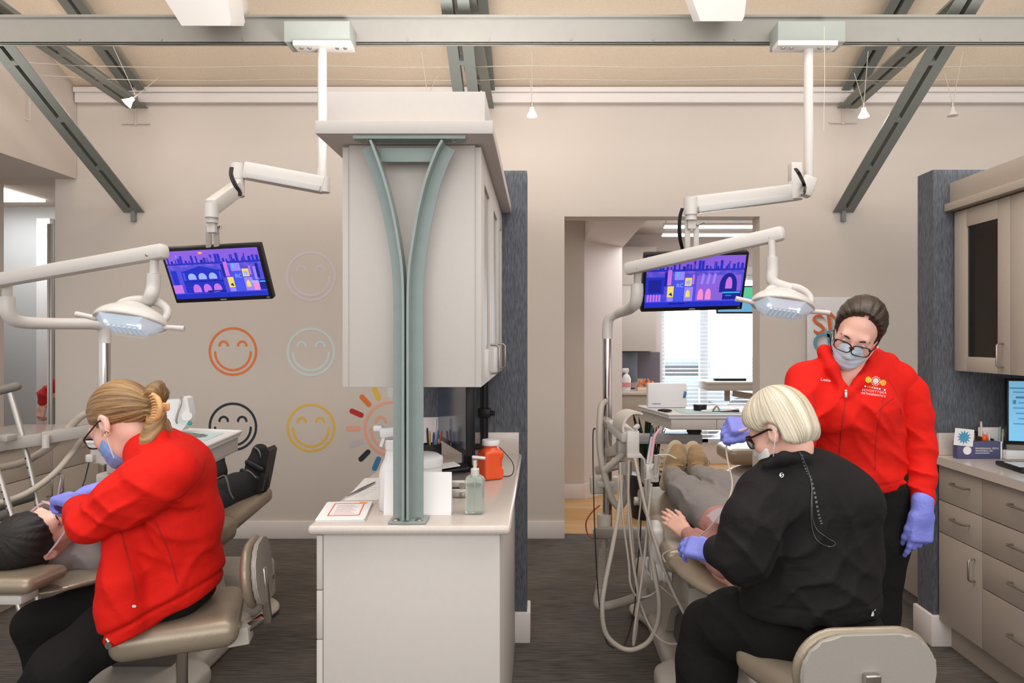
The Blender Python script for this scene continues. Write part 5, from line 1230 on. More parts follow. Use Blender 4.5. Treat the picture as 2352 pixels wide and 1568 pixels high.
b = MB(); corrug(b, [W(1387, 1260, 3.36), W(1384, 1300, 3.36), W(1378, 1350, 3.34)], 0.024, 24, 10); b.tube([W(1388, 1225, 3.37), W(1387, 1262, 3.36)], 0.017, 14); b.build('ribbed_sleeve', M_hose, r)
hose('floor_hose', [W(1378, 1350, 3.34), W(1372, 1378, 3.32), W(1380, 1392, 3.3), W(1410, 1388, 3.3), W(1450, 1376, 3.25), W(1490, 1360, 3.2)], 0.021)
hose('red_lead', [W(1378, 1160, 3.42), W(1358, 1178, 3.42), W(1346, 1200, 3.42), W(1350, 1226, 3.42), W(1366, 1236, 3.4), W(1380, 1233, 3.4)], 0.0036, mat('brick_red_hose', '#a8482c', 0.5))
# thin line up to the hand
b = MB(); b.tube([W(1528, 1290, 2.7), W(1522, 1276, 2.7), W(1530, 1268, 2.68), W(1560, 1256, 2.6), W(1600, 1236, 2.5), W(1640, 1200, 2.42), W(1672, 1150, 2.4), W(1682, 1110, 2.45), W(1672, 1060, 2.5), W(1668, 1030, 2.52), W(1674, 1008, 2.5), W(1690, 993, 2.45)], 0.0030, 8, smooth=7); o = b.build('instrument_line', mat('cream_line', '#c9beb0', 0.5)); setp(o, 'thin cream instrument line curving up to the gloved hand by the tray', 'hose')

# ------------------------------------------------------------------ left chair side arms and hoses
r = root('assistant_arm', 'grey jointed arm with two hoses passing in front of the crutches', 'dental arm', W(100, 1010, 2.95))
b = MB(); b.beam(W(-30, 1026, 2.85), W(112, 1006, 2.95), 0.045, 0.05, V((0, 0, 1)), 0.004); b.build('arm_link', M_greyp, r)
b = MB(); b.beam(W(96, 1006, 2.92), W(232, 983, 3.05), 0.045, 0.052, V((0, 0, 1)), 0.004); b.build('arm_link', M_greyp, r)
b = MB(); b.cyl(W(105, 1000, 2.9), W(105, 1028, 2.9), 0.014, None, 14); b.build('arm_hinge', M_white, r)
b = MB(); pxbox(b, -10, 1000, 16, 1016, 2.8, 0.06, 0.006); b.build('control_box', M_greyp, r)
b = MB(); corrug(b, [W(236, 943, 3.05), W(215, 943, 3.04), W(185, 957, 3.0), W(140, 1003, 2.98), W(100, 1036, 3.02), W(50, 1062, 3.0), W(-10, 1076, 2.95)], 0.0165, 130, 12); b.build('ribbed_hose', mat('cream_grey_hose', '#b4aa9e', 0.5), r)
b = MB(); b.tube([W(188, 1010, 3.08), W(165, 1040, 3.0), W(130, 1082, 2.92), W(85, 1118, 2.86), W(40, 1142, 2.8), W(-15, 1158, 2.75)], 0.013, 12, smooth=8); b.build('smooth_hose', mat('cream_grey_hose', '#b4aa9e', 0.5), r)
b = MB(); b.tube([W(205, 1060, 2.9), W(195, 1100, 2.9), W(183, 1135, 2.85)], 0.0025, 8, smooth=4); b.build('thin_lead', M_dark, r)
r = root('chair_arm_post', 'white stepped bracket on the chair column under the tray with aqua liner', 'bracket', W(240, 1120, 2.9))
b = MB(); pxbox(b, 219, 1088, 262, 1112, 2.85, 0.12, 0.008); b.build('bracket_plate', M_white, r)
b = MB(); pxbox(b, 243, 1066, 300, 1088, 2.85, 0.10, 0.008); b.build('bracket_top', M_white, r)
b = MB(); b.cyl(W(240, 1056, 2.9), W(240, 1066, 2.9), 0.02); b.cyl(W(262, 1050, 2.9), W(262, 1066, 2.9), 0.03); b.build('bracket_post', M_alu, r)

# ------------------------------------------------------------------ dental chairs
M_base = mat('warm_grey_chair_base', '#bdb6ad', 0.35)
def rot2(o, ang): return lambda x, y, z: V((o[0] + x * math.cos(ang) - y * math.sin(ang), o[1] + x * math.sin(ang) + y * math.cos(ang), z))
def dental_chair(o, ang, label, dz=0.0, right=True):
    """local +y towards the feet; o at seat centre"""
    r = root('dental_chair', label, 'dental chair', (o[0], o[1], 0)); T = rot2(o, ang); Rz = Matrix.Rotation(ang, 3, 'Z')
    def bx(S, x, y, z, hx, hy, hz, tilt=0.0, rnd=0.03, k=0.03): S.box(T(x, y, z), (hx - rnd, hy - rnd, hz - min(rnd, hz * .95)), Rz @ Matrix.Rotation(tilt, 3, 'X'), min(rnd, hz * .95), k)
    S = SDF(0.009)
    bx(S, 0, -0.05, 0.585, 0.24, 0.24, 0.05, 0.03); bx(S, 0, 0.38, 0.600, 0.215, 0.32, 0.042, 0.10, 0.035, 0.06)
    S.build('seat', M_uph, r)
    S = SDF(0.009)
    zq = 0.585 + dz; S.chain([T(0, -0.33, zq), T(0, -0.46, zq + .002), T(0, -0.58, zq + .005), T(0, -0.70, zq + .01)], [0.235, 0.20, 0.155, 0.115], 0.05, (V((0, 0, 1)), 0.2 if right else 0.15))
    S.build('backrest', M_uph, r)
    S = SDF(0.007); S.box(T(0, -0.83, 0.655 + dz), (0.08, 0.07, 0.002), Rz @ Matrix.Rotation(-0.05, 3, 'X'), 0.023, 0.03); S.build('headrest', M_uph, r)
    b = MB(); b.obox(T(0, -0.72, 0.592 + dz), (0.05, 0.22, 0.016), Rz, 0.004); b.obox(T(0, -0.84, 0.605 + dz), (0.10, 0.08, 0.034), Rz, 0.012); b.build('headrest_bracket', M_white, r)
    b = MB(); b.obox(T(0, 0.0, 0.515), (0.34, 0.42, 0.05), Rz, 0.015); b.build('under_frame', M_greyp, r)
    # base plate and lift housing
    S = SDF(0.011); S.box(T(0.0, 0.0, 0.04), (0.16, 0.62, 0.02), Rz, 0.035, 0.02); S.ell(T(0.0, 0.62, 0.03), (0.265, 0.2, 0.05), Rz, 0.04); S.box(T(0, -0.35, 0.035), (0.22, 0.25, 0.015), Rz, 0.035, 0.06); S.cut(T(0, 0, 0.002), (0, 0, -1)); S.build('base_plate', M_base, r)
    b = MB(); b.obox(T(0, 0.56, 0.18), (0.46, 0.26, 0.22), Rz @ Matrix.Rotation(0.12, 3, 'X'), 0.03, 4); b.build('pump_cover', M_base, r)
    b = MB(); o_ = T(-0.15, 0, 0); 
    b.prism([(0.30, 0.20), (0.22, 0.40), (0.02, 0.47), (-0.2, 0.50), (-0.30, 0.48), (-0.28, 0.36), (-0.1, 0.34), (0.06, 0.26), (0.2, 0.10), (0.3, 0.10)], o_, Rz @ V((0, 1, 0)), (0, 0, 1), Rz @ V((0.30, 0, 0))); b.build('lift_cover', M_base, r)
    b = MB(); b.prism([(0.18, 0.05), (0.12, 0.20), (-0.08, 0.32), (-0.3, 0.34), (-0.26, 0.2), (-0.1, 0.05)], T(-0.12, 0, 0), Rz @ V((0, 1, 0)), (0, 0, 1), Rz @ V((0.24, 0, 0))); b.build('lift_bellows', mat('dark_taupe_rubber', '#5b554f', 0.6), r)
    if right:
        b = MB(); b.obox(T(-0.245, -0.10, 0.60), (0.055, 0.11, 0.17), Rz @ Matrix.Rotation(0.15, 3, 'X'), 0.02, 3); b.build('armrest', M_white, r)
        b = MB(); b.obox(T(-0.245, -0.10, 0.49), (0.06, 0.10, 0.07), Rz, 0.01); b.cyl(T(-0.225, -0.17, 0.50), T(-0.19, -0.18, 0.50), 0.04, None, 24); b.build('armrest_hinge', M_white, r)
    return r, T, Rz
ch, T, Rz = dental_chair((0.735, 2.98), 0.0, 'dental chair with the patient in grey sweatpants lying on it')
b = MB(); b.cyl(V((0.50, 3.62, 0.60)), V((0.97, 3.62, 0.60)), 0.022, None, 16); b.build('foot_bar', M_white, ch)
chl, TL, RL = dental_chair((-1.645, 2.98), 0.0, 'dental chair with the booted patient lying on it', 0.05, False)
b = MB(); b.text('DCI edge', TL(0.2308, 0.455, 0.185), RL @ V((0, 1, 0)), (0, 0, 1), 0.052, 0.001); 
pass
b.build('lettering', mat('slate_lettering', '#55555f', 0.5), chl)
b = MB(); b.tube([TL(-0.05, -0.6, 0.07), TL(0.12, -0.5, 0.075), TL(0.16, -0.3, 0.075), TL(0.05, -0.15, 0.075), TL(0.1, 0.05, 0.078)], 0.006, 8, smooth=6); b.build('floor_lead', M_dark, chl)

# ------------------------------------------------------------------ operator stools
M_shell = mat('cool_grey_vinyl', '#9a948c', 0.5, bump=0.1, bscale=200)
def stool(c, seat_z, ang, back_ang, label, bw=0.33, seat_pts=None, bz=0.74, bd=0.23, tilt=0.0):
    r = root('operator_stool', label, 'stool', (c[0], c[1], 0)); T = rot2(c, ang); R = Matrix.Rotation(ang, 3, 'Z')
    S = SDF(0.006); S.box(T(0, 0, seat_z - 0.042), (0.13, 0.13, 0.004), R, 0.04, 0.02); S.box(T(0, 0, seat_z - 0.042), (0.145, 0.145, 0.006), R, 0.034, 0.03); S.build('seat', M_uph, r)
    TB = rot2(c, back_ang); RB = Matrix.Rotation(back_ang, 3, 'Z') @ Matrix.Rotation(tilt, 3, 'X')
    S = SDF(0.006); hz = 0.085
    S.box(TB(0, -bd, bz), (bw / 2 - 0.085, 0.004, 0.02), RB, 0.03, 0.02)
    S.p = []; S.cap(TB(-(bw / 2 - 0.11), -bd, bz), TB(bw / 2 - 0.11, -bd, bz), 0.11, None, 0.02, (RB @ V((0, 1, 0)), 0.26)); S.build('backrest', M_uph, r)
    b = MB(); hw_ = bw / 2 - 0.112; poly = [(hw_ + 0.102 * math.cos(a), 0.102 * math.sin(a)) for a in np.linspace(-math.pi / 2, math.pi / 2, 19)] + [(-hw_ + 0.102 * math.cos(a), 0.102 * math.sin(a)) for a in np.linspace(math.pi / 2, 1.5 * math.pi, 19)]
    b.prism(poly, TB(0, -bd - 0.020, bz), RB @ V((1, 0, 0)), RB @ V((0, 0, 1)), RB @ V((0, -0.014, 0)))
    bmesh.ops.bevel(b.bm, geom=[e for e in b.bm.edges if len(e.link_faces) == 2 and max(len(f.verts) for f in e.link_faces) > 4], offset=0.005, segments=3, affect='EDGES')
    b.build('back_shell', M_shell, r)
    b = MB(); b.obox(TB(0, -bd - 0.036, bz - 0.085), (0.042, 0.022, 0.19), RB, 0.006)
    b.tube([TB(0, -bd - 0.036, bz - 0.17), TB(0, -bd - 0.03, seat_z - 0.05), TB(0, -bd + 0.05, seat_z - 0.105), TB(0, -0.08, seat_z - 0.11)], 0.016, 10); b.build('back_bracket', M_chrome, r)
    b = MB(); b.obox(T(0, 0, seat_z - 0.094), (0.20, 0.22, 0.018), R, 0.004); b.obox(TB(0, -0.18, seat_z - 0.10), (0.07, 0.07, 0.06), RB, 0.006); b.build('seat_plate', M_warm, r)
    b = MB(); b.cyl((c[0], c[1], 0.26), (c[0], c[1], seat_z - 0.11), 0.018, None, 18); b.build('gas_rod', M_chrome, r)
    b = MB(); b.cyl((c[0], c[1], 0.06), (c[0], c[1], 0.28), 0.027, None, 18); b.cyl((c[0], c[1], 0.275), (c[0], c[1], 0.30), 0.034, None, 18); b.build('column', M_black, r)
    b = MB(); b.tube([T(0.10, 0.05, seat_z - 0.10), T(0.18, 0.10, seat_z - 0.12)], 0.005, 8); b.build('height_lever', M_nickel, r)
    for k in range(5):
        a = 2 * math.pi * k / 5 + 0.3; d = V((math.cos(a), math.sin(a), 0)); p = V((c[0], c[1], 0))
        b = MB(); b.beam(p + V((0, 0, 0.085)), p + d * 0.27 + V((0, 0, 0.07)), 0.04, 0.03, V((0, 0, 1)), 0.006); b.build('base_spoke', M_greyp, r)
        b = MB(); b.cyl(p + d * 0.28 + V((0, 0, 0.028)) - V((-d.y, d.x, 0)) * 0.014, p + d * 0.28 + V((0, 0, 0.028)) + V((-d.y, d.x, 0)) * 0.014, 0.028, None, 16); b.build('caster', M_black, r)
    return r
stool((-1.19, 2.27), 0.565, 0.36, math.radians(102), 'taupe stool the woman in the red jacket sits on beside the booted patient', 0.30, bz=0.675, bd=0.225, tilt=-0.10)
stool((0.80, 1.92), 0.565, 0.35, math.radians(4), 'taupe stool with a curved backrest under the blonde woman in black', 0.37, bz=0.628, bd=0.20, tilt=0.05)

# ------------------------------------------------------------------ crutches
def crutch(top, bot, side, label, w0=0.14):
    r = root('crutch', label, 'crutch', bot, 'aluminium crutches leaning on the left cabinet'); d = (bot - top).normalized(); side = V(side); side = (side - d * side.dot(d)).normalized(); L = (bot - top).length
    P = lambda t, s: top + d * (L * t) + side * s
    for s in (-1, 1):
        b = MB(); b.tube([P(0.01, s * w0 * .42), P(0.2, s * w0 * .5), P(0.48, s * w0 * .5), P(0.62, s * w0 * .4), P(0.74, s * 0.017)], 0.011, 12, smooth=5)
        b.build('side_rail', M_alu, r)
        b = MB()
        for k in range(7): b.ball(P(0.26 + k * 0.035, s * w0 * .5) + V((0, -0.0105, 0)), (0.004, 0.002, 0.004), None, 8, 6)
        b.build('hole_row', M_dark, r)
    b = MB(); b.tube([P(0.64, 0), P(0.985, 0)], 0.0115, 12); b.build('lower_tube', M_alu, r)
    b = MB(); b.lathe([(0.014, 0), (0.018, L * 0.02), (0.021, L * 0.03), (0, L * 0.03)], P(0.97, 0), d, 16); b.build('rubber_foot', M_dark, r)
    S = SDF(0.006); S.cap(P(-0.01, -w0 * .6), P(-0.01, w0 * .6), 0.024, None, 0.01, (d, 0.8)); S.build('arm_pad', mat('grey_foam', '#7d7770', 0.8), r)
    b = MB(); b.cyl(P(0.40, -w0 * .5), P(0.40, w0 * .5), 0.019, None, 16); b.build('hand_grip', mat('dark_grey_foam', '#57534e', 0.8), r)
crutch(W(-14, 906, 2.95), W(122, 1540, 2.78), (1, 0.25, 0), 'aluminium crutch with the grey arm pad beside the corridor opening', 0.14)
crutch(W(-70, 1010, 2.75), W(70, 1480, 2.62), (1, 0.1, 0), 'aluminium crutch mostly out of view behind the headrest of the booted patient', 0.13)

# ------------------------------------------------------------------ far room furniture
r = root('far_cabinet', 'pale upper cabinet in the room beyond the doorway', 'cabinet', (1.1, 7.7, 1.31))
b = MB(); a, c = W(1380, 806, 7.6), W(1513, 566, 7.6); b.box(a.x, c.x - 0.02, 7.62, 7.995, a.z, c.z, 0.003); b.build('carcass', M_cabl, r)
b = MB(); b.box(a.x, c.x - 0.03, 7.6, 7.618, a.z, a.z + 0.73, 0.002); b.build('door', M_cabl, r)
b = MB(); b.box(a.x, c.x - 0.03, 7.6, 7.618, a.z + 0.735, c.z, 0.002); b.build('door', M_cabl, r)
b = MB(); b.box(0.82, 1.40, 7.96, 7.998, 0.92, 1.305); o = b.build('wall_panel', mat('plum_grey_panel', '#77727e', 0.8)); setp(o, 'plum grey backsplash panel under the far upper cabinet', 'panel')
r = root('far_base_cabinet', 'beige base cabinet in the room beyond the doorway', 'cabinet', (1.0, 7.6, 0))
b = MB(); b.box(0.72, 1.28, 7.32, 7.94, 0.0, 0.855, 0.003); b.build('carcass', M_cab, r)
b = MB(); b.box(0.72, 1.275, 7.305, 7.318, 0.66, 0.85, 0.002); b.build('drawer', M_cab, r)
b = MB(); b.box(0.70, 1.30, 7.29, 7.955, 0.857, 0.895, 0.005); b.box(0.70, 1.20, 7.92, 7.955, 0.895, 1.0); b.build('counter_top', M_top, r)
r = root('computer_monitor', 'dark monitor on the far counter beyond the doorway', 'monitor', (0.98, 7.75, 0.896))
b = MB(); R = Matrix.Rotation(math.radians(35), 3, 'Z'); b.obox((0.96, 7.66, 1.14), (0.34, 0.03, 0.34), R, 0.004); b.build('casing', mat('slate_plastic', '#4b4c58', 0.4), r)
b = MB(); b.obox((0.96, 7.68, 0.95), (0.05, 0.03, 0.12), R); b.obox((0.96, 7.68, 0.9035), (0.18, 0.14, 0.012), R, 0.004); b.build('stand', M_black, r)
r = root('spray_bottle', 'white spray bottle with a red label on the far counter', 'bottle', (0.93, 7.45, 0.896)); c = V((0.945, 7.45, 0.896))
b = MB(); b.lathe([(0, 0), (0.045, 0), (0.047, 0.13), (0.03, 0.17), (0.015, 0.18)], c, (0, 0, 1), 20); b.build('bottle_body', M_brightw, r)
b = MB(); b.lathe([(0.0475, 0.04), (0.0475, 0.09)], c, (0, 0, 1), 20); b.build('label_band', mat('rose_label', '#d98a92', 0.6), r)
b = MB(); b.obox(c + V((-0.01, 0, 0.22)), (0.07, 0.03, 0.05), None, 0.01); b.cyl(c + V((0, 0, 0.18)), c + V((0, 0, 0.2)), 0.014); b.build('trigger_head', M_brightw, r)
r = root('supply_tray', 'small box of orange packets on the far counter', 'box', (1.14, 7.45, 0.896))
b = MB(); b.box(1.06, 1.24, 7.40, 7.52, 0.896, 0.93, 0.003); b.build('tray', mat('cream_card', '#e3cfbd', 0.7), r)
for k in range(7):
    b = MB(); b.obox((1.085 + k * 0.022, 7.45 + 0.01 * (k % 2), 0.965 + 0.012 * (k % 3)), (0.016, 0.05, 0.07), Euler((0.2, 0.5 * (-1) ** k, 0)).to_matrix(), 0.003); b.build('packet', mat('orange_packet', '#e8844f', 0.6), r)
r = root('wall_television', 'television with a green and blue picture by the far window', 'television', (2.2, 7.85, 1.75))
a, c = W(1646, 720, 7.86), W(1790, 656, 7.86); b = MB(); b.box(a.x, c.x, 7.86, 7.9, a.z, c.z, 0.004); b.build('casing', M_black, r)
b = MB(); b.box(a.x + 0.015, c.x - 0.015, 7.857, 7.861, a.z + 0.02, a.z + 0.19); b.build('lower_picture', mat('tv_blue', '#5f9cc0', 0.3, emit=0.5), r)
b = MB(); b.box(a.x + 0.015, c.x - 0.015, 7.857, 7.861, a.z + 0.19, c.z - 0.015); b.build('upper_picture', mat('tv_green', '#4fb58a', 0.3, emit=0.5), r)
b = MB(); b.cyl((2.15, 7.89, 2.0), (2.15, 7.89, 2.68), 0.02); b.build('hanger', M_white, r)
for i, (y, lab) in enumerate(((7.0, 'nearer'), (7.55, 'farther'))):
    z = 2.607; b = MB()
    r = root('linear_lamp', 'long white linear ceiling lamp beyond the doorway, the %s one' % lab, 'ceiling lamp', (2.0, y, z))
    x0 = W(1523, 527, y).x - 0.02 * i; b.box(x0, x0 + 1.6, y - 0.03, y + 0.03, z, z + 0.035, 0.004); b.build('lamp_housing', M_brightw, r)
    b = MB(); b.box(x0 + 0.01, x0 + 1.59, y - 0.034, y + 0.034, z - 0.012, z + 0.012, 0.003); b.build('diffuser', mat('linear_diffuser', '#ffffff', emit=2.5), r)
    for xx in (x0 + 0.03, x0 + 1.5):
        b = MB(); b.cyl((xx, y, z + 0.03), (xx, y, 2.68), 0.006, None, 8); b.build('hanger_rod', M_brightw, r)
# plant
M_leaf = mat('dark_green_leaf', '#27402a', 0.45, var=0.25, vscale=20, stretch=(1, 1, 3)); M_leaf2 = mat('pale_flower_stem', '#b9b48f', 0.6, var=0.2, vscale=40)
c = V((W(1488, 1080, 5.6).x, 5.6, 0.0)); r = root('potted_plant', 'snake plant with upright dark leaves in a dark pot inside the doorway', 'plant', c)
b = MB(); b.lathe([(0, 0), (0.13, 0), (0.17, 0.34), (0.165, 0.36), (0.15, 0.35), (0.0, 0.33)], c, (0, 0, 1), 28); b.build('pot', M_black, r)
rr = random.Random(5)
for k in range(17):
    a = rr.uniform(0, 6.28); q = rr.uniform(0.01, 0.10); L = rr.uniform(0.30, 0.62); lean = rr.uniform(0.05, 0.26); b = MB()
    d = V((math.cos(a), math.sin(a), 0)); n = V((-d.y, d.x, 0)); rows = []
    for i in range(9):
        t = i / 8; p = c + V((0, 0, 0.33)) + d * (q + lean * t * t * 0.5) + V((0, 0, L * t)); w = 0.027 * (math.sin(math.pi * (0.18 + 0.82 * t)) ** 0.8) * (1 if t < 1 else 0.02)
        rows.append([b.bm.verts.new(p + n * w * s + d * 0.006 * (abs(s) - 0.5)) for s in (-1, 0, 1)])
    for A, B in zip(rows, rows[1:]):
        for j in (0, 1): b.bm.faces.new((A[j], A[j + 1], B[j + 1], B[j]))
    bmesh.ops.solidify(b.bm, geom=b.bm.faces[:], thickness=0.003); b.build('leaf', M_leaf, r)
b = MB()
for k in range(24): b.ball(c + V((0.07 + rr.uniform(-.05, .05), rr.uniform(-.08, .0), 0.40 + rr.uniform(-.06, .16))), rr.uniform(0.008, 0.016), None, 8, 6)
b.build('flower_head', M_leaf2, r)
# far dental chair and tray
r = root('dental_chair', 'empty dental chair with glossy pale base in the far room', 'dental chair', (2.0, 6.2, 0))
c = V((W(1715, 1060, 6.0).x, 6.05, 0))
S = SDF(0.015); S.ell(c + V((0.15, 0, 0.05)), (0.55, 0.3, 0.07), None, 0.03); S.cut(c + V((0, 0, 0.004)), (0, 0, -1)); S.build('base_plate', M_base, r)
S = SDF(0.015); S.ell(c + V((0.12, 0, 0.2)), (0.33, 0.2, 0.16), None, 0.03); S.build('pump_cover', M_base, r)
S = SDF(0.015); S.box(c + V((0.35, 0, 0.45)), (0.5, 0.2, 0.02), None, 0.05, 0.03); S.build('seat', M_uph, r)
b = MB(); b.box(c.x - 0.28, c.x - 0.10, 6.05, 6.25, 0.0, 0.24, 0.01); b.build('step_box', M_brightw, r)
b = MB(); b.cyl(c + V((0.2, 0, 0.2)), c + V((0.2, 0, 0.44)), 0.08); b.build('lift_column', M_greyp, r)
r = root('instrument_tray', 'distant instrument tray in front of the far bright window', 'dental tray', (2.0, 6.8, 0.9))
a, c2 = W(1625, 897, 6.8), W(1800, 876, 6.8); b = MB(); b.box(a.x, c2.x, 6.8, 7.2, a.z, c2.z - 0.02, 0.004); b.build('drawer_body', M_cabl, r)
b = MB(); b.box(a.x - 0.01, c2.x + 0.01, 6.79, 7.21, c2.z - 0.02, c2.z, 0.004); b.build('tray_top', M_brightw, r)
b = MB(); b.beam(V((a.x + 0.3, 7.0, a.z - 0.04)), V((c2.x + 0.2, 7.0, a.z - 0.14)), 0.05, 0.06); b.cyl((a.x + 0.25, 7.0, a.z - 0.12), (a.x + 0.25, 7.0, a.z), 0.03); b.build('support_arm', M_greyp, r)
b = MB(); b.cyl((c2.x + 0.2, 7.0, 0.0), (c2.x + 0.2, 7.0, a.z - 0.1), 0.04); b.build('post', M_greyp, r)
b = MB(); b.box(a.x + 0.1, a.x + 0.42, 6.9, 7.0, c2.z, c2.z + 0.025, 0.006); o = b.build('tool_case', M_black); setp(o, 'small black case on the distant tray in front of the window', 'case')
# ------------------------------------------------------------------ people
from mathutils.bvhtree import BVHTree
class Head:
    def __init__(s, c, f, u, k=1.0):
        f = V(f).normalized(); u = V(u); u = (u - f * u.dot(f)).normalized(); s.c, s.f, s.u, s.l, s.k = V(c), f, u, f.cross(u), k   # l = the person's own right
        s.R = Matrix((s.l, f, u)).transposed()
    def P(s, a, b, c): return s.c + (s.l * a + s.f * b + s.u * c) * s.k
    def skin(s, S, neck, r0=0.05, r1=0.057, ears=True):
        P, R, k = s.P, s.R, s.k
        S.ell(P(0, -.012, .035), (.074 * k, .092 * k, .085 * k), R, .02)
        S.ell(P(0, .033, -.03), (.059 * k, .056 * k, .082 * k), R, .03)
        S.ell(P(0, .043, -.078), (.044 * k, .042 * k, .034 * k), R, .03)
        S.ell(P(0, .076, -.098), .018 * k, None, .025)
        for q in (-1, 1): S.ell(P(q * .042, .055, -.028), .024 * k, None, .025)
        S.cap(P(-.036, .077, .024), P(.036, .077, .024), .013 * k, None, .02)
        S.cap(P(0, .089, .014), P(0, .108, -.026), .008 * k, .0115 * k, .012)
        for q in (-1, 1): S.ell(P(q * .0115, .098, -.031), .0075 * k, None, .008)
        for q in (-1, 1): S.ell(P(q * .032, .100, .004), (.016 * k, .016 * k, .012 * k), R, .012, 'd')
        for q in (-1, 1):
            S.cap(P(q * .020, .0865, .0095), P(q * .044, .0805, .008), .0052 * k, None, .006); S.cap(P(q * .020, .0865, -.0045), P(q * .043, .081, -.0045), .004 * k, None, .006)
        S.cap(P(-.02, .088, -.058), P(.02, .088, -.058), .0065 * k, None, .01); S.cap(P(-.016, .089, -.068), P(.016, .089, -.068), .0075 * k, None, .01)
        if ears:
            for q in (-1, 1):
                S.ell(P(q * .077, -.014, -.004), (.011 * k, .020 * k, .033 * k), R @ Matrix.Rotation(0.18, 3, 'X'), .008)
                S.ell(P(q * .089, -.009, .002), (.009 * k, .010 * k, .019 * k), R, .006, 'd')
        S.cap(P(0, -.025, -.055), neck, r0 * k, r1 * k, .03)
    def eyes(s, par):
        for q in (-1, 1):
            b = MB(); b.ball(s.P(q * .032, .0775, .003), .0125 * s.k, None, 16, 10); e = b.build('eye', mat('eye_white', '#dcd6d2', 0.2), par)
            b = MB(); d = (s.f - s.u * 0.35).normalized(); b.lathe([(.0058, 0), (.0056, .0012), (0, .0016)], s.P(q * .032, .0775, .003) + d * .0114 * s.k, d, 16); b.build('iris', mat('brown_iris', '#3c2a22', 0.1), e)
    def brows(s, par, m):
        b = MB()
        for q in (-1, 1): b.tube([s.P(q * .018, .0915, .021), s.P(q * .034, .089, .026), s.P(q * .052, .076, .021)], [.0032, .0036, .0018], 8, smooth=4)
        b.build('eyebrows', m, par)
    def glasses(s, par, m, w=.026, h=.0185, zc=-.002, fw=.112, temples=(-1, 1), rim=.0023, name='eyeglasses', lens=None, thick_top=1.3):
        g = None; b = MB(); P = s.P
        for q in (-1, 1):
            pts = []
            for i in range(28):
                a = 2 * math.pi * i / 28; ca, sa = math.cos(a), math.sin(a); e = 0.62
                x = math.copysign(abs(ca) ** e, ca) * w; y = math.copysign(abs(sa) ** e, sa) * h
                pts.append(P(q * (.033) + x, fw - abs(q * .033 + x) ** 2 * 3.2, zc + y))
            b.tube(pts, [rim * s.k * (thick_top if i < 14 else 1) for i in range(28)], 8, closed=True)
        b.tube([P(-.0085, fw - .001, zc + .004), P(0, fw + .003, zc + .007), P(.0085, fw - .001, zc + .004)], rim * 1.1, 8, smooth=4)
        for q in temples:
            b.tube([P(q * .0585, fw - .012, zc + .009), P(q * .072, fw - .03, zc + .009), P(q * .081, .03, zc + .010), P(q * .083, -.01, zc + .012), P(q * .080, -.03, zc - .004)], rim * 1.25, 8, smooth=4)
        g = b.build(name, m, par)
        b = MB()
        for q in (-1, 1): b.lathe([(h * 1.02, 0), (h * 1.02, .0008), (0, .0012)], P(q * .033, fw - .0035, zc), s.f, 24)
        b.build('lens_pair', lens or M_lens, g)
        return g
    def mask(s, par, m, loops=(-1, 1), drop=0.0, hrec=0.004):
        P, R, k = s.P, s.R, s.k; S = SDF(hrec)
        S.ell(P(0, .036, -.044 - drop), (.068 * k, .068 * k, .086 * k), R, .01); S.cap(P(0, .095, -.012 - drop), P(0, .108, -.035 - drop), .0125, .014, .03); S.ell(P(0, .078, -.088 - drop), .03, None, .03)
        n = (s.f * 0.35 + s.u).normalized(); S.cut(P(0, .095, .003 - drop), n, .006)
        S.cut(P(0, .07, -.116 - drop), (-s.u + s.f * .1), .006); S.cut(P(0, .03, -.05), (-s.f - s.u * 0.10), .006)
        o, u = P(0, 0, 0), s.u
        def pleat(X, Y, Z): 
            t = (X - o.x) * u.x + (Y - o.y) * u.y + (Z - o.z) * u.z
            return (0.0016 * np.abs(np.sin(t * 155)) ).astype(np.float32)
        S.mod(pleat); mk = S.build('face_mask', m, par)
        for q in loops:
            for c0 in (-.022, -.098):
                b = MB(); b.tube([P(q * .060, .036, c0 - drop), P(q * .074, .012, (c0 - drop) * .6), P(q * .084, -.016, -.006 + (0.024 if c0 > -.05 else -.02)), P(q * .082, -.034, .004)], .0016, 6, smooth=4); b.build('ear_loop', M_brightw, mk)
        return mk
    def strand(s, ax, up):
        ax = np.array(V(ax).normalized()); up = np.array(V(up)); up = up - ax * (up @ ax); up = up / np.linalg.norm(up); sd = np.cross(ax, up); o = np.array(s.P(0, -.01, .03))
        def f(v):
            d = v - o; t = d @ ax; a = np.arctan2(d @ sd, d @ up); r = np.sqrt((d @ sd) ** 2 + (d @ up) ** 2)
            return np.stack([np.cos(a) * 1.0, t * 10, np.sin(a) * 1.0], 1) * np.array([1, 1, 1])
        return f
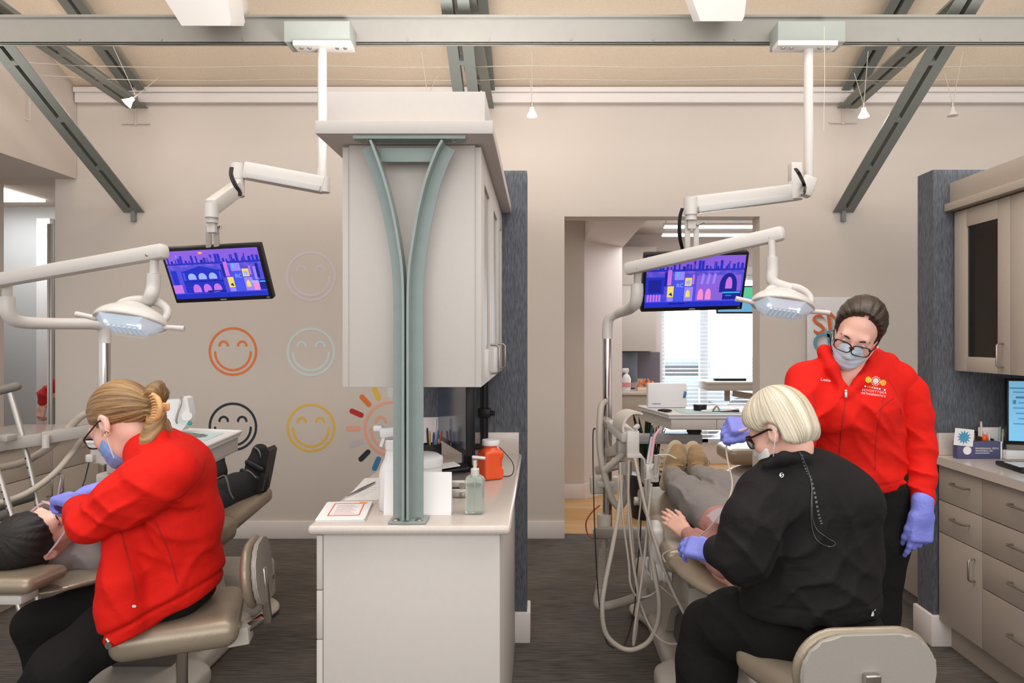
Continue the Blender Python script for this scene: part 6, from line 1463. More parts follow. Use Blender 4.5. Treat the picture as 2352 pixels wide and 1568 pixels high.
def hand(S, wr, d, n, t, curl=(0.35, 0.4, 0.45, 0.5), size=1.0, spread=0.12, thumb=0.5, tcurl=0.3, wrist_r=0.027):
    """wr wrist, d towards fingers, n back of the hand, t thumb side"""
    wr, d, n = V(wr), V(d).normalized(), V(n); n = (n - d * n.dot(d)).normalized(); t0 = V(t); t = (t0 - d * t0.dot(d) - n * t0.dot(n)).normalized(); k = size
    R = Matrix((t, d, n)).transposed()
    S.cap(wr - d * .03 * k, wr + d * .02 * k, wrist_r * k, wrist_r * k * .95, .015, (n, .8))
    S.box(wr + d * .055 * k, (.028 * k, .034 * k, .004 * k), R, .011 * k, .02)
    for i, (o, L, r0) in enumerate(((.030, .074, .0092), (.0105, .082, .0096), (-.0095, .076, .0092), (-.028, .060, .0082))):
        p = wr + d * (.088 - abs(o - .005) * .25) * k + t * o * k; a = 0.15 * curl[i]; dd0 = (d + t * spread * o * 28 * .3).normalized()
        for j, (fr, rr) in enumerate(((.45, 1.0), (.3, .9), (.25, .8))):
            a += curl[i] * (0.8 if j == 0 else 1.0); dd = dd0 * math.cos(a) - n * math.sin(a); q = p + dd * L * fr * k
            S.cap(p, q, r0 * rr * k, r0 * (rr - .1) * k, .006); p = q
    p = wr + d * .022 * k + t * .024 * k; a = thumb
    for j, (L, r0) in enumerate(((.042, .0135), (.032, .0105), (.026, .009))):
        dd = (d * math.cos(a) + t * math.sin(a) - n * (.25 + .15 * j)).normalized(); q = p + dd * L * k; S.cap(p, q, r0 * k, r0 * .85 * k, .010); p = q; a -= tcurl
    return R
def snap_fn(ob):
    me = ob.data; M = V(world_loc(ob)); bv = BVHTree.FromPolygons([v.co + M for v in me.vertices], [p.vertices[:] for p in me.polygons])
    o = V((0, 0, CAMZ))
    def hit(px, py, off=0.001):
        d = (W(px, py, 1.0) - o).normalized(); h = bv.ray_cast(o, d)
        return (h[0] + h[1] * off) if h[0] is not None else None
    return hit
def snap_text(b, hit, s, px, py, size, rot=0.0, off=0.0012, align='LEFT', sp=1.0):
    t = MB(); t.text(s, (0, 0, 0), (1, 0, 0), (0, 1, 0), size, 0.0, align, sp)
    bm = t.bm; ca, sa = math.cos(rot), math.sin(rot); ok = {}
    for v in bm.verts:
        x, y = v.co.x, v.co.y; h = hit(px + x * ca - y * sa, py - (x * sa + y * ca), off); ok[v] = h
    vm = {v: b.bm.verts.new(h) for v, h in ok.items() if h is not None}
    for f in bm.faces:
        if all(v in vm for v in f.verts):
            try: b.bm.faces.new([vm[v] for v in f.verts])
            except ValueError: pass
    bm.free()
def snap_poly(b, hit, pts, off=0.0012):
    H = [hit(x, y, off) for x, y in pts]
    if all(h is not None for h in H) and len(H) > 2: b.bm.faces.new([b.bm.verts.new(h) for h in H])
def snap_disc(b, hit, cx, cy, r, off=0.001, n=16, ry=None):
    snap_poly(b, hit, [(cx + math.cos(2 * math.pi * k / n) * r, cy - math.sin(2 * math.pi * k / n) * (ry or r)) for k in range(n)], off)
def snap_line(b, hit, pts, r, off=0.001, smooth=6):
    P, _ = catmull([V((x, y, 0)) for x, y in pts], smooth); H = [hit(p.x, p.y, off) for p in P]; H = [h for h in H if h is not None]
    if len(H) > 1: b.tube(H, r, 6)

HM_brown = hair_mat('brown_blonde_hair', '#4a3320', '#b28a58', 0.4, 14, 0.35)
HM_dbrown = hair_mat('dark_brown_hair', '#19110b', '#403022', 0.42, 16, 0.3)
HM_blond = hair_mat('platinum_hair', '#9c8b6c', '#efe8d6', 0.45, 20, 0.22)
HM_black = hair_mat('near_black_hair', '#0b0908', '#1d1714', 0.6, 12, 0.5)

# ============================== woman in red, seated left ==============================
A_ = root('person', 'seated woman in a red jacket with a hair clip treating the booted patient', 'person', (-1.25, 2.25, 0))
ps = math.radians(15); th = math.radians(38)
H = Head(W(279, 970, 2.2), (-math.cos(th) * math.cos(ps), math.cos(th) * math.sin(ps), -math.sin(th)), (-math.sin(th) * math.cos(ps), math.sin(th) * math.sin(ps), math.cos(th)))
nb = W(352, 1022, 2.22)
S = SDF(0.0045); H.skin(S, nb)
S.cap(nb, W(375, 1075, 2.22), .058, .07, .03); S.chain([W(385, 1090, 2.22), W(390, 1210, 2.24), W(385, 1350, 2.26)], [.095, .11, .12], .03)
S.chain([W(375, 1090, 2.08), W(290, 1140, 2.04), W(208, 1198, 2.02), W(184, 1158, 2.2)], [.06, .05, .042, .03], .03)
S.chain([W(375, 1090, 2.38), W(290, 1170, 2.44), W(215, 1140, 2.43)], [.06, .045, .03], .03)
S.chain([W(370, 1372, 2.38), W(100, 1430, 2.44), W(130, 1570, 2.44)], [.05, .045, .04], .03); S.chain([W(370, 1374, 2.22), W(140, 1535, 2.05), W(60, 1640, 2.08)], [.05, .045, .04], .03)
S.build('body', M_skin, A_); H.eyes(A_)
Yax = V((0.05, 1, 0)).normalized()
S = SDF(0.006)
S.chain([W(392, 1082, 2.22), W(402, 1200, 2.24), W(386, 1320, 2.26), W(372, 1400, 2.26)], [.115, .128, .148, .152], .05, (Yax, 1.25))
S.cap(W(352, 1030, 2.21), W(392, 1082, 2.22), .072, .11, .05, (Yax, 1.3))
S.chain([W(310, 1200, 2.24), W(318, 1330, 2.24), W(305, 1440, 2.22)], [.09, .09, .075], .06, (Yax, 1.2)); S.chain([W(268, 1235, 2.06), W(270, 1340, 2.03), W(272, 1400, 2.03), W(276, 1462, 2.03)], [.040, .042, .042, .040], .06)
S.cap(W(385, 1085, 2.10), W(372, 1092, 2.07), .085, .078, .08)
S.chain([W(385, 1085, 2.38), W(290, 1165, 2.45), W(228, 1145, 2.44)], [.09, .07, .05], .03)
S.cap(W(366, 1000, 2.13), W(388, 1004, 2.26), .016, .016, .02); S.cap(W(340, 1020, 2.12), W(366, 1000, 2.13), .014, .016, .02)
a, c = W(244, 1474, 2.15), W(500, 1352, 2.25); nrm = V((c.z - a.z, 0, -(c.x - a.x))); nrm = nrm if nrm.z < 0 else -nrm; nrm.normalize()
S.cut(a, nrm, .012)
gp = np.array(a - nrm * .042); gn = np.array(nrm)
def band(X, Y, Z):
    t = (X - gp[0]) * gn[0] + (Y - gp[1]) * gn[1] + (Z - gp[2]) * gn[2]
    return (0.009 * np.exp(-(t / .006) ** 2) - 0.003 * np.exp(-((t + .02) / .018) ** 2)).astype(np.float32)
S.mod(band)
q = W(300, 1190, 2.0)
S.mod(fold(W(262, 1180, 1.96), .10, (55, 0, -70), .0045, 0, .5)); S.mod(fold(W(215, 1195, 1.95), .07, (-70, 0, -90), .0040, 1.0, .5)); S.mod(fold(W(350, 1190, 2.08), .13, (42, 0, 60), .0055, .4, .6)); S.mod(fold(W(330, 1330, 2.1), .18, (60, 0, 18), .0055, 1.2, .5)); S.mod(fold(W(440, 1320, 2.1), .16, (40, 0, -28), .0045, .5, .6)); S.mod(fold(W(370, 1110, 2.08), .13, (20, 0, 52), .0045, 2, .5)); S.mod(rumple(.0018, 26, 4))
jk = S.build('jacket', M_red, A_)
S = SDF(0.0055)
S.chain([W(388, 1080, 2.085), W(340, 1112, 2.05), W(285, 1148, 2.03), W(208, 1196, 2.0)], [.084, .086, .079, .060], .03); S.chain([W(208, 1198, 2.0), W(192, 1180, 2.12), W(180, 1168, 2.2)], [.059, .054, .044], .02)
S.mod(fold(W(258, 1180, 1.96), .09, (60, 0, -75), .0050, 0, .5)); S.mod(fold(W(205, 1190, 1.95), .07, (-75, 0, -90), .0045, 1.0, .5)); S.mod(fold(W(345, 1110, 2.0), .10, (30, 0, 60), .0045, .4, .6)); S.mod(rumple(.0016, 28, 5)); S.build('sleeve', M_red, A_)
hit = snap_fn(jk)
b = MB(); snap_disc(b, hit, 307, 1392, 5, .0015, 14, 3.5); b.build('round_emblem', M_brightw, jk)
b = MB(); snap_line(b, hit, [(270, 1205), (283, 1240), (295, 1290), (308, 1340), (316, 1375)], .0022, .0005); snap_line(b, hit, [(358, 1200), (385, 1260), (402, 1320), (408, 1340)], .0018, .0004); b.build('seam', mat('deep_red_seam', '#a8140d', 0.8), jk)
b = MB(); b.tube([W(244, 1466, 1.99), W(250, 1474, 1.99)], .006, 10); b.lathe([(0, 0), (.010, 0), (.010, .003), (0, .003)], W(250, 1482, 1.985), (0, -1, 0), 16); b.build('zip_pull', M_nickel, jk)
S = SDF(0.0065)
S.chain([W(385, 1372, 2.38), W(250, 1380, 2.40), W(90, 1432, 2.44), W(118, 1530, 2.44), W(130, 1600, 2.44)], [.085, .085, .076, .07, .066], .03)
S.chain([W(385, 1374, 2.22), W(255, 1448, 2.15), W(140, 1532, 2.05), W(60, 1640, 2.08)], [.085, .088, .082, .07], .03); S.ell(W(395, 1362, 2.28), (.13, .15, .06), None, .04)
S.mod(fold(W(200, 1480, 1.95), .16, (60, 0, 40), .004, 0, .6)); S.mod(rumple(.0016, 24, 9)); S.build('trousers', M_trous, A_)
# hair, clip
S = SDF(0.0042)
S.ell(H.P(0, -.020, .042), (.082, .101, .089), H.R, .02); S.ell(H.P(0, -.085, .0), (.05, .04, .05), H.R, .04)
S.cut(H.P(0, .058, .030), H.f * .70 - H.u * .72, .012)
S.chain([W(345, 915, 2.18), W(352, 898, 2.18), W(362, 890, 2.19), W(372, 905, 2.2), W(370, 925, 2.2)], [.018, .020, .020, .018, .014], .015)
S.chain([W(362, 955, 2.15), W(352, 985, 2.13), W(338, 1008, 2.11), W(325, 1030, 2.10)], [.030, .024, .016, .006], .03, (H.l, .7)); S.chain([W(372, 975, 2.2), W(382, 990, 2.2)], [.024, .02], .02)
so = H.P(0, -.01, .03)
def strands(o, ax, up, amp=.0016, fr=46):
    ax, up = np.array(V(ax).normalized()), np.array(V(up)); up = up - ax * (up @ ax); up /= np.linalg.norm(up); sd = np.cross(ax, up); o = np.array(o)
    def f(X, Y, Z):
        d = (X - o[0], Y - o[1], Z - o[2]); e = lambda w: d[0] * w[0] + d[1] * w[1] + d[2] * w[2]
        a = np.arctan2(e(sd), e(up)); t = e(ax)
        return (amp * (np.sin(a * fr + 3 * np.sin(t * 22)) * .6 + np.sin(a * fr * 0.43 + 5 * np.sin(t * 13)) * .8 + .4 * np.sin(a * fr * 1.9 + t * 40))).astype(np.float32)
    return f
axA = (V(W(350, 955, 2.2)) - H.P(0, .06, .04)); S.mod(strands(so, axA, H.u, .0016, 40))
S.build('hair', HM_brown, A_, strand=H.strand(axA, H.u), relax=1)
M_clip = mat('peach_clip', '#d9a66e', 0.4)
b = MB()
spine = [W(350, 905, 2.095), W(362, 915, 2.085), W(368, 935, 2.08), W(364, 955, 2.085), W(354, 962, 2.09)]
b.tube([p for p in spine], [.006, .008, .0085, .008, .006], 10, smooth=5)
for k in range(9):
    t = k / 8; y = 908 + 52 * t; x = 360 + 6 * math.sin(math.pi * t)
    b.tube([W(x, y, 2.085), W(x - 11, y - 1, 2.085), W(x - 17, y + 2, 2.09)], [.0038, .0034, .0022], 8, smooth=3)
b.obox(W(380, 934, 2.12), (.026, .012, .026), None, .009, 3); b.cyl(W(368, 934, 2.1), W(378, 934, 2.11), .004, None, 8)
b.build('claw_clip', M_clip, A_)
H.glasses(A_, mat('tortoise_frame', '#3a2217', 0.3, var=.5, vscale=90)); H.mask(A_, M_maskb, (-1, 1), .004)
b = MB(); p = H.P(-.082, -.012, -.040); b.tube([p + V((math.cos(a) * .0085, -.002, math.sin(a) * .0085)) for a in np.linspace(0, 6.28, 14)[:-1]], .0016, 6, closed=True); b.build('earring', mat('gold', '#d8b679', 0.25, 1.0), A_)
# gloves
S = SDF(0.0032); hand(S, W(186, 1152, 2.22), (-1, .30, .08), (.05, -.1, 1), (.1, .95, -.3), (.75, .8, .95, 1.05), .95, .1, .7, .5, .03); gl = S.build('glove', M_glove, A_)
S = SDF(0.0032); S.cap(W(228, 1128, 2.44), W(200, 1134, 2.42), .034, .03, .01); hand(S, W(200, 1136, 2.42), (-1, -.15, -.35), (.1, .2, 1), (0, -1, -.2), (.5, .6, .7, .8), .95, .1, .6, .3, .03); S.build('glove', M_glove, A_)
b = MB(); b.tube([W(132, 1160, 2.3), W(137, 1120, 2.3), W(140, 1103, 2.3), W(140.5, 1095, 2.3), W(142, 1089, 2.3)], [.0045, .0042, .003, .0016, .0022], 10); o = b.build('dental_probe', M_alu); setp(o, 'slim steel probe held upright in the violet glove over the dark haired patient', 'dental tool')

# ============================== dark haired patient, left chair ==============================
D_ = root('person', 'dark haired patient lying back with a black walking boot on one foot', 'person', (-1.62, 2.9, 0.64))
HD = Head(W(84, 1236, 2.27), (.52, .30, .80), (-.30, -.94, .0), 1.0)
ndb = HD.P(0.0, -.05, -.15)
S = SDF(0.0048); HD.skin(S, ndb)
S.cap(ndb, W(215, 1285, 2.55), .06, .09, .03); S.chain([W(215, 1285, 2.55), W(280, 1275, 2.75), W(330, 1255, 2.95)], [.09, .1, .1], .03)
S.chain([W(345, 1250, 2.95), W(440, 1185, 3.2), W(545, 1125, 3.5)], [.075, .055, .04], .03); S.chain([W(300, 1240, 3.0), W(390, 1170, 3.25), W(478, 1110, 3.55)], [.075, .055, .04], .03)
S.build('body', M_skin, D_)
HD.brows(D_, HM_black)
S = SDF(0.006)
S.cap(HD.P(0.02, -.05, -.125), W(215, 1280, 2.56), .068, .115, .05); S.chain([W(215, 1280, 2.56), W(285, 1270, 2.76), W(335, 1255, 2.95)], [.115, .125, .12], .05, (V((1, 0, 0)), 1.35))
S.chain([W(172, 1265, 2.40), W(195, 1268, 2.42), W(215, 1270, 2.45)], [.04, .05, .05], .03); S.chain([W(215, 1290, 2.42), W(270, 1330, 2.6), W(330, 1300, 2.85)], [.055, .05, .045], .03)
S.mod(fold(W(195, 1265, 2.4), .10, (60, 0, 60), .004, 0, .5)); S.mod(rumple(.002, 22, 3)); S.build('hooded_top', mat('grey_jersey', '#8f8b8a', 0.9, var=.04, vscale=60, bump=.15, bscale=500, fold=.2), D_)
M_navy = mat('navy_trouser_cloth', '#23242f', 0.85, bump=.15, bscale=500, fold=.2)
S = SDF(0.007); S.chain([W(345, 1250, 2.95), W(440, 1185, 3.2), W(520, 1138, 3.42)], [.095, .078, .068], .03); S.chain([W(300, 1240, 3.0), W(390, 1170, 3.25), W(470, 1115, 3.5)], [.095, .078, .068], .03); S.mod(rumple(.003, 24, 12)); S.build('trousers', M_navy, D_)
S = SDF(0.0045)
S.ell(HD.P(0, -.022, .045), (.086, .104, .096), HD.R, .02); S.ell(HD.P(0, -.06, .0), (.078, .06, .07), HD.R, .03); S.cut(HD.P(0, .070, .055), HD.f * .80 - HD.u * .60, .012); S.cut(HD.P(0, -.05, -.062), -HD.u, .01)
S.mod(strands(HD.P(0, -.01, .03), HD.u, HD.f, .0016, 40)); S.build('hair', HM_black, D_, strand=HD.strand(HD.u, HD.f))
M_pinkl = mat('pinkish_clear_frame', '#d9b9bf', 0.15, alpha=.6)
HD.glasses(D_, M_pinkl, .034, .024, 0.0, .112, (-1, 1), .003, 'safety_glasses', mat('pink_clear_lens', '#e9cfd4', .05, alpha=.18))
# walking boot and shoe
M_boot = mat('black_boot_shell', '#1d1c1d', 0.45, bump=.1, bscale=300); M_bootl = mat('black_boot_lining', '#242325', 0.9, bump=.3, bscale=300); M_piping = mat('grey_piping', '#77726f', 0.6)
bt = root('walking_boot', 'black orthopaedic walking boot on the foot end of the dental chair', 'boot', W(590, 1145, 3.62))
S = SDF(0.005); S.chain([W(508, 1140, 3.40), W(545, 1122, 3.5), W(580, 1112, 3.58)], [.082, .078, .07], .03); S.chain([W(585, 1112, 3.6), W(592, 1070, 3.62), W(597, 1037, 3.62)], [.066, .055, .042], .03); S.mod(fold(W(570, 1090, 3.5), .07, (60, 0, 60), .004)); S.build('lining', M_bootl, bt)
b = MB(); s_ = 3.56 / F; o_ = W(0, 0, 3.52)
pol = [(546, 1147), (590, 1149), (599, 1138), (609, 1090), (619, 1036), (613, 1028), (604, 1032), (590, 1086), (580, 1124), (546, 1134)]
b.prism([((x - VX) * s_, CAMZ - (y - HZ) * s_) for x, y in pol], (0, 3.555, 0), (1, 0, 0), (0, 0, 1), (0, .11, 0)); b.build('sole', M_boot, bt)
b = MB(); b.prism([((x - VX) * 3.5 / F, CAMZ - (y - HZ) * 3.5 / F) for x, y in ((556, 1140), (598, 1130), (606, 1090), (596, 1088), (588, 1112), (560, 1122))], (0, 3.515, 0), (1, 0, 0), (0, 0, 1), (0, .03, 0)); b.build('side_shell', M_boot, bt)
for (x0, y0, x1, y1) in ((568, 1062, 600, 1078), (556, 1082, 590, 1100), (545, 1098, 572, 1118)):
    S = SDF(0.004); S.cap(W(x0, y0, 3.55), W(x1, y1, 3.53), .016, .016, .01, (V((.3, 1, 0)), .5)); S.build('strap', M_boot, bt)
b = MB(); b.tube([W(497, 1100, 3.34), W(515, 1092, 3.34), W(522, 1105, 3.33), W(528, 1130, 3.33), W(536, 1145, 3.34)], .004, 8, smooth=5); b.tube([W(585, 1027, 3.58), W(592, 1032, 3.57), W(597, 1040, 3.56), W(599, 1050, 3.56)], .004, 8, smooth=4); b.tube([W(565, 1078, 3.50), W(578, 1086, 3.49), W(588, 1097, 3.49)], .003, 8, smooth=4); b.build('piping', M_piping, bt)
b = MB(); b.lathe([(.014, 0), (.014, .004), (0, .005)], W(540, 1113, 3.435), (-.25, -1, 0.2), 20); b.build('air_valve', M_piping, bt)
S = SDF(0.005); S.chain([W(480, 1100, 3.58), W(497, 1085, 3.62), W(500, 1056, 3.64)], [.05, .048, .036], .03); o = S.build('shoe', M_bootl); setp(o, 'dark shoe on the other foot, half hidden behind the seated woman in red', 'shoe')

# ============================== standing woman in red ==============================
C_ = root('person', 'standing woman in a red jacket and glasses leaning over the right chair', 'person', (1.17, 2.5, 0))
ps, th, ro = math.radians(35), math.radians(29), math.radians(22)
f0 = V((-math.sin(ps) * math.cos(th), -math.cos(ps) * math.cos(th), -math.sin(th))); u0 = V((-math.sin(ps) * math.sin(th), -math.cos(ps) * math.sin(th), math.cos(th))); r0 = V((math.cos(ps), -math.sin(ps), 0))
uC = u0 * math.cos(ro) + r0 * math.sin(ro)
cC = W(1960, 789, 2.27) - f0 * .080 - uC * .004
HC = Head(cC, f0, uC, .88); nC = W(1978, 862, 2.44)
S = SDF(0.0042); HC.skin(S, nC, .05, .06)
S.ell(W(1966, 905, 2.4), (.15, .10, .11), None, .05); S.ell(W(1966, 1000, 2.4), (.12, .085, .15), None, .05); S.ell(W(1972, 1110, 2.4), (.11, .08, .12), None, .05)
S.chain([W(1850, 880, 2.38), W(1815, 990, 2.28), W(1732, 985, 2.3)], [.05, .042, .028], .03); S.chain([W(2070, 884, 2.4), W(2108, 1005, 2.38), W(2117, 1150, 2.3)], [.055, .042, .028], .03)
S.chain([W(1925, 1160, 2.4), W(1930, 1400, 2.4), W(1940, 1640, 2.4)], [.085, .06, .045], .03); S.chain([W(2022, 1160, 2.4), W(2015, 1400, 2.42), W(2005, 1640, 2.42)], [.085, .06, .045], .03)
for x in (1940, 2005): S.cap(W(x, 1662, 2.42), W(x, 1662, 2.3), .032, .026, .02)
S.build('body', M_skin, C_); HC.eyes(C_); HC.brows(C_, HM_dbrown)
S = SDF(0.0055); Xf = (V((0.1, 1, 0)), .74)
S.chain([W(1866, 876, 2.4), W(1966, 856, 2.42), W(2056, 876, 2.42)], [.072, .080, .070], .05); S.chain([W(1962, 915, 2.4), W(1962, 1000, 2.4), W(1978, 1085, 2.4)], [.160, .150, .160], .05, Xf)
S.ell(W(1925, 945, 2.31), (.075, .06, .07), None, .06); S.ell(W(2005, 945, 2.31), (.075, .06, .07), None, .06)
S.chain([W(1852, 884, 2.38), W(1822, 990, 2.28), W(1745, 990, 2.3)], [.072, .066, .048], .04); 
S.cap(W(2050, 884, 2.41), W(2066, 900, 2.41), .066, .060, .04)
# neck opening, collar flaps
S.cap(W(1972, 822, 2.28), W(1944, 910, 2.28), .062, .003, .012, (V((0, 1, 0)), 3.0), 'd')
S.chain([W(1892, 806, 2.38), W(1912, 845, 2.31), W(1940, 905, 2.275)], [.020, .017, .008], .02); S.chain([W(2042, 828, 2.4), W(2012, 858, 2.32), W(1975, 878, 2.29), W(1948, 906, 2.275)], [.024, .020, .014, .008], .02); S.chain([W(1892, 806, 2.38), W(1940, 800, 2.52), W(2000, 806, 2.52), W(2042, 828, 2.4)], [.02, .02, .02, .02], .02)
a, c = W(1880, 1140, 2.38), W(2090, 1100, 2.38); n = V((c.z - a.z, 0, -(c.x - a.x))); n = n if n.z < 0 else -n; n.normalize()
pcut = np.array(W(1990, 1122, 2.38)); nn = np.array(n); xa = W(2076, 0, 2.38).x
def hem(X, Y, Z):   # hem of the torso only, arms untouched
    t = (X - pcut[0]) * nn[0] + (Y - pcut[1]) * nn[1] + (Z - pcut[2]) * nn[2]
    m = 1 / (1 + np.exp((X - xa) / .004)); return (m * np.maximum(t, 0) * 4 + m * .004 * np.exp(-((t + .03) / .004) ** 2)).astype(np.float32)
S.mod(hem)
S.mod(fold(W(2105, 1060, 2.28), .12, (20, 0, 75), .0055, 0, .8)); S.mod(fold(W(2030, 960, 2.24), .12, (60, 0, 60), .0050, .4, .6)); S.mod(fold(W(1900, 930, 2.24), .12, (-55, 0, 60), .0045, 1, .6)); S.mod(fold(W(1960, 1060, 2.24), .16, (18, 0, 60), .0050, .7, .8)); S.mod(fold(W(2020, 1050, 2.24), .13, (50, 0, 40), .0045, .2, .7)); S.mod(rumple(.0018, 26, 21))
jc = S.build('jacket', M_red, C_); hit = snap_fn(jc)
S = SDF(0.005)
S.chain([W(2058, 880, 2.415), W(2078, 905, 2.41), W(2098, 960, 2.39), W(2109, 1015, 2.38), W(2114, 1085, 2.34)], [.064, .070, .060, .053, .050], .03)
S.ell(W(2114, 1108, 2.325), (.052, .050, .036), None, .02); S.cap(W(2119, 1132, 2.31), W(2122, 1162, 2.30), .039, .038, .010)
S.cut(W(2120, 1166, 2.30), (.35, 0, -1), .006)
S.mod(fold(W(2110, 1075, 2.28), .09, (25, 0, 95), .0065, 0, .8)); S.mod(fold(W(2100, 985, 2.33), .10, (45, 0, 60), .0045, 0, .7)); S.mod(fold(W(2075, 900, 2.35), .07, (50, 0, -40), .003, 0, .5)); S.mod(rumple(.0016, 28, 23)); S.build('sleeve', M_red, C_)
b = MB(); snap_line(b, hit, [(1943, 908), (1936, 960), (1930, 1020), (1926, 1070), (1925, 1100)], .0022, .0004); snap_line(b, hit, [(2030, 910), (2020, 960), (2012, 1010), (2010, 1080)], .0016, .0003); snap_line(b, hit, [(1870, 900), (1872, 960), (1880, 1020)], .0016, .0003); snap_line(b, hit, [(2010, 950), (2030, 930), (2052, 912)], .0018, .0005); snap_line(b, hit, [(2040, 870), (2062, 910), (2070, 950)], .0014, .0003); b.build('seam', mat('deep_red_seam', '#a8140d', 0.8), jc)
b = MB(); p = hit(1942, 906, .004) or W(1942, 906, 2.26); b.obox(p, (.009, .005, .022), None, .003); b.ball(p + V((0, 0, .012)), .005, None, 10, 8); b.build('zip_pull', mat('pale_metal', '#d6cdc4', .3, .6), jc)
b = MB(); snap_text(b, hit, 'Lexie', 1884, 874, 11, math.radians(-8), .0014)
b.build('name_lettering', M_brightw, jc)
M_y = mat('embroidery_yellow', '#e8c33a', .8); M_o = mat('embroidery_orange', '#f0a02e', .8)
b = MB(); snap_disc(b, hit, 1994, 872, 7, .0013); b.build('yellow_face_badge', M_y, jc)
b = MB(); snap_disc(b, hit, 2028, 879, 7, .0013); b.build('orange_face_badge', M_o, jc)
b = MB()
snap_disc(b, hit, 2011, 875, 6.5, .0014)
for k in range(16):
    a = 2 * math.pi * k / 16; snap_poly(b, hit, [(2011 + math.cos(a + da) * r_, 875 - math.sin(a + da) * r_) for r_, da in ((8, -.09), (11.5, -.06), (11.5, .06), (8, .09))], .0014)
b.build('white_sun_badge', M_brightw, jc)
b = MB()
for cx, cy in ((1994, 872), (2011, 875), (2028, 879)):
    for sx in (-2.2, 2.2): snap_line(b, hit, [(cx + sx - 1, cy - 1), (cx + sx, cy - 2.2), (cx + sx + 1, cy - 1)], .0005, .0018, 3)
    snap_line(b, hit, [(cx - 3.5, cy + 1), (cx, cy + 4), (cx + 3.5, cy + 1)], .0006, .0018, 4)
b.build('smile_stitching', mat('embroidery_olive', '#8f7a2c', .8), jc)
for k, col in enumerate(('#e4e0dc', '#d97a2c', '#e0892e', '#e8c33a', '#d8dad8', '#b7cfd6', '#d5d7e0', '#3a4f9a', '#e4e0dc')):
    b = MB(); cx, cy = 1985 + k * 5.6, 884.5 + k * 1.1; snap_poly(b, hit, [(cx, cy), (cx + 3.6, cy + .7), (cx + 3.4, cy + 4.2), (cx - .2, cy + 3.5)], .0013); b.build('colour_square', mat('embroidery_' + col[1:], col, .8), jc)
b = MB(); snap_text(b, hit, 'SCHOETTGER', 1979, 897, 7.2, math.radians(-8), .0014, sp=1.35); snap_text(b, hit, 'ORTHODONTICS', 1977, 904.5, 6.6, math.radians(-8), .0014, sp=1.12); b.build('chest_lettering', M_brightw, jc)
S = SDF(0.007)
S.chain([W(1935, 1110, 2.4), W(1935, 1250, 2.4), W(1938, 1420, 2.4), W(1940, 1650, 2.4)], [.12, .105, .09, .08], .04); S.chain([W(2015, 1110, 2.41), W(2018, 1230, 2.42), W(2010, 1400, 2.42), W(2004, 1650, 2.42)], [.115, .10, .078, .07], .04)
S.mod(rumple(.0022, 16, 33)); S.build('trousers', M_trous, C_)
for x in (1940, 2005):
    S = SDF(0.006); p = W(x, 1660, 2.42); S.cap(V((p.x, 2.56, .045)), V((p.x, 2.42, .035)), .042, .036, .03); S.cut(V((0, 0, .003)), (0, 0, -1)); S.build('shoe', M_black, C_)
S = SDF(0.0042)
S.ell(HC.P(0, -.018, .044), (.082, .102, .091), HC.R, .02); S.ell(HC.P(0, -.09, -.005), (.05, .035, .055), HC.R, .03)
S.cut(HC.P(0, .044, .088), HC.f * .95 - HC.u * .30, .012); S.cut(HC.P(0, -.05, -.062), -HC.u - HC.f * .3, .01)
S.chain([HC.P(-.010, .055, .100), HC.P(-.012, .02, .121), HC.P(-.014, -.03, .127)], [.0085, .0085, .006], .004, None, 'd')
S.chain([HC.P(-.02, -.115, .0), HC.P(-.04, -.13, -.04), HC.P(-.05, -.125, -.10)], [.026, .024, .012], .02)
axC = HC.P(0, -.12, .0) - HC.P(0, .07, .07); S.mod(strands(HC.P(0, -.01, .03), axC, HC.u, .0013, 46)); hc = S.build('hair', HM_dbrown, C_, strand=HC.strand(axC, HC.u))
b = MB()
for k in range(6): b.tube([W(1925 + k, 742 + k, 2.32), W(1914 - k, 762, 2.3), W(1909 - k * .6, 785, 2.3), W(1911 + k, 800 + 3 * k, 2.3)], .0005, 5, smooth=5)
b.build('loose_strand', HM_dbrown, hc)
HC.glasses(C_, mat('plum_black_frame', '#26171c', 0.2), .031, .021, -.004, .121, (-1, 1), .0021); HC.mask(C_, M_mask, (-1, 1), .004)
b = MB(); b.ball(HC.P(-.084, -.010, -.038), .0055); b.build('earring', mat('pearl', '#e9e4de', .15), C_)
b = MB(); b.ball(HC.P(.084, -.010, -.038), .0055); b.build('earring', mat('pearl', '#e9e4de', .15), C_)
S = SDF(0.003); S.cap(W(2119, 1148, 2.3), W(2118, 1172, 2.29), .034, .031, .01); hand(S, W(2117, 1172, 2.285), (-.07, -.04, -1), (.12, -1, .05), (-1, -.2, 0), (.22, .5, .62, .66), 1.06, .1, .28, .2, .031); S.build('glove', M_glove, C_)
S = SDF(0.0025); hand(S, W(1738, 985, 2.28), (-1, -.1, .12), (.1, -.6, .75), (0, .3, -1), (.9, .95, 1.0, 1.05), 1.0, .1, .5, .4, .03); S.build('glove', M_glove, C_)
b = MB(); b.tube([W(1686, 992, 2.3), W(1700, 990, 2.24), W(1715, 985, 2.21), W(1722, 978, 2.2), W(1735, 976, 2.19)], [.005, .006, .005, .0035, .003], 10, smooth=3); o = b.build('handpiece', mat('pale_pink_plastic', '#dcc3c6', .35)); setp(o, 'slim pale handpiece held in the glove beside the blonde head', 'dental tool')

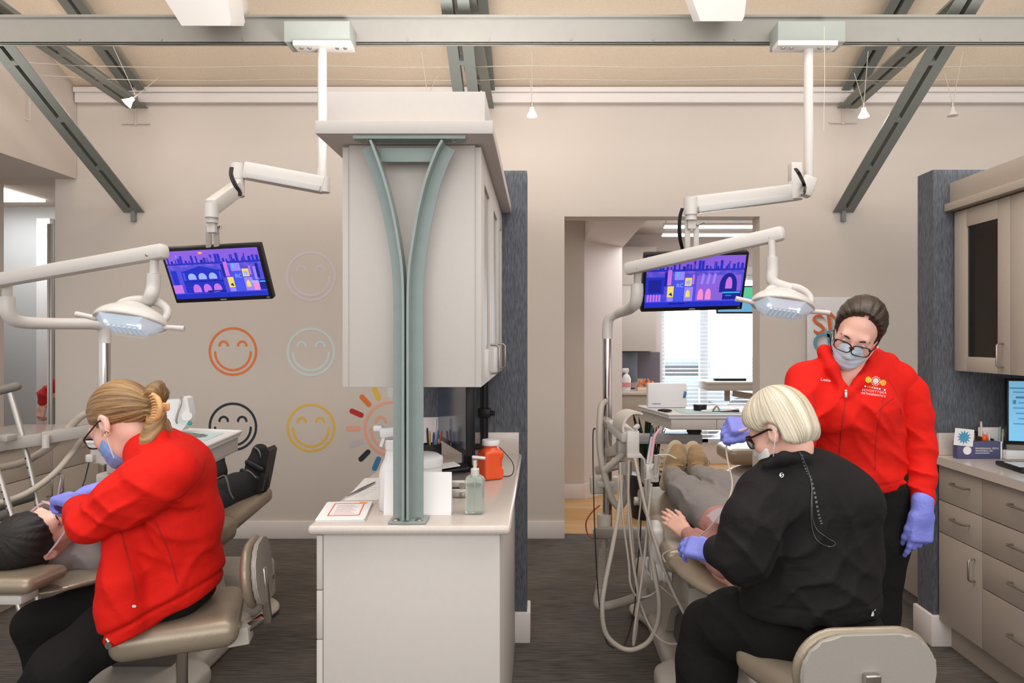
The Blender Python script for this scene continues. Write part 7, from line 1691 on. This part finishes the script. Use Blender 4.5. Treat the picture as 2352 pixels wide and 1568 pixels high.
# ============================== blonde woman in black, seated ==============================
B_ = root('person', 'seated blonde woman in a black jacket seen from behind at the right chair', 'person', (0.8, 1.98, 0))
ps, th = math.radians(40), math.radians(24)
HB = Head(W(1797, 990, 1.98), (-math.sin(ps) * math.cos(th), math.cos(ps) * math.cos(th), -math.sin(th)), (-math.sin(ps) * math.sin(th), math.cos(ps) * math.sin(th), math.cos(th)), .93)
nB = W(1818, 1085, 1.96)
S = SDF(0.005); HB.skin(S, nB, .052, .06)
S.cap(W(1775, 1140, 1.97), W(1950, 1155, 1.98), .065, None, .04); S.chain([W(1860, 1150, 2.0), W(1862, 1260, 2.02), W(1862, 1400, 2.02)], [.09, .09, .10], .05)
S.chain([W(1752, 1140, 1.94), W(1708, 1275, 1.88), W(1650, 1268, 2.1)], [.055, .044, .03], .03); S.chain([W(1948, 1155, 1.98), W(1965, 1285, 2.05), W(1840, 1330, 2.35)], [.05, .04, .03], .03)
S.chain([W(1780, 1440, 2.0), W(1640, 1445, 2.22), W(1618, 1620, 2.22)], [.085, .06, .045], .03); S.chain([W(1930, 1450, 2.0), W(1900, 1440, 2.4), W(1890, 1560, 2.4)], [.085, .06, .045], .03)
S.build('body', M_skin, B_); HB.eyes(B_)
fb = V((-.35, .94, 0)).normalized()
S = SDF(0.006)
S.cap(W(1768, 1138, 1.96), W(1955, 1152, 1.98), .086, .084, .05); S.chain([W(1862, 1175, 1.99), W(1864, 1270, 2.01), W(1862, 1380, 2.01), W(1862, 1440, 2.01)], [.185, .195, .205, .205], .05, (fb, .72))
S.cap(W(1815, 1080, 1.965), W(1830, 1130, 1.97), .078, .11, .04)
S.chain([W(1754, 1142, 1.93), W(1722, 1210, 1.88), W(1706, 1272, 1.87), W(1652, 1266, 2.08)], [.082, .078, .074, .050], .03); S.chain([W(1955, 1158, 1.98), W(1972, 1285, 2.05), W(1840, 1330, 2.35)], [.078, .066, .05], .03)
S.chain([W(1762, 1068, 1.90), W(1800, 1052, 1.885), W(1845, 1050, 1.90), W(1872, 1064, 1.95)], [.014, .015, .015, .014], .02)
S.cut(V((0, 0, .672)), (0, 0, -1), .012)
S.mod(lambda X, Y, Z: (.005 * np.exp(-((Z - .722) / .004) ** 2) + 0 * X + 0 * Y).astype(np.float32))
S.mod(fold(W(1780, 1230, 1.85), .14, (55, 0, -40), .006, 0, .7)); S.mod(fold(W(1850, 1370, 1.83), .20, (36, 0, -50), .007, .5, .9)); S.mod(fold(W(1960, 1380, 1.85), .14, (-45, 0, -50), .006, .2, .8)); S.mod(fold(W(1720, 1260, 1.82), .10, (60, 0, 60), .005, 1, .6)); S.mod(fold(W(1970, 1200, 1.88), .12, (50, 0, 26), .004, 1, .6)); S.mod(rumple(.0022, 22, 41))
jb = S.build('jacket', M_blackc, B_); hit = snap_fn(jb)
b = MB(); pp, _ = catmull([V((x, y, 0)) for x, y in ((1841, 1046), (1850, 1075), (1862, 1100), (1872, 1140), (1880, 1180), (1888, 1205))], 8)
for i in range(0, len(pp) - 1):
    if i % 2 == 0:
        x0, y0, x1, y1 = pp[i].x, pp[i].y, pp[i + 1].x, pp[i + 1].y; snap_poly(b, hit, [(x0 - 2.5, y0), (x0 + 2.5, y0 - 1), (x1 + 2.5, y1 - 1), (x1 - 2.5, y1)], .0012)
b.build('reflective_strip', mat('grey_reflective', '#5b5a5a', .5), jb)
b = MB(); snap_disc(b, hit, 1795, 1091, 5.2, .0012, 16, 5.8); eb = b.build('back_emblem', M_brightw, jb)
b = MB(); snap_line(b, hit, [(1798, 1087), (1794, 1089), (1797, 1092), (1793, 1095)], .0012, .002, 4); b.build('emblem_stroke', M_black, eb)
b = MB(); snap_poly(b, hit, [(2002, 1404), (2010, 1398), (2005, 1414), (1999, 1414)], .002)
if len(b.bm.verts): b.build('white_tag', M_brightw, jb)
b = MB()
snap_line(b, hit, [(1836, 1040), (1848, 1062), (1858, 1090), (1864, 1120), (1864, 1160), (1866, 1190), (1876, 1215), (1896, 1232), (1914, 1243), (1916, 1250), (1904, 1254), (1886, 1248), (1874, 1236), (1866, 1215), (1862, 1185), (1862, 1150), (1863, 1120), (1860, 1092)], .0013, .003, 6)
b.ball(hit(1902, 1254, .003) or W(1902, 1254, 1.8), .003); b.build('glasses_cord', mat('cord_highlight_grey', '#4c4b4d', .3), B_)  # greyish highlights on the cord are put into its colour
S = SDF(0.0075)
S.ell(W(1862, 1455, 2.01), (.20, .155, .085), None, .05)
S.chain([W(1775, 1440, 2.0), W(1690, 1430, 2.12), W(1634, 1445, 2.22), W(1622, 1520, 2.22), W(1616, 1640, 2.22)], [.105, .098, .088, .092, .095], .04); S.chain([W(1935, 1450, 2.0), W(1900, 1440, 2.4), W(1890, 1560, 2.4)], [.11, .085, .08], .04)
S.mod(fold(W(1680, 1420, 2.05), .12, (50, 0, 50), .004, .3, .7)); S.mod(rumple(.002, 20, 44)); S.build('trousers', M_trous, B_)
S = SDF(0.0042)
S.ell(HB.P(0, -.010, .038), (.083, .096, .100), HB.R, .02); S.ell(HB.P(0, -.040, -.030), (.074, .052, .064), HB.R, .05); S.ell(HB.P(0, .050, .060), (.070, .045, .050), HB.R, .04)
for q in (-1, 1): S.ell(HB.P(q * .085, -.004, -.012), (.035, .034, .038), HB.R, .012, 'd')
S.cut(HB.P(0, -.078, -.056), -HB.u * .8 - HB.f * .55, .014)
S.cut(HB.P(0, .020, .002), HB.f * .58 - HB.u * .81, .014)
axB = -HB.u; S.mod(strands(HB.P(.0, .0, .13), HB.u * -1 + HB.f * .1, HB.f, .0009, 60)); S.build('hair', HM_blond, B_, strand=HB.strand(HB.u + HB.f * .12, HB.f))
HB.glasses(B_, M_frame, .028, .02, -.002, .104, (-1, 1), .0026, 'eyeglasses', mat('dark_loupe_lens', '#2b2a2d', .1, alpha=.6)); HB.mask(B_, M_brightw, (-1, 1), .006)
S = SDF(0.003); S.cap(W(1656, 1266, 2.08), W(1645, 1266, 2.12), .034, .031, .01); hand(S, W(1644, 1268, 2.13), (-.75, .45, .05), (-.1, -.65, .75), (.2, .6, .6), (.45, .5, .6, .7), .95, .1, .45, .3, .031); S.build('glove', M_glove, B_)

# ============================== patient on the right chair ==============================
E_ = root('person', 'reclining patient in grey sweatpants and a rose sweatshirt on the right chair', 'person', (0.72, 2.85, 0.64))
HE = Head(W(1752, 1342, 2.12), (.05, .1, 1), (-.02, -1, .05), .93); nE = HE.P(0, -.04, -.15)
S = SDF(0.005); HE.skin(S, nE, .045, .05)
S.chain([nE, W(1690, 1290, 2.42), W(1680, 1225, 2.7)], [.055, .085, .09], .04)
S.chain([W(1640, 1275, 2.42), W(1612, 1258, 2.58), W(1575, 1222, 2.78)], [.04, .034, .024], .03); S.chain([W(1745, 1270, 2.45), W(1770, 1230, 2.65), W(1740, 1190, 2.85)], [.04, .034, .024], .03)
S.chain([W(1655, 1195, 2.85), W(1578, 1135, 3.15), W(1548, 1088, 3.46)], [.07, .05, .034], .03); S.chain([W(1722, 1185, 2.85), W(1656, 1122, 3.15), W(1604, 1085, 3.46)], [.07, .05, .034], .03)
S.build('body', M_skin, E_)
S = SDF(0.003); S.cap(W(1596, 1236, 2.70), W(1578, 1223, 2.77), .026, .024, .01); hand(S, W(1577, 1222, 2.775), (-.72, .30, .52), (-.25, -.85, .45), (.45, .3, .8), (.25, .3, .35, .4), .80, .3, .6, .25, .026); S.build('hand', M_skin, E_)
M_sweat = mat('grey_sweat_cloth', '#8b8583', .92, var=.05, vscale=70, bump=.25, bscale=450, fold=.25); M_rose = mat('rose_sweat_cloth', '#b5827a', .9, var=.04, vscale=60, bump=.15, bscale=500, fold=.2)
S = SDF(0.006)
S.chain([W(1660, 1200, 2.82), W(1612, 1160, 3.0), W(1575, 1132, 3.16), W(1556, 1110, 3.32), W(1548, 1092, 3.44)], [.105, .085, .075, .058, .046], .03); S.chain([W(1735, 1190, 2.82), W(1690, 1145, 3.0), W(1655, 1122, 3.15), W(1622, 1102, 3.32), W(1605, 1090, 3.44)], [.10, .085, .075, .056, .046], .03); S.ell(W(1695, 1205, 2.8), (.14, .12, .085), None, .04)
S.mod(fold(W(1590, 1140, 3.1), .16, (30, 0, 60), .006, 0, .8)); S.mod(fold(W(1640, 1115, 3.1), .14, (40, 0, 50), .006, 1, .8)); S.mod(rumple(.0025, 22, 51)); S.build('sweatpants', M_sweat, E_)
S = SDF(0.006)
S.chain([W(1690, 1215, 2.70), W(1705, 1250, 2.5), W(1712, 1290, 2.34)], [.085, .088, .075], .05, (V((1, 0, 0)), 1.4)); S.cap(W(1648, 1205, 2.76), W(1730, 1192, 2.78), .07, None, .05)
S.chain([W(1655, 1280, 2.42), W(1625, 1262, 2.52), W(1600, 1242, 2.65), W(1583, 1228, 2.74)], [.055, .050, .042, .034], .012); S.chain([W(1745, 1275, 2.45), W(1770, 1230, 2.65), W(1745, 1195, 2.83)], [.06, .05, .036], .03); S.cap(W(1660, 1300, 2.35), W(1650, 1290, 2.42), .04, .04, .02)
S.mod(fold(W(1630, 1230, 2.6), .12, (50, 0, 70), .005, 0, .7)); S.mod(rumple(.002, 24, 53)); S.build('sweatshirt', M_rose, E_)
S = SDF(0.005); S.ell(HE.P(0, -.02, .045), (.085, .103, .097), HE.R, .02); S.cut(HE.P(0, .07, .05), HE.f * .8 - HE.u * .6, .012); S.mod(strands(HE.P(0, -.01, .03), HE.f, HE.u, .002, 26)); S.build('hair', HM_dbrown, E_, strand=HE.strand(HE.f, HE.u))
HE.glasses(E_, mat('violet_clear_frame', '#9a7fd0', .2, alpha=.7), .034, .024, 0, .112, (-1, 1), .003, 'safety_glasses')
M_suede = mat('tan_suede', '#9a7f5c', .95, var=.15, vscale=50, bump=.3, bscale=200, sheen=.3); M_crepe = mat('cream_crepe_sole', '#c4b49a', .8); M_sock = mat('cream_sock', '#d3c8bc', .9, bump=.3, bscale=300)
for (ax, ay, tx, ty, hx, hy, lab) in ((1549, 1092, 1557, 1024, 1540, 1112, 'tan suede shoe nearer the hose rack'), (1606, 1088, 1597, 1026, 1592, 1112, 'tan suede shoe farther from the hose rack, strap undone')):
    sh = root('suede_shoe', lab + ' on the patient in grey sweatpants', 'shoe', W(hx, hy, 3.5), 'tan suede shoes of the reclining patient')
    S = SDF(0.0042); A0, T0, H0 = W(ax, ay, 3.46), W(tx, ty, 3.56), W(hx, hy, 3.52)
    S.chain([H0, W((ax + hx) / 2, (ay + hy) / 2 - 12, 3.53), W((ax + tx) / 2, (ay + ty) / 2, 3.535), T0 + V((0, 0, -.025))], [.040, .046, .047, .038], .03); S.cap(A0 + V((0, .03, .0)), A0 + V((0, .0, .012)), .042, .040, .02); S.mod(fold(W(ax, ay - 40, 3.46), .06, (20, 0, 110), .0025)); S.build('upper', M_suede, sh)
    S = SDF(0.0042); S.chain([H0 + V((-.012, .045, -.008)), W((ax + tx) / 2 - 5, (ay + ty) / 2, 3.585), T0 + V((-.006, .04, -.015))], [.040, .050, .042], .02, (V((-.15, 1, .1)), .32)); S.build('sole', M_crepe, sh)
    b = MB(); q = W((ax + tx) / 2 + 2, ay - 22, 3.475); b.tube([q + V((-.03, 0, .0)), q + V((0, -.012, .006)), q + V((.03, 0, 0))], .006, 8, smooth=4); b.tube([q + V((.03, 0, 0)), q + V((.05, -.01, .02)), q + V((.055, -.01, .0)), q + V((.035, 0, -.01))], .0022, 6, smooth=4); b.build('lace', M_suede, sh)
    S = SDF(0.0045); S.cap(A0 + V((.002, .012, .014)), W(ax + 3, ay + 14, 3.42), .036, .040, .01); S.build('sock', M_sock, E_)
b = MB(); p0 = W(1622, 1216, 2.50); u_, v_ = V((.17, -.02, .015)), V((.03, -.22, -.005)); rows = []
for i in range(9):
    rows.append([b.bm.verts.new(p0 + u_ * (i / 8) + v_ * (j / 8) + V((0, 0, .05 + .03 * math.sin(math.pi * i / 8) + .006 * math.sin(j * 2 + i)))) for j in range(9)])
for i in range(8):
    for j in range(8): b.bm.faces.new((rows[i][j], rows[i + 1][j], rows[i + 1][j + 1], rows[i][j + 1]))
bmesh.ops.solidify(b.bm, geom=b.bm.faces[:], thickness=.0025); o = b.build('paper_bib', mat('pale_pink_paper', '#dccfd8', .85)); setp(o, 'pale paper bib lying on the chest of the patient in grey sweatpants', 'bib')

# ============================== person in the corridor ==============================
G_ = root('person', 'person in a dark red jersey walking in the corridor, only an arm showing', 'person', (-3.72, 5.75, 0))
Yg = 5.65
HG = Head(V((-3.70, 5.75, 1.60)), (.2, .98, 0), (0, 0, 1))
S = SDF(0.009); HG.skin(S, V((-3.70, 5.75, 1.42))); S.ell((-3.70, 5.75, 1.2), (.16, .1, .25), None, .05); S.ell((-3.70, 5.75, .95), (.15, .11, .15), None, .05)
S.chain([V((-3.86, 5.72, 1.36)), V((-3.95, 5.68, 1.12)), W(97, 935, Yg)], [.045, .038, .026], .03); S.chain([V((-3.54, 5.76, 1.36)), V((-3.50, 5.78, 1.1)), V((-3.50, 5.7, .88))], [.045, .038, .026], .03); S.chain([V((-3.78, 5.75, .9)), V((-3.78, 5.73, .5)), V((-3.78, 5.78, .06))], [.08, .055, .04], .03); S.chain([V((-3.62, 5.75, .9)), V((-3.62, 5.78, .5)), V((-3.62, 5.82, .06))], [.08, .055, .04], .03)
S.build('body', M_skin, G_)
S = SDF(0.004); hand(S, W(97, 932, Yg), (-.12, -.1, -1), (-.2, -1, 0), (-.8, .3, 0), (.5, .6, .7, .75), .95, .1, .3, .3, .028); S.build('hand', M_skin, G_)
S = SDF(0.009); S.chain([V((-3.70, 5.75, 1.38)), V((-3.70, 5.75, 1.15)), V((-3.70, 5.75, .92))], [.14, .15, .16], .05, (V((0, 1, 0)), .7)); S.cap(V((-3.86, 5.74, 1.36)), V((-3.54, 5.76, 1.36)), .075, None, .04); S.chain([V((-3.87, 5.72, 1.35)), V((-3.955, 5.68, 1.12)), W(104, 905, Yg), W(100, 922, Yg)], [.07, .06, .05, .042], .03); S.chain([V((-3.54, 5.76, 1.36)), V((-3.50, 5.78, 1.1)), V((-3.50, 5.7, .9))], [.07, .06, .045], .03); S.mod(fold(W(106, 890, 5.6), .14, (30, 0, 90), .006, 0, .6)); S.build('jersey', M_redd, G_)
S = SDF(0.01); S.chain([V((-3.78, 5.75, .95)), V((-3.78, 5.73, .5)), V((-3.78, 5.78, .08))], [.11, .08, .07], .04); S.chain([V((-3.62, 5.75, .95)), V((-3.62, 5.78, .5)), V((-3.62, 5.82, .08))], [.11, .08, .07], .04); S.build('trousers', M_trous, G_)
S = SDF(0.008); S.ell(HG.P(0, -.02, .045), (.085, .105, .095), HG.R); S.cut(HG.P(0, .07, .05), HG.f * .8 - HG.u * .6, .012); S.build('hair', HM_dbrown, G_, strand=HG.strand(HG.f, HG.u))
for x, y in ((-3.78, 5.78), (-3.62, 5.82)):
    S = SDF(0.008); S.cap(V((x, y - .02, .045)), V((x, y + .14, .038)), .042, .036, .03); S.cut(V((0, 0, .003)), (0, 0, -1)); S.build('shoe', M_black, G_)
